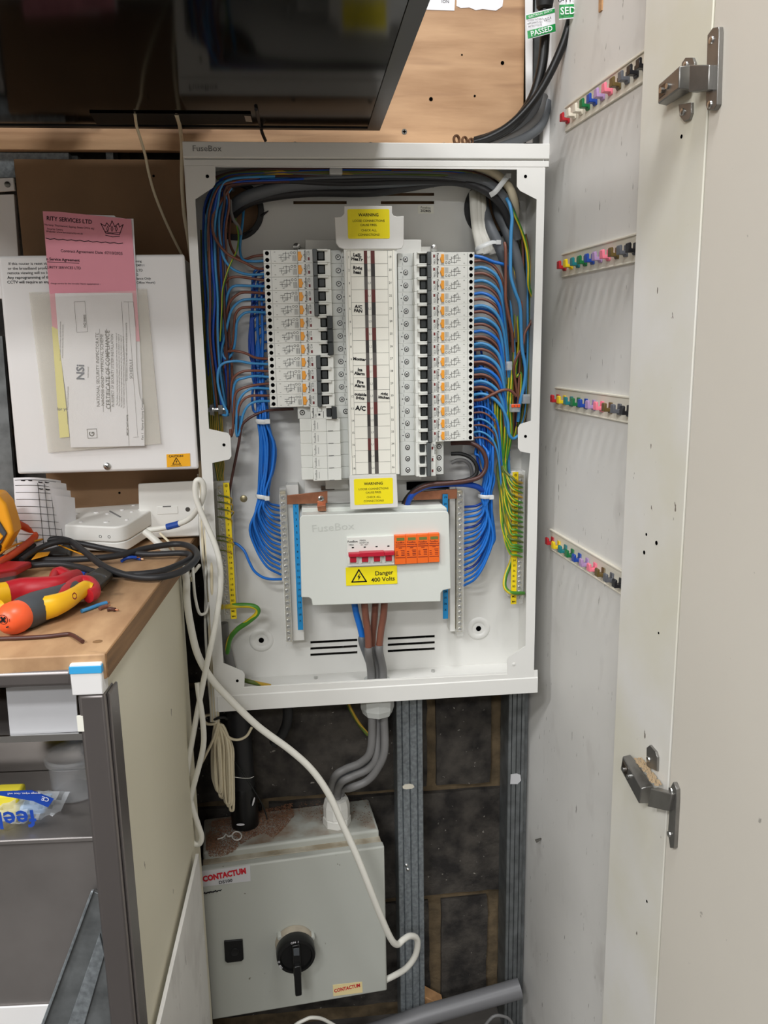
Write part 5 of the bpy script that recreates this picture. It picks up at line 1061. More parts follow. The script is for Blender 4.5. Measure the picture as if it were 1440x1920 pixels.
pline(mb, [(228, 566), (242, 836)], .0004, Y3); pline(mb, [(232, 566), (250, 566), (254, 612)], .0004, Y3); pline(mb, [(250, 820), (260, 819)], .0004, Y3); pline(mb, [(240, 566), (258, 818)], .0003, Y3)
ptext(mb, 'G', 172.5, 814, Y3, 10, 86, .03); pline(mb, [(163, 805), (181, 804), (182, 821), (165, 822), (163, 805)], .0006, Y3)
ptext(mb, '04218405', 159, 602, Y3, 4.6, 86, .016); pline(mb, [(139, 566), (159, 565), (164, 622), (144, 623), (139, 566)], .0004, Y3)
for x, y, n_ in ((113, 640, 'notes on the system at the premises as described in the Schedule'), (117.5, 640, 'of the premises referred to in Part Two of the Schedule'), (127, 760, 'as the designated Part 1 of the Issued for this Issuing Document'), (165, 698, 'Security Inspected')): ptext(mb, n_, x, y, Y3, 2.6, 84, .003, .8)
mb.build('lettering', M['ink'], ce, smooth=False)
M['navy'] = mat('navy', rgb(24, 50, 84), .5)
mb = MB(); ptext(mb, 'NSi', 151.5, 698, Y3, 15, 86, .03, 1.0); mb.build('emblem', M['navy'], ce, smooth=False)
# glossy glints of the wallet come from the film itself

# socket plate
sk = thing('junction_box', PY(318, 1008, -.02), 'square white junction box on the hardboard beside the loop of white cable', 'junction box')
MB().hexa([PY(x, y, -.001) for x, y in ((262, 907), (374, 902), (377, 1006), (266, 1010))], [PY(x, y, -.04) for x, y in ((259, 907), (372, 901), (375, 1005), (262, 1010))]).build('cover', M['plastic_white'], sk, bevel=.002)
q0, q1 = PY(294, 950, -.04), PY(334, 963, -.04); MB().box(q0.x, q1.x, -.0408, -.0395, q1.z, q0.z).build('knockout_panel', M['plastic_white'], sk, bevel=.0004)
q = PY(313, 950, -.04); MB().box(q.x - .006, q.x + .006, -.041, -.0395, q.z - .0004, q.z + .0012).build('panel_notch', M['ink_grey'], sk)
q = PY(352, 955, -.04); MB().tube([(q.x, -.0405, q.z), (q.x, -.036, q.z)], .0035, 14).build('screw_hole', M['steel_dark'], sk)

# ------------------------------------------------------------------ bench
ZB = .975
FR, BRr = PZ(196, 1226, ZB), PZ(348, 1030, ZB)
u = (BRr - FR); u.z = 0; u.normalize(); v = V((-u.y, u.x, 0)); nb = -v            # u into the wall, v to the left, nb to the right
def bw(a, b, z): return FR + u * a + v * b + V((0, 0, z - ZB))
LB = (-.012 - FR.y) / u.y; LP = (BRr - FR).length - .022
zb0 = PY(196, 1274, FR.y).z
bench = thing('workbench', bw(.2, .3, 0), 'workbench with a worn wooden top and cream side panel, left of the board', 'bench')
MB().hexa([bw(0, 0, zb0), bw(LB, 0, zb0), bw(LB - .03, 1.0, zb0), bw(-.03, 1.0, zb0)], [bw(0, 0, ZB), bw(LB, 0, ZB), bw(LB - .03, 1.0, ZB), bw(-.03, 1.0, ZB)]).build('worktop', [M['worktop']], bench, bevel=.0015)
MB().hexa([bw(.002, -.0012, zb0 + .001), bw(LB - .002, -.0012, zb0 + .001), bw(LB - .002, .001, zb0 + .001), bw(.002, .001, zb0 + .001)], [bw(.002, -.0012, ZB - .001), bw(LB - .002, -.0012, ZB - .001), bw(LB - .002, .001, ZB - .001), bw(.002, .001, ZB - .001)]).build('edge_strip', M['worktop_edge'], bench)
MB().hexa([bw(.004, .004, 0), bw(LP, .004, 0), bw(LP, .022, 0), bw(.004, .022, 0)], [bw(.004, .004, zb0), bw(LP, .004, zb0), bw(LP, .022, zb0), bw(.004, .022, zb0)]).build('side_panel', M['cream_panel'], bench, bevel=.0008)
q = PZ(183, 1203, ZB); MB().lathe([(.005, .0002), (.003, .0006)], q, (0, 0, 1), 9).build('knot', M['worktop_edge'], bench)
# steel cabinet under the bench front
cab = thing('steel_cabinet', bw(.1, .25, 0), 'brown grey steel cabinet under the workbench with open shelf', 'cabinet')
def bz(px, py, a):                      # point on the plane parallel to the bench front, a metres in
    return PN(px, py, bw(a, 0, 0), u)
def bb(a0, a1, b0, b1, z0, z1): return MB().hexa([bw(a0, b0, z0), bw(a1, b0, z0), bw(a1, b1, z0), bw(a0, b1, z0)], [bw(a0, b0, z1), bw(a1, b0, z1), bw(a1, b1, z1), bw(a0, b1, z1)])
def loc(p): d = p - FR; return d.dot(u), d.dot(v)
pl_, pr2 = loc(bz(141, 1275, -.002))[1], loc(bz(196, 1275, -.002))[1]
zrail = bz(60, 1287, 0).z
bb(-.002, .03, pr2 + .0005, pl_, 0, zb0 - .014).build('post', M['stainless'], cab, bevel=.004, seg=3)
bb(.0012, .03, pr2 - .0028, pr2 + .0003, 0, zb0 - .0145).build('post_return', M['stainless'], cab, bevel=.003, seg=3)
bb(-.004, .03, pl_ + .002, 1.0, zrail, zb0 + .012).build('top_rail', M['stainless'], cab, bevel=.004, seg=3)
tbx = bb(-.006, .012, pr2 + .001, pl_ + .003, zb0 - .013, zb0 + .0185); tbx.build('corner_block', M['metal_white'], cab, bevel=.0012)
bb(-.0066, .0, pr2 + .0006, pl_ + .0034, zb0 + .009, zb0 + .0165).build('blue_tape', M['sky_tape'], cab, bevel=.0004)
z_sh = bz(70, 1382, .03).z; z_s2 = bz(80, 1573, .015).z
bb(.03, .19, pl_ - .01, 1.0, z_sh - .004, z_sh).build('upper_shelf', M['stainless_dull'], cab, bevel=.001)
bb(.028, .031, pl_ - .01, 1.0, z_sh - .004, z_sh + .003).build('shelf_lip', M['steel'], cab)
M['stainless_mirror'] = mat('stainless_mirror', rgb(168, 164, 160), .16, 1.0)
bb(.155, .165, pl_ - .02, 1.0, z_s2 - .01, z_sh).build('rear_panel', M['stainless_mirror'], cab, smooth=False)
bb(.29, .30, pl_ - .02, 1.0, z_sh, zb0).build('upper_rear_panel', M['black_matt'], cab, smooth=False)
bb(.015, .155, pl_ - .02, 1.0, z_s2 - .006, z_s2).build('lower_shelf', M['stainless_dull'], cab, bevel=.0015)
bb(.018, .022, pl_ - .02, 1.0, .04, z_s2 - .006).build('front_panel', M['stainless_dull'], cab, smooth=False)
zpl = bz(40, 1885, .017).z; bb(.0155, .0178, loc(bz(98, 1900, .017))[1], 1.0, .05, zpl).build('plinth', M['metal_white'], cab, bevel=.001)
p = bz(151, 1357, -.002); a0, b0 = loc(p); bb(-.0025, .0, b0 - .003, b0 + .003, p.z - .008, p.z + .008).build('tape_scrap', M['card'], cab)
T('white_board', MB().prism([bz(x, y, .033) for x, y in ((11, 1290), (141, 1280), (147, 1372), (19, 1378))], u * .003), M['silver_label'], 'plain white board standing on the upper steel shelf', 'board', smooth=False)
# leaning steel channel
t = thing('steel_channel', bz(110, 1920, .012), 'loose steel channel leaning diagonally inside the cabinet', 'channel')
MB().prism([bz(x, y, .010) for x, y in ((173, 1670), (215, 1690), (250, 2150), (-10, 2150))], u * .004).build('web', M['galv_dark'], t, bevel=.0008)
MB().prism([bz(x, y, .006) for x, y in ((170, 1672), (175, 1672), (-2, 2150), (-9, 2150))], u * .004).build('flange', M['galv'], t, bevel=.0006)
MB().prism([bz(x, y, .007) for x, y in ((186, 1752), (196, 1790), (92, 2150), (48, 2150))], u * .003).build('rib', M['galv'], t, bevel=.0006)
# bag on the lower shelf
bag = thing('sponge_bag', bz(60, 1560, .08), 'clear plastic bag with yellow and blue sponges and blue print', 'bag')
rnd = random.Random(4)
def film(pts, a, nz_, rough):
    rows = []
    (tl, tr, br_, bl) = pts
    for i in range(nz_ + 1):
        r = []
        for k in range(nz_ + 5):
            uu, vv = k / (nz_ + 4), i / nz_
            x = hb_(vv, hb_(uu, tl[0], tr[0]), hb_(uu, bl[0], br_[0])); y = hb_(vv, hb_(uu, tl[1], tr[1]), hb_(uu, bl[1], br_[1]))
            r.append(bz(x + rnd.uniform(-1, 1), y + rnd.uniform(-1, 1), a + rnd.uniform(-rough, rough) - .012 * math.sin(PI * uu) * math.sin(PI * vv) + .03 * (1 - vv)))
        rows.append(r)
    return MB().grid(rows)
film(((-30, 1482), (132, 1484), (84, 1580), (-30, 1590)), .045, 12, .0035).build('film', M['bag'], bag)
for m_, pts, a in (('sponge_yellow', ((-20, 1492), (32, 1490), (35, 1520), (18, 1575), (-20, 1578)), .062), ('pale_blue', ((36, 1512), (88, 1508), (72, 1565), (28, 1572)), .062)):
    MB().prism([bz(x, y, a) for x, y in pts], u * .025).build('sponge', M[m_], bag, bevel=.003)
MB().prism([bz(x, y, .036) for x, y in ((-10, 1484), (60, 1482), (101, 1498), (90, 1514), (62, 1502), (-10, 1490))], u * .0006).build('print_band', M['pack_blue'], bag, smooth=False)
Bm = Matrix(((-v.x, 0, -u.x, 0), (-v.y, 0, -u.y, 0), (0, 1, 0, 0), (0, 0, 0, 1)))
def btext(mb, s, px, py, a, size, rot, bold=0.0):
    q = bz(px, py, a); return mb.textM(s, size, Matrix.Translation(q) @ Bm @ Matrix.Rotation(math.radians(rot), 4, 'Z'), bold)
mb = MB(); btext(mb, 'feel', 31, 1535, .030, .027, 182, .02); mb.build('lettering', M['pack_blue'], bag, smooth=False)
mb = MB(); btext(mb, 'CE', 85, 1498, .034, .0065, 160, .01); btext(mb, 'sponge wipes, rinse well', 45, 1488, .034, .0034, 178); mb.build('small_print', M['paper'], bag, smooth=False)
# second film with a seam and the clear tub
film(((84, 1482), (165, 1486), (163, 1570), (84, 1578)), .075, 8, .003).build('bag_tail', M['bag'], bag)
tub = thing('clear_tub', bz(150, 1530, .10), 'clear plastic tub with rim beside the sponge bag', 'tub')
tq = bz(152, 1548, .105); tq.z = z_s2 + .001
MB().lathe([(.026, 0), (.028, .036), (.0295, .040), (.0310, .040), (.0310, .043), (.0290, .043), (.0275, .039), (.0255, .001)], tq, (0, 0, 1), 28).build('wall', M['lid_clear'], tub)
MB().lathe([(.0312, .043), (.0318, .046), (.0300, .048), (.0298, .044)], tq, (0, 0, 1), 28).build('rim', M['lid_clear'], tub)
# white painted board between bench and isolator
Pq = None
for off in (.006,):
    A_ = PN(373, 1600, bw(0, -off, 0), nb)
    Pq = off
B_ = PN(300, 1920, bw(0, -Pq, 0), nb); zk = (A_.z + B_.z) / 2
T('white_side_board', MB().hexa([V((A_.x, A_.y, 0)), V((B_.x, B_.y, 0)) , V((B_.x, B_.y, 0)) + v * .005, V((A_.x, A_.y, 0)) + v * .005], [A_, B_, B_ + v * .005, A_ + v * .005]), M['panel_white'], 'streaky white painted board low between bench panel and isolator box', 'board', bevel=.0008)

# ------------------------------------------------------------------ things on the bench
def zp(px, py, h): return PZ(px, py, ZB + h)
hub = thing('alarm_hub', zp(230, 1020, 0), 'white plastic alarm unit with dotted top lying on the bench', 'alarm unit')
hz0, hz1 = .002, .0385
c0, c1, c2_ = zp(233, 1036, hz0), zp(306, 1003, hz0), zp(135, 1030, hz0)
e1 = (c1 - c0); e1.z = 0; e1 *= 1.08; e2 = V((-e1.y, e1.x, 0)).normalized(); e1l = e1.length; e1.normalize()
el2 = .128
def hq(a, b, z): return c0 + e1 * a + e2 * b + V((0, 0, z - hz0 + a * .11))
def rbox(a0, a1, b0, b1, z0, z1, r, tilt=0.0):
    P = rrect(a0, a1, b0, b1, r, 5); return MB().prism([hq(a, b, z0) for a, b in P], (0, 0, z1 - z0))
rbox(0, e1l, 0, el2, hz0, .015, .018).build('base', M['plastic_white'], hub, bevel=.0012)
rbox(0, e1l, 0, el2, .0156, hz1, .018).build('lid', M['plastic_white'], hub, bevel=.0022, seg=3)
rnd = random.Random(8); dm = MB()
for k in range(16):
    a, b, r = rnd.uniform(.008, e1l - .008), rnd.uniform(.01, el2 - .012), rnd.uniform(.0022, .004)
    dm = MB().lathe([(r, -.001), (r, .0006), (r * .9, .0011)], hq(a, b, hz1), (0, 0, 1), 12); dm.build('dimple', M['metal_white'], hub)
MB().tube([hq(e1l * .35, .028, hz1 + .0006), hq(e1l * .55, .06, hz1 + .0006)], .0012, 6).build('slot', M['ink_grey'], hub)
for b in (.022, .036): ring('led_ring', .0016, .0023, -.0002, .0004, hq(-.0002, b, .024), M['ink_grey'], hub, ax=tuple(-e1), n=14)
q = hq(e1l * .86, -.0002, .022); MB().tube([q - e2 * .001, q + e2 * .004], .0026, 10).build('cable_port', M['hole'], hub)
# curled paper pad
pad = thing('paper_pad', PY(80, 1035, -.12), 'curled pad of printed test sheets standing on the bench', 'paper')
def curl(x0, x1, x2, x3, y0, y1, dY, n=12):
    rows = []
    for i in range(n + 1):
        r = []
        t = i / n
        for k in range(n + 1):
            s = k / n; x = hb_(s, hb_(t, x0, x2), hb_(t, x1, x3)); bow = math.sin(PI * s)
            y = hb_(t, y0, y1) + 5 * (1 - t) * s + 6 * (t) * s - 3 * bow * (1 - t)
            Y = hb_(t, -.135, -.125) + dY + .055 * s - .018 * bow + (.02 * (1 - t) * (1 - s) ** 3)
            r.append((x, y, Y))
        rows.append(r)
    return rows
R_ = curl(25, 114, 34, 134, 896, 1040, 0)
for k in range(3):
    Rk = curl(30 + 4 * k, 124 + 8 * k, 38 + 4 * k, 139 + 4 * k, 902 + 13 * k * (k > 0), 1042, .006 + .005 * k)
    MB().grid([[PY(*p) for p in r] for r in Rk]).build('sheet', M['paper'], pad)
MB().grid([[PY(*p) for p in r] for r in R_]).build('top_sheet', M['paper'], pad)
mb = MB()
def rsamp(s, t):
    n = 12; i, k = min(int(t * n), n - 1), min(int(s * n), n - 1); f, g = t * n - i, s * n - k
    A = [V(R_[i][k]), V(R_[i][k + 1]), V(R_[i + 1][k]), V(R_[i + 1][k + 1])]; q = A[0].lerp(A[1], g).lerp(A[2].lerp(A[3], g), f); return PY(q.x, q.y, q.z - .0008)
for t in (.03, .10, .19, .28, .37, .46, .55, .64, .73, .82): mb.tube([rsamp(s / 12 * .86 + .03, t) for s in range(13)], .00028, 4)
for s in (.5, .64, .76, .88): mb.tube([rsamp(s, .0 + t / 12 * .86) for t in range(1, 13)], .00028, 4)
for s, t in ((.2, .035), (.35, .035), (.56, .055), (.70, .05), (.80, .07), (.56, .14), (.70, .14), (.82, .14)): mb.tube([rsamp(s - .04, t), rsamp(s, t + .004), rsamp(s + .04, t)], .0008, 4)
mb.build('ruled_lines', M['ink'], pad)
# clamp meter at the left edge
mt = thing('test_meter', zp(0, 1050, 0), 'yellow and black test meter at the left edge of the bench', 'meter')
def hx(pts, Y, d): return MB().prism([PY(x, y, Y) for x, y in pts], (0, d, 0))
hx(((-48, 925), (-6, 926), (10, 945), (22, 985), (25, 1000), (6, 1035), (-48, 1040)), -.20, .035).build('case', M['meter_yellow'], mt, bevel=.004, seg=3)
hx(((-48, 962), (-8, 968), (12, 1000), (2, 1020), (-48, 1018)), -.2035, .004).build('face', M['tool_grey'], mt, bevel=.001)
hx(((-48, 985), (-10, 990), (6, 1006), (0, 1014), (-48, 1010)), -.2055, .003).build('grip', M['meter_yellow'], mt, bevel=.001)
hx(((-48, 1018), (2, 1022), (-4, 1046), (-48, 1052)), -.205, .03).build('lower_case', M['black_rubber'], mt, bevel=.003)
pch = thing('tool_pouch', zp(70, 1040, 0), 'low dark grey tool pouch behind the black cable loops', 'pouch')
MB().hexa([zp(28, 1050, .001), zp(135, 1048, .001), zp(140, 1020, .001), zp(30, 1012, .001)], [zp(32, 1040, .012), zp(128, 1040, .010), zp(132, 1018, .010), zp(36, 1006, .014)]).build('cloth', M['black_rubber'], pch, bevel=.003)
MB().hexa([zp(58, 1050, .012), zp(90, 1042, .012), zp(95, 1034, .012), zp(70, 1036, .012)], [zp(58, 1050, .016), zp(90, 1042, .015), zp(95, 1034, .015), zp(70, 1036, .016)]).build('flap', M['meter_yellow'], pch, bevel=.001)
def bcable(name, pts, r, m, label, cat='cable', group=None, n=9):
    return tag(MB().tube(cat_([zp(*p) for p in pts], 6), r, n).build(name, M[m], None, ang=80), label, cat, group)
cat_ = globals()['cat_']
bcable('orange_test_lead', [(14, 968, .062), (24, 976, .058), (40, 985, .05), (56, 993, .042), (66, 1000, .036), (62, 1010, .03), (45, 1024, .026), (20, 1042, .022), (-20, 1066, .02)], .0050, 'orange_wire', 'thick orange red test lead bent over the meter and pad')
bcable('yellow_wire', [(-15, 1048, .034), (15, 1028, .032), (40, 1018, .03), (62, 1015, .028), (85, 1010, .026), (97, 1012, .02)], .0014, 'meter_yellow', 'thin yellow wire lying across the orange test lead', 'wire')
bcable('yellow_wire', [(78, 1013, .02), (100, 1018, .018), (130, 1030, .014), (150, 1038, .008), (164, 1042, .003)], .0010, 'meter_yellow', 'thin yellow wire end pointing at the white alarm unit', 'wire')
bcable('black_cable', [(-20, 1052, .014), (30, 1046, .014), (62, 1022, .02), (100, 1011, .024), (130, 1014, .024), (158, 1034, .020), (198, 1064, .014), (250, 1081, .008), (300, 1082, .007), (345, 1069, .008), (369, 1046, .010), (362, 1028, .012), (332, 1020, .012), (275, 1028, .012), (225, 1041, .012), (160, 1048, .012), (95, 1050, .010), (40, 1048, .008), (-20, 1042, .008)], .0043, 'black_cable', 'black flex looped on the bench, reaching past the bench edge', 'cable')
bcable('black_cable', [(-20, 1088, .008), (50, 1062, .01), (110, 1058, .01), (150, 1064, .008), (190, 1075, .006), (240, 1077, .006), (300, 1071, .006), (345, 1054, .007), (358, 1043, .008), (340, 1037, .009), (270, 1039, .009), (205, 1030, .012), (150, 1019, .02), (110, 1016, .026), (70, 1030, .02), (40, 1050, .014)], .0040, 'black_cable', 'second black flex loop, inside the larger loop on the bench', 'cable')
for pts, m, lab in (([(228, 1052, .003), (238, 1047, .004), (250, 1046, .004), (264, 1048, .003)], 'blue_wire_deep', 'dark blue wire offcut beside the black flex near the alarm unit'), ([(232, 1048, .005), (242, 1045, .007), (256, 1045, .006)], 'blue_wire_deep', 'short dark blue offcut lying on the other dark blue one'),
                    ([(138, 1076, .003), (150, 1074, .003), (160, 1076, .003)], 'blue_wire_deep', 'blue wire offcut just behind the pliers head'), ([(153, 1146, .0025), (170, 1140, .0025), (186, 1134, .0025), (200, 1130, .0025)], 'blue_wire_pale', 'long pale blue wire offcut on the bench in front of the pliers'),
                    ([(187, 1141, .0025), (194, 1138, .0025), (201, 1136, .0025)], 'brown_wire', 'short brown wire offcut beside the pale blue one'), ([(201, 1143, .0025), (208, 1142, .0025), (216, 1143, .0025)], 'brown_wire_dark', 'short dark brown offcut nearest the bench edge')):
    o = bcable('wire_offcut', pts, .0022, m, lab, 'offcut'); e = zp(*pts[-1]); d = (zp(*pts[-1]) - zp(*pts[-2])).normalized(); MB().tube([e, e + d * .004], .0009, 6).build('copper_end', M['copper'], o)
bcable('brown_wire', [(-20, 1198, .0025), (40, 1196, .0025), (90, 1193, .0025), (124, 1189, .0025), (134, 1190, .0025), (146, 1197, .0025), (155, 1203, .0025)], .0021, 'brown_wire_dark', 'long bent brown wire along the front of the bench top', 'wire')
# pliers
pk2 = thing('pliers', zp(110, 1110, 0), 'red and yellow handled side cutters lying on the bench', 'pliers')
def zt2(pts, r, m, nm, n=12, flat=.8): MB().tube(cat_([zp(*p) for p in pts], 5), [r_ for r_ in r] if isinstance(r, list) else r, n, flat=flat).build(nm, M[m], pk2, ang=60)
def taper(a, n): return [a[min(int(i / n * (len(a) - 1)), len(a) - 2)] + (a[min(int(i / n * (len(a) - 1)), len(a) - 2) + 1] - a[min(int(i / n * (len(a) - 1)), len(a) - 2)]) * ((i / n * (len(a) - 1)) % 1 if i < n else 1) for i in range(n + 1)]
pA = [(4, 1116, .016), (40, 1108, .016), (80, 1104, .016), (110, 1100, .016), (130, 1090, .017), (146, 1082, .017)]
zt2(pA, taper([.0145, .0155, .0145, .0135, .0125, .010], 25), 'tool_red', 'rear_handle')
zt2([(-40, 1124, .016), (-10, 1119, .016), (14, 1114, .016)], taper([.0135, .0155, .0145], 10), 'tool_yellow', 'rear_handle_grip')
zt2([(97, 1092, .020), (106, 1078, .022), (116, 1074, .024), (128, 1080, .022), (140, 1088, .018)], taper([.006, .009, .009, .008, .006], 20), 'tool_red', 'thumb_rest')
zt2([(84, 1136, .018), (112, 1122, .018), (136, 1104, .018), (150, 1096, .018), (164, 1095, .018), (174, 1102, .016), (176, 1112, .014), (166, 1118, .014)], taper([.009, .011, .011, .011, .0105, .010, .009, .008], 35), 'tool_red', 'front_handle')
zt2([(76, 1142, .017), (100, 1136, .018), (126, 1125, .019), (146, 1112, .020), (160, 1104, .020), (172, 1106, .018)], taper([.0135, .0125, .0105, .009, .0095, .0075], 25), 'tool_yellow', 'front_handle_grip')
q = zp(140, 1118, .0285); mb = MB(); ring('grip_emblem', .0028, .0042, 0, .001, q, M['red_flag'], pk2, ax=(0.1, -.6, .8), n=6)
MB().hexa([zp(150, 1090, .004), zp(190, 1108, .004), zp(213, 1084, .004), zp(190, 1066, .004)], [zp(152, 1082, .022), zp(188, 1100, .018), (zp(212, 1076, .012)), zp(188, 1062, .018)]).build('jaws', M['tool_steel'], pk2, bevel=.002)
MB().hexa([zp(170, 1078, .018), zp(196, 1084, .014), zp(200, 1079, .014), zp(176, 1072, .018)], [zp(170, 1078, .020), zp(196, 1084, .016), zp(200, 1079, .016), zp(176, 1072, .020)]).build('jaw_edge', M['tool_grey'], pk2)
# screwdriver
sd = thing('screwdriver', zp(40, 1165, 0), 'screwdriver with orange ball end and grey handle in front of the pliers', 'screwdriver')
b0_, b1_ = zp(27, 1158, .0175), zp(96, 1128, .016); ax = (b1_ - b0_); L_ = ax.length; ax.normalize()
MB().lathe([(.001, -.0185), (.008, -.0172), (.0135, -.012), (.0168, -.004), (.0170, .003), (.0162, .008)], b0_, ax, 24).build('ball_end', M['ball_orange'], sd)
MB().lathe([(.0160, .0082), (.0178, .016), (.0178, .035), (.0160, .055), (.0135, .080), (.0130, .10), (.008, .104)], b0_, ax, 20).build('handle', M['tool_grey'], sd)
MB().tube([b0_ + ax * .10, b0_ + ax * .16], .003, 10).build('shaft', M['steel'], sd)
cd_ = (CAM - b0_).normalized(); fax = (-ax * .75 + V((0, -.35, .25))).normalized(); q = b0_ + ax * -.002 + fax * .0166
ring('end_ring', .0046, .0052, .0, .0006, q, M['ink'], sd, ax=tuple(fax), n=18)
up_ = (V((0, 0, 1)) - fax * fax.z).normalized(); rt_ = up_.cross(fax)
Mx = Matrix(((rt_.x, up_.x, fax.x, q.x), (rt_.y, up_.y, fax.y, q.y), (rt_.z, up_.z, fax.z, q.z), (0, 0, 0, 1)))
mb = MB(); mb.M = Mx
for a in (45, 135):
    c, s = math.cos(math.radians(a)) * .0036, math.sin(math.radians(a)) * .0036; w = .0011
    mb.add([(-c - s * .3, -s + c * .3, .0007), (-c + s * .3, -s - c * .3, .0007), (c + s * .3, s - c * .3, .0007), (c - s * .3, s + c * .3, .0007)], [(0, 1, 2, 3)])
mb.build('cross_mark', M['ink'], sd, smooth=False)
mb = MB(); mb.M = Mx; mb.add([(x, y, .0006) for x, y in ((.0066, -.002), (.0072, -.002), (.0072, .001), (.0066, .001))], [(0, 1, 2, 3)]).add([(x, y, -.0004) for x, y in ((.003, -.0084), (.006, -.0074), (.0056, -.0062), (.0028, -.0072))], [(0, 1, 2, 3)]); mb.build('size_mark', M['ink'], sd, smooth=False)
# tester with maroon shell, yellow screwdriver tip at the left edge
ts = thing('voltage_tester', zp(20, 1080, 0), 'maroon and clear plastic tester at the left edge behind the pliers', 'tester')
MB().hexa([zp(-40, 1092, .008), zp(32, 1080, .008), zp(62, 1064, .008), (zp(-40, 1064, .008))], [zp(-40, 1076, .022), zp(30, 1066, .020), zp(60, 1052, .018), zp(-40, 1050, .022)]).build('shell', M['tool_red'], ts, bevel=.003)
MB().hexa([zp(-40, 1112, .001), zp(28, 1100, .001), zp(34, 1082, .001), zp(-40, 1090, .001)], [zp(-40, 1094, .016), zp(28, 1086, .016), zp(32, 1072, .016), zp(-40, 1076, .016)]).build('window', M['lid_clear'], ts, bevel=.002)
yt = thing('yellow_tool', zp(-5, 1145, 0), 'yellow tool handle end cut off by the left edge', 'tool')
MB().tube([zp(-50, 1150, .012), zp(-12, 1146, .012), zp(3, 1143, .012), zp(7, 1141, .012)], [.012, .012, .011, .004], 14).build('handle', M['tool_yellow'], yt)
# ================================================================== isolator box and what stands round it
ZC = ZCT
cFL, cFR, cBL, cBR = PZ(378, 1600, ZC), PZ(713, 1556, ZC), PZ(388, 1530, ZC), PZ(700, 1497, ZC)
cu_ = cFR - cFL; cu_.z = 0; CW = cu_.length; cu_.normalize(); cv = V((-cu_.y, cu_.x, 0))     # along the front, and into the wall
DO = .030
zc0 = PN(388, 1915, cFL - cv * DO, cv).z
def cw(a, b, z): return V((cFL.x, cFL.y, z)) + cu_ * a + cv * b
def cbx(a0, a1, b0, b1, z0, z1): return MB().hexa([cw(a0, b0, z0), cw(a1, b0, z0), cw(a1, b1, z0), cw(a0, b1, z0)], [cw(a0, b0, z1), cw(a1, b0, z1), cw(a1, b1, z1), cw(a0, b1, z1)])
M['dusty_lip'] = mat('dusty_lip', rgb(186, 180, 164), .75, col2=rgb(150, 138, 116), vscale=35)
M['iso_top'] = spots(mat('iso_top', rgb(178, 180, 172), .5), rgb(140, 118, 98), 22, .40, .66, 4.4, detail=9.0)
iso = thing('isolator_box', cw(CW / 2, .06, zc0), 'grey steel isolator box with black rotary handle below the distribution board', 'isolator')
CD = .052 - max(cFL.y, cFR.y)
cbx(.006, CW - .006, .006, CD - .004, ZC - .0002, ZC + .0002).build('dusty_top', M['iso_top'], iso, smooth=False)
cbx(.002, CW - .002, 0, CD, zc0 + .004, ZC).build('body', M['contactum'], iso, bevel=.004, seg=3)
zl1 = PN(372, 1634, cFL - cv * DO, cv).z
cbx(-.001, CW + .001, -DO, -DO + .016, zc0, zl1).build('door', M['contactum'], iso, bevel=.003, seg=3)
cbx(.001, CW - .001, -DO + .0155, .004, zc0 + .002, zl1 - .0008).build('door_seal', M['dusty_lip'], iso, bevel=.002)
LN = cFL - cv * (DO + .0002)
def cp(px, py, off=0.0): return PN(px, py, LN - cv * off, cv)
Cm = Matrix(((cu_.x, 0, -cv.x, 0), (cu_.y, 0, -cv.y, 0), (0, 1, 0, 0), (0, 0, 0, 1)))
def ctext(mb, s, px, py, off, h, rot=0.0, bold=0.0, sx=1.0):
    q = cp(px, py, off); k = (cp(px + 10, py, off) - q).length / 10
    return mb.textM(s, h * k * 1.36, Matrix.Translation(q) @ Cm @ Matrix.Rotation(math.radians(rot), 4, 'Z'), bold, sx)
def cpoly(pts, off, t=.0005): return MB().prism([cp(x, y, off) for x, y in pts], cv * t)
lb = cpoly(((376, 1634), (469, 1622), (470, 1652), (378, 1663)), .0004).build('maker_label', M['silver_label'], iso, smooth=False)
mb = MB(); ctext(mb, 'CONTACTUM', 421, 1641, .0008, 12, 4, .055, .78); mb.build('lettering', M['red_print'], lb, smooth=False)
mb = MB(); ctext(mb, 'DS100', 423, 1653, .0008, 7, 3, .016); mb.build('model_lettering', M['ink'], lb, smooth=False)
mb = MB()
for k in range(12): mb.tube([cp(375 + 3.4 * k, 1676.5 - .62 * k + (k % 2), .0004), cp(378 + 3.4 * k, 1676 - .62 * k - (k % 3) * .6, .0004)], .0011 if k < 10 else .0006, 5)
mb.build('marker_scribble', M['ink'], iso)
lb = cpoly(((624, 1847), (679, 1841), (680, 1861), (625, 1868)), .0004).build('gold_label', M['gold_label'], iso, smooth=False)
mb = MB(); ctext(mb, 'CONTACTUM', 651, 1853, .0008, 7.5, 4, .035, .74); mb.build('lettering', M['red_print'], lb, smooth=False)
kl = cpoly(((420, 1765), (455, 1762), (457, 1799), (453, 1803), (426, 1806), (422, 1803)), .003, .003).build('lock_plate', M['black_plastic'], iso, bevel=.001)
q = cp(440, 1785, .003); MB().lathe([(.0068, 0), (.0062, .0014), (.0052, .0010), (.0030, .0006)], q, -cv, 16).build('lock_barrel', M['black_matt'], kl)
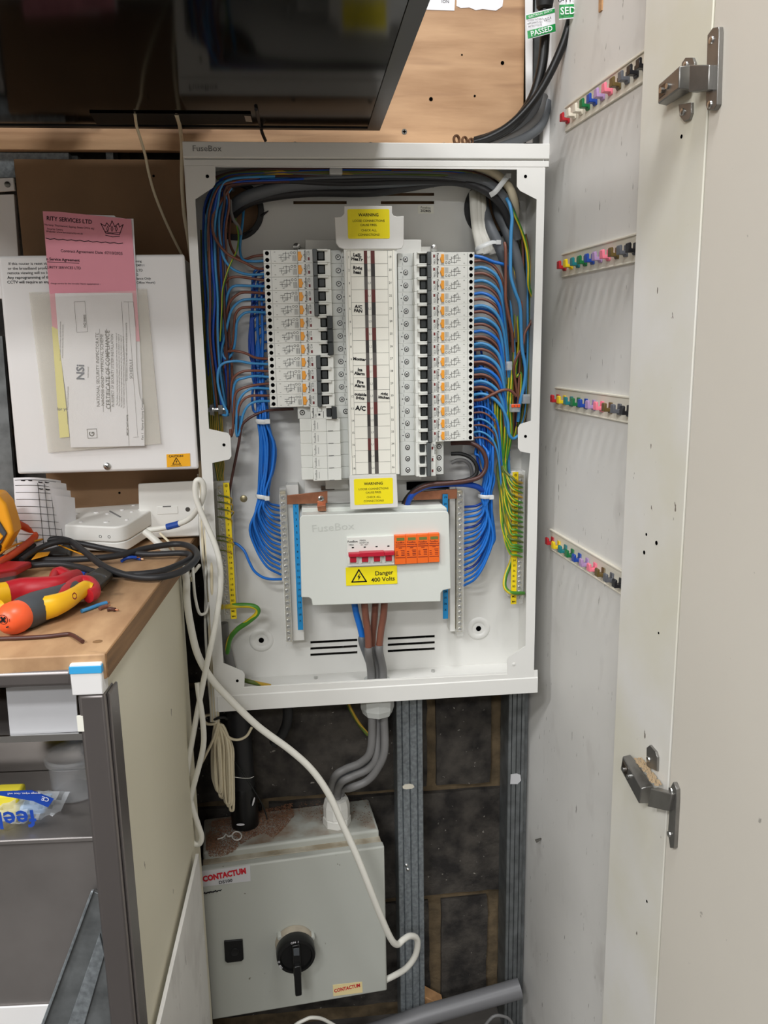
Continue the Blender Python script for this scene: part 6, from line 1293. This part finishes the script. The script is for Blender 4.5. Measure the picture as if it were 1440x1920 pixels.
# rotary handle
q = cp(552, 1766, 0); ax = -cv
MB().lathe([(.0315, 0), (.0310, .010), (.0290, .014), (.026, .014)], q, ax, 28).build('dial_base', mat('dusty_grey', rgb(176, 166, 148), .8, var=.18, vscale=60), iso, bevel=.0008)
for k in range(3):
    a = math.radians(20 + 120 * k); c = q + (cu_ * math.cos(a) + V((0, 0, 1)) * math.sin(a)) * .031; MB().lathe([(.004, 0), (.004, .011), (.003, .0125)], c, ax, 10).build('base_lug', M['contactum'], iso)
d0 = q + ax * .014
MB().lathe([(.0300, 0), (.0312, .002), (.0312, .018), (.0300, .0205), (.0255, .0215), (.0240, .0180), (.010, .0175)], d0, ax, 32).build('dial', M['black_plastic'], iso)
f0 = d0 + ax * .0178; up = V((0, 0, 1))
hd = MB().hexa([f0 - cu_ * .0062 + up * .024, f0 + cu_ * .0062 + up * .024, f0 + cu_ * .0062 + up * .024 + ax * .006, f0 - cu_ * .0062 + up * .024 + ax * .006][::-1], [f0 - cu_ * .0062 - up * .024, f0 + cu_ * .0062 - up * .024, f0 + cu_ * .0062 - up * .024 + ax * .016, f0 - cu_ * .0062 - up * .024 + ax * .016][::-1])
hd.build('handle_rib', M['black_plastic'], iso, bevel=.0012)
hd = MB().hexa([f0 - cu_ * .0058 - up * .004 + ax * .004, f0 + cu_ * .0058 - up * .004 + ax * .004, f0 + cu_ * .0058 - up * .004 + ax * .019, f0 - cu_ * .0058 - up * .004 + ax * .019], [f0 - cu_ * .0052 - up * .058 + ax * .008, f0 + cu_ * .0052 - up * .058 + ax * .008, f0 + cu_ * .0052 - up * .058 + ax * .020, f0 - cu_ * .0052 - up * .058 + ax * .020])
hd.build('handle', M['black_plastic'], iso, bevel=.0022, seg=3)
g_ = f0 + up * .016 + ax * .0095; MB().hexa([g_ - cu_ * .0045 - up * .006, g_ + cu_ * .0045 - up * .006, g_ + cu_ * .0045 + up * .006, g_ - cu_ * .0045 + up * .006], [g_ - cu_ * .0045 - up * .006 + ax * .002, g_ + cu_ * .0045 - up * .006 + ax * .003, g_ + cu_ * .0045 + up * .006 + ax * .0006, g_ - cu_ * .0045 + up * .006 + ax * .0006]).build('pointer', M['tool_grey'], iso, bevel=.0006)
mb = MB(); rim = d0 + ax * .0213
def rt(s, ang, r, size, rot):
    c = rim + (cu_ * math.cos(math.radians(ang)) + up * math.sin(math.radians(ang))) * r
    mb.textM(s, size, Matrix.Translation(c + ax * .0006) @ Cm @ Matrix.Rotation(math.radians(rot), 4, 'Z'), .01)
rt('ON', 98, .0278, .0052, 8); rt('I', 82, .0278, .0052, -8); rt('O', 186, .0278, .0050, 96); rt('OFF', 206, .0278, .0046, 110); mb.build('lettering', M['paper'], iso, smooth=False)
# dust and shavings lying on top
def top(px, py): return PZ(px, py, ZC + .0004)
d_l = [(392, 1606), (386, 1590), (392, 1560), (398, 1540), (430, 1533), (490, 1520), (548, 1506), (552, 1530), (530, 1556), (512, 1572), (495, 1562), (470, 1572), (450, 1585), (436, 1600), (410, 1608)]
d_r = [(560, 1506), (612, 1500), (606, 1540), (590, 1536), (566, 1532), (556, 1520)]
d_f = [(652, 1500), (690, 1497), (700, 1535), (684, 1552), (662, 1535)]
def inside(x, y, P):
    c = False
    for i in range(len(P)):
        (x1, y1), (x2, y2) = P[i], P[i - 1]
        if (y1 > y) != (y2 > y) and x < (x2 - x1) * (y - y1) / (y2 - y1) + x1: c = not c
    return c
rnd = random.Random(9)
M['shaving'] = mat('shaving', rgb(150, 108, 80), .9, col2=rgb(96, 62, 46), vscale=300)
mb = MB(); n_ = 0
while n_ < 7500:
    P, w = (d_l, 1) if rnd.random() < .85 else (d_r if rnd.random() < .6 else d_f, .7)
    x, y = rnd.uniform(383, 705), rnd.uniform(1495, 1610)
    if not inside(x, y, P): continue
    q = top(x, y); s = rnd.uniform(.0004, .0015); a = rnd.uniform(0, PI); e = V((math.cos(a), math.sin(a), rnd.uniform(-.2, .2))) * s; f = V((-math.sin(a), math.cos(a), 0)) * s * .5
    q.z += rnd.uniform(0, .0012)
    mb.add([q - e, q + f, q + e, q - f, q + V((0, 0, s * .7))], [(0, 1, 4), (1, 2, 4), (2, 3, 4), (3, 0, 4), (3, 2, 1, 0)]); n_ += 1
tag(mb.build('wood_shavings', M['shaving'], smooth=False), 'brown drilling dust and shavings on top of the isolator box', 'shavings', kind='stuff')
rg = thing('white_ring_tie', top(443, 1571), 'small white ring tie lying in the dust on the isolator box', 'tie')
cpt = [top(444 + 9 * math.cos(k * PI / 8), 1569 + 8 * math.sin(k * PI / 8)) + V((0, 0, .0016)) for k in range(17)]
MB().tube(cpt, .0012, 6).build('loop', M['plastic_white'], rg)
MB().tube(cat_([top(*p) + V((0, 0, .0016)) for p in ((436, 1568), (428, 1570), (424, 1566), (418, 1572), (408, 1575))], 4), .0011, 6).build('tail', M['plastic_white'], rg)
# black pipe with tape
bp = thing('black_pipe', PZ(460, 1545, ZC), 'black pipe wrapped in tape standing on the isolator box', 'pipe')
pb = PZ(460, 1546, ZC + .001)
pipe = [pb + V((0, 0, .0)), pb + V((-.001, .004, .075)), pb + V((-.003, .012, .16)), pb + V((-.004, .020, .24)), pb + V((-.004, .024, .33))]
MB().tube(cat_(pipe, 6), .0205, 18).build('tube', M['black_rubber'], bp, ang=80)
MB().tube([pb + V((0, 0, .0006)), pb + V((0, .001, .02)), pb + V((-.001, .003, .062)), pb + V((-.0012, .004, .068))], [.0228, .0230, .0228, .0210], 20).build('tape_wrap', M['black_plastic'], bp, ang=60)
for (px, py, w, h, ro) in ((475, 1507, .0022, .0075, -25), (451, 1546, .0075, .0022, 6), (432, 1551, .0012, .003, 10)):
    q = PY(px, py, pb.y - .0225); q2 = V((q.x, pb.y - math.sqrt(max(0, .0231 ** 2 - (q.x - pb.x) ** 2)) - .0004, q.z))
    nn = (V((q2.x - pb.x, q2.y - pb.y, 0))).normalized(); tt = V((-nn.y, nn.x, 0)) * (1 if nn.y < 0 else -1)
    c, s = math.cos(math.radians(ro)), math.sin(math.radians(ro))
    MB().add([q2 + tt * (c * w * a - s * h * b) + V((0, 0, s * w * a + c * h * b)) for a, b in [(math.cos(k * PI / 4), math.sin(k * PI / 4)) for k in range(8)]], [tuple(range(8))]).build('scuff', M['paper'], bp, smooth=False)
wire('cable_tie_tail', [(438, 1425, -.035), (456, 1450, -.05), (474, 1478, -.06), (490, 1505, -.06), (498, 1525, -.055), (501, 1536, -.05)], .0012, 'black_matt', 'thin black cable tie tail sticking out beside the taped pipe', 'cable tie')
wire('white_thread', [(440, 1457, -.062), (455, 1459, -.062), (468, 1459, -.06), (476, 1456, -.056)], .0005, 'white_cable', 'thin white thread across the black pipe', 'thread')
cable('black_conduit', [(538, 1318, .0), (540, 1340, .002), (536, 1362, .004), (526, 1382, .006), (512, 1395, .008)], .0085, 'black_rubber', 'black corrugated conduit dropping behind the board at the lower left')
sg = thing('small_gland', PY(506, 1336, -.02), 'small white gland under the board with yellow green cable in it', 'gland')
q = PY(508, 1326, -.03); MB().lathe([(.009, 0), (.0095, .003), (.008, .0085), (.005, .0095)], (q.x, -.03, .7195), (0, 0, -1), 14).build('nut', M['plastic_white'], sg)
MB().tube(cat_([V((q.x + .002, -.03, .715)), V((q.x + .003, -.028, .700)), V((q.x + .002, -.02, .690))], 4), .0055, 10).build('cable_end', M['earth_wire_dull'], sg)
wire('earth_wire', [(648, 1310, .0), (660, 1335, .005), (674, 1358, .01), (690, 1378, .01)], .0032, 'earth_wire_dull', 'dark green earth cable in the shadow left of the large gland', 'wire')
# coil of cream cable
rnd = random.Random(21); pts = [(472, 1364, -.05), (462, 1380, -.062), (446, 1387, -.066), (430, 1383, -.064), (418, 1368, -.06)]
for k in range(13):
    xb = 401 + (k * 5 % 13) * 2.5; yb4 = 1478 + 3.2 * (k * 5 % 13) + rnd.uniform(-5, 5); Yd = -.052 - .0045 * (k % 4); xt = 405 + (k * 3 % 9) * 1.6
    pts += [(xt, 1352 + k % 3 * 3, Yd), (xb - 3 - (k % 3), 1400, Yd), (xb - 3, 1450, Yd), (xb, yb4 - 8, Yd), (xb + 3.5, yb4, Yd), (xb + 7, yb4 - 9, Yd - .002), (xb + 6, 1440, Yd - .003), (xb + 3, 1395, Yd - .002)]
pts += [(408, 1350, -.06), (400, 1342, -.07), (388, 1341, -.072), (381, 1348, -.072), (388, 1357, -.072), (402, 1357, -.07), (410, 1350, -.066), (400, 1385, -.07), (386, 1415, -.07), (374, 1438, -.06)]
P = cat_([PY(*p) for p in pts], 5)
co = thing('cable_coil', PY(415, 1500, -.06), 'hank of thin cream cable hanging under the left corner of the board', 'cable coil')
MB().tube(P, .0023, 6).build('strand', M['cream_cable'], co, ang=80)
MB().tube(cat_([PY(*p) for p in ((402, 1349, -.074), (410, 1346, -.08), (420, 1345, -.078), (426, 1348, -.07))], 4), .0022, 6).build('binding', M['black_matt'], co)
# white cables on the left
cable('white_flat_cable', [(272, 997, -.085), (290, 1012, -.095), (318, 1040, -.11), (340, 1063, -.13), (349, 1085, -.14), (350, 1120, -.14), (356, 1165, -.14), (370, 1225, -.142), (396, 1272, -.145), (432, 1312, -.148), (484, 1362, -.15), (545, 1407, -.15), (586, 1445, -.15), (618, 1492, -.15), (642, 1545, -.15), (668, 1602, -.15), (692, 1662, -.148), (714, 1718, -.14), (733, 1760, -.13), (745, 1771, -.12), (756, 1762, -.11), (768, 1755, -.10), (780, 1758, -.09), (783, 1772, -.085), (777, 1795, -.08), (758, 1818, -.075), (722, 1838, -.065), (712, 1843, -.05)],
      .0052, 'white_cable', 'thick white cable swooping from the bench across the isolator box')
cable('white_cable', [(277, 994, -.08), (300, 991, -.085), (330, 984, -.09), (356, 972, -.10), (372, 952, -.115), (381, 930, -.125), (381, 908, -.13), (374, 900, -.132), (367, 905, -.132), (367, 930, -.132), (375, 955, -.132), (388, 985, -.132), (402, 1018, -.134), (411, 1050, -.136), (414, 1090, -.138), (409, 1140, -.14), (400, 1190, -.145), (388, 1245, -.15), (374, 1315, -.155), (360, 1390, -.16), (352, 1440, -.16), (352, 1475, -.16), (360, 1510, -.16), (371, 1545, -.16), (378, 1568, -.16), (374, 1582, -.16), (362, 1580, -.16), (354, 1556, -.16), (354, 1520, -.16), (362, 1478, -.163), (376, 1425, -.163), (382, 1390, -.163), (380, 1350, -.16), (374, 1310, -.155), (370, 1280, -.15)],
      .0040, 'white_cable', 'white cable with a tall loop at the enclosure corner, hanging in a figure of eight')
bt = thing('blue_tape_wrap', PY(325, 986, -.09), 'blue tape wrapped round the white cable beside the alarm unit', 'tape')
MB().tube([PY(313, 988, -.087), PY(325, 985, -.089), (PY(336, 982, -.091))], .0048, 10).build('band', M['tape_blue'], bt)
for k in range(6):
    x = 375 + 3 * k
    cable('thin_white_cable', [(372 + k * 1.5, 890 - 30 * (k % 2), -.02), (x, 930, -.05 - .006 * k), (x + 1, 980, -.06 - .006 * k), (x + 6 + rnd.uniform(-3, 3), 1040, -.07 - .005 * k), (x + 8 + rnd.uniform(-4, 4), 1100, -.075 - .005 * k), (x + 14 + rnd.uniform(-6, 2), 1170, -.08), (x + 18 + rnd.uniform(-6, 0), 1240, -.085), (395 + 2.6 * k, 1320, -.085), (396 + 2.6 * k, 1352, -.07)], .0021, 'cream_cable' if k % 2 else 'white_cable', 'thin white cable in the bunch beside the left side of the board', 'thin cables beside the board')
cable('thin_white_cable', [(352, 1040, -.10), (361, 1060, -.11), (363, 1090, -.12), (366, 1120, -.12), (374, 1150, -.11), (386, 1148, -.1), (392, 1130, -.09)], .0021, 'white_cable', 'thin white cable bending round below the bench corner')
cable('thin_white_cable', [(374, 1060, -.09), (362, 1074, -.11), (352, 1080, -.12), (352, 1066, -.125)], .0026, 'white_cable', 'short white cable end curling at the back corner of the bench top')
cable('thin_white_cable', [(300, 1000, -.09), (318, 1018, -.10), (330, 1040, -.105), (348, 1062, -.11), (360, 1090, -.11)], .0018, 'cream_cable', 'thin white lead running down from the alarm unit')
def cabz(pts_, r, m, label):
    P = []
    for p in pts_: P.append(PZ(p[0], p[1], ZT - .0006) if p[2] == 'T' else PY(*p))
    tag(MB().tube(cat_(P, 6), r, 8).build('thin_cable', M[m], None, ang=80), label, 'cable')
cabz([(253, 214, 'T'), (256, 236, -.09), (262, 256, -.08), (272, 290, -.06), (278, 320, -.05), (288, 358, -.04), (304, 400, -.03), (322, 440, -.022), (340, 476, -.014), (352, 500, -.008)], .0019, 'cream_cable', 'thin cream cable hanging from the overhead screen to the enclosure corner')
cabz([(331, 216, 'T'), (336, 232, -.08), (339, 250, -.06), (341, 275, -.03), (341, 340, -.016), (345, 400, -.014), (353, 450, -.014), (362, 520, -.014), (368, 640, -.014), (373, 760, -.014), (378, 870, -.014), (380, 920, -.02)], .0026, 'cream_cable', 'pale cable from the overhead screen down between enclosure and board')
cabz([(480, 205, 'T'), (488, 235, -.06), (492, 250, -.05), (498, 264, -.04)], .0022, 'black_cable', 'short black cable between the overhead screen and the top rail')
# grey pipe and timber at the bottom
P0, P1, P2 = PY(975, 1853, -.03), PY(800, 1903, -.035), PY(560, 1985, -.04)
P2 = P1 + (P2 - P1) * ((P1.z - .019) / (P1.z - P2.z))
gp = thing('grey_pipe', P1, 'grey plastic pipe leaning across the studs at the bottom', 'pipe')
MB().tube([P2, P1, P0], .0172, 20, caps=False).build('tube', M['pvc_grey'], gp, ang=80)
dirp = (P0 - P1).normalized(); MB().tube([P0 - dirp * .004, P0 - dirp * .002], .0168, 18).build('bore', M['hole'], gp)
T('wood_offcut', MB().prism([PY(x, y, .012) for x, y in ((797, 1869), (833, 1888), (826, 1904), (806, 1902), (787, 1890))], (0, .03, 0)), M['wood_raw'], 'small raw wood offcut resting on the grey pipe by the stud', 'offcut', bevel=.0012)
cable('white_cable', [(470, 2150, -.10), (510, 2000, -.095), (545, 1932, -.09), (572, 1912, -.085), (590, 1908, -.08), (612, 1914, -.07), (645, 1940, -.06), (680, 2010, -.05), (690, 2110, -.04)], .0030, 'white_cable', 'white cable end under the isolator box at the bottom edge')
cable('white_cable', [(880, 2080, -.07), (895, 1960, -.06), (920, 1910, -.056), (945, 1906, -.054), (960, 1920, -.052), (966, 1960, -.05), (968, 2080, -.045)], .0028, 'grey_sheath', 'grey cable loop under the pipe at the bottom right corner')
# ================================================================== top right: cables, labels, trunking
T('white_trunking', MB().hexa([PY(984, -40, .0), PY(999, -40, .0), PY(1000, 268, .0), PY(988, 268, .0)], [PY(984, -40, -.02), PY(999, -40, -.02), PY(998, 268, -.02), PY(986, 268, -.02)]), M['metal_white'], 'white trunking strip at the edge of the plywood', 'trunking', bevel=.001)
T('white_trunking', MB().box(PY(1013, 100, .0).x, PY(1030, 100, .0).x, -.022, .0, 1.526, 2.2), M['metal_white'], 'white trunking strip nearest the cupboard side, behind the black cables', 'trunking', bevel=.001)
T('dark_trunking', MB().box(PY(1000, 100, .0).x, PY(1013, 100, .0).x, -.004, .004, 1.526, 2.2), M['galv_dark'], 'dark strip between the two white trunking strips', 'trunking')
cable('black_cable', [(1024, -30, -.06), (1022, 20, -.06), (1021, 80, -.06), (1015, 130, -.06), (1001, 178, -.058), (980, 214, -.055), (953, 240, -.05), (920, 257, -.045), (890, 266, -.04)], .0070, 'black_plastic', 'thick black cable with the lower green test label')
cable('black_cable', [(1082, -30, -.085), (1070, 35, -.082), (1056, 82, -.078), (1034, 132, -.072), (1008, 178, -.068), (980, 213, -.062), (948, 241, -.055), (912, 260, -.048), (884, 268, -.04)], .0058, 'black_plastic', 'black cable with the upper green test label')
T('cable_plug', MB().tube([PY(1022, -40, -.06), PY(1022, -5, -.06), PY(1021, 14, -.06), PY(1021, 18, -.06)], [.0125, .0125, .011, .008], 14), M['black_matt'], 'black plug body at the top of the thick black cable', 'plug')
for k, (a, b) in enumerate((((1004, 196), (960, 244)), ((1010, 214), (968, 252)), ((1018, 225), (985, 256)))):
    cable('grey_cable', [(a[0] + 8, a[1] - 34, -.02), (a[0], a[1], -.028), ((a[0] + b[0]) / 2 + 4, (a[1] + b[1]) / 2 + 3, -.034), (b[0], b[1], -.036), (b[0] - 34, b[1] + 12, -.036), (b[0] - 60, b[1] + 20, -.034)], .0075, 'grey_cable' if k != 1 else 'grey_sheath', ('upper', 'middle, lighter', 'lowest')[k] + ' of the grey cables curving down behind the black ones', 'grey cables above the top rail')
for k, (px, r) in enumerate(((856, .0068), (871, .0058), (883, .0048))):
    q = PY(px, 258, -.086); o = ring('rusty_washer', r * .55, r, -.0018, .0018, (q.x, q.y, 1.5245 + r), mat('rust', rgb(110, 76, 50), .7, .3, var=.4, vscale=90), None, ax=(.5, -.8, .1), n=18)
    tag(o, ('largest', 'middle', 'smallest')[k] + ' of three rusty washers standing on the top rail', 'washer', 'rusty washers on the top rail')
def pat(pts, Y, label, top_):
    t = thing('test_label', PY(*pts[0], Y), label, 'label')
    (a, b, c, d) = [V((x, y, 0)) for x, y in pts]
    def L(u_, v_, o=0.0): q = a.lerp(b, u_).lerp(d.lerp(c, u_), v_); return PY(q.x, q.y, Y - .006 * math.sin(PI * min(max(u_, 0), 1)) - o)
    def strip(v0, v1, o): return MB().grid([[L(k / 8, v0, o) for k in range(9)], [L(k / 8, v1, o) for k in range(9)]])
    strip(0, 1, 0).build('flag', M['paper'], t)
    if top_: strip(.04, .20, .0004).build('green_band', M['green_tag'], t)
    strip(.66, .97, .0004).build('green_band', M['green_tag'], t)
    def tx(s, u_, v_, h, m, bold=0.0):
        q, q2 = L(u_, v_, .0008), L(u_ + .1, v_, .0008); rot = math.degrees(math.atan2(q2.z - q.z, q2.x - q.x)); hh_ = (L(0, 0) - L(0, 1)).length
        MB().text(s, h * hh_, q.x, min(q.y, q2.y) - .0006, q.z, rot, bold).build('lettering', M[m], t, smooth=False)
    if top_: tx('PASSED', .50, .82, .30, 'paper', .01); tx('ELECTRICAL SAFETY', .5, .12, .12, 'paper'); [tx(s, .28, v_, .10, 'ink') for s, v_ in (('TESTER INITIALS', .31), ('APPLIANCE No.', .43), ('RETEST DATE', .55))]; tx('12/24', .72, .40, .16, 'ink')
    else: tx('SED', .42, .82, .24, 'paper', .01); tx('8-11-24', .5, .54, .2, 'ink'); tx('01234', .5, .36, .18, 'ink')
pat([(986, 27), (1040, 14), (1042, 60), (990, 74)], -.075, 'green and white PASSED test label on the thick black cable', True)
pat([(1050, -45), (1090, -45), (1087, 33), (1048, 37)], -.095, 'green and white PASSED test label cut off by the top edge', False)
q = PN(1128, 8, O, ex); MB().hexa([q + ey * .004 + V((0, 0, -.008)), q - ey * .004 + V((0, 0, -.008)), q - ey * .007 + V((0, 0, .05)), q + ey * .007 + V((0, 0, .05))], [p - ex * .002 for p in (q + ey * .004 + V((0, 0, -.008)), q - ey * .004 + V((0, 0, -.008)), q - ey * .007 + V((0, 0, .05)), q + ey * .007 + V((0, 0, .05)))]).build('bare_wood_patch', M['wood_raw'], pan)
# lamps fixed to the ceiling
for lx_, ly_, wx, wy, _p, nm in LAMPS:
    t = thing('ceiling_lamp', (lx_, ly_, 2.55), 'white ceiling lamp %s the distribution board' % nm, 'lamp')
    MB().box(lx_ - wx / 2 - .02, lx_ + wx / 2 + .02, ly_ - wy / 2 - .02, ly_ + wy / 2 + .02, 2.53, 2.5495).build('housing', M['metal_white'], t)
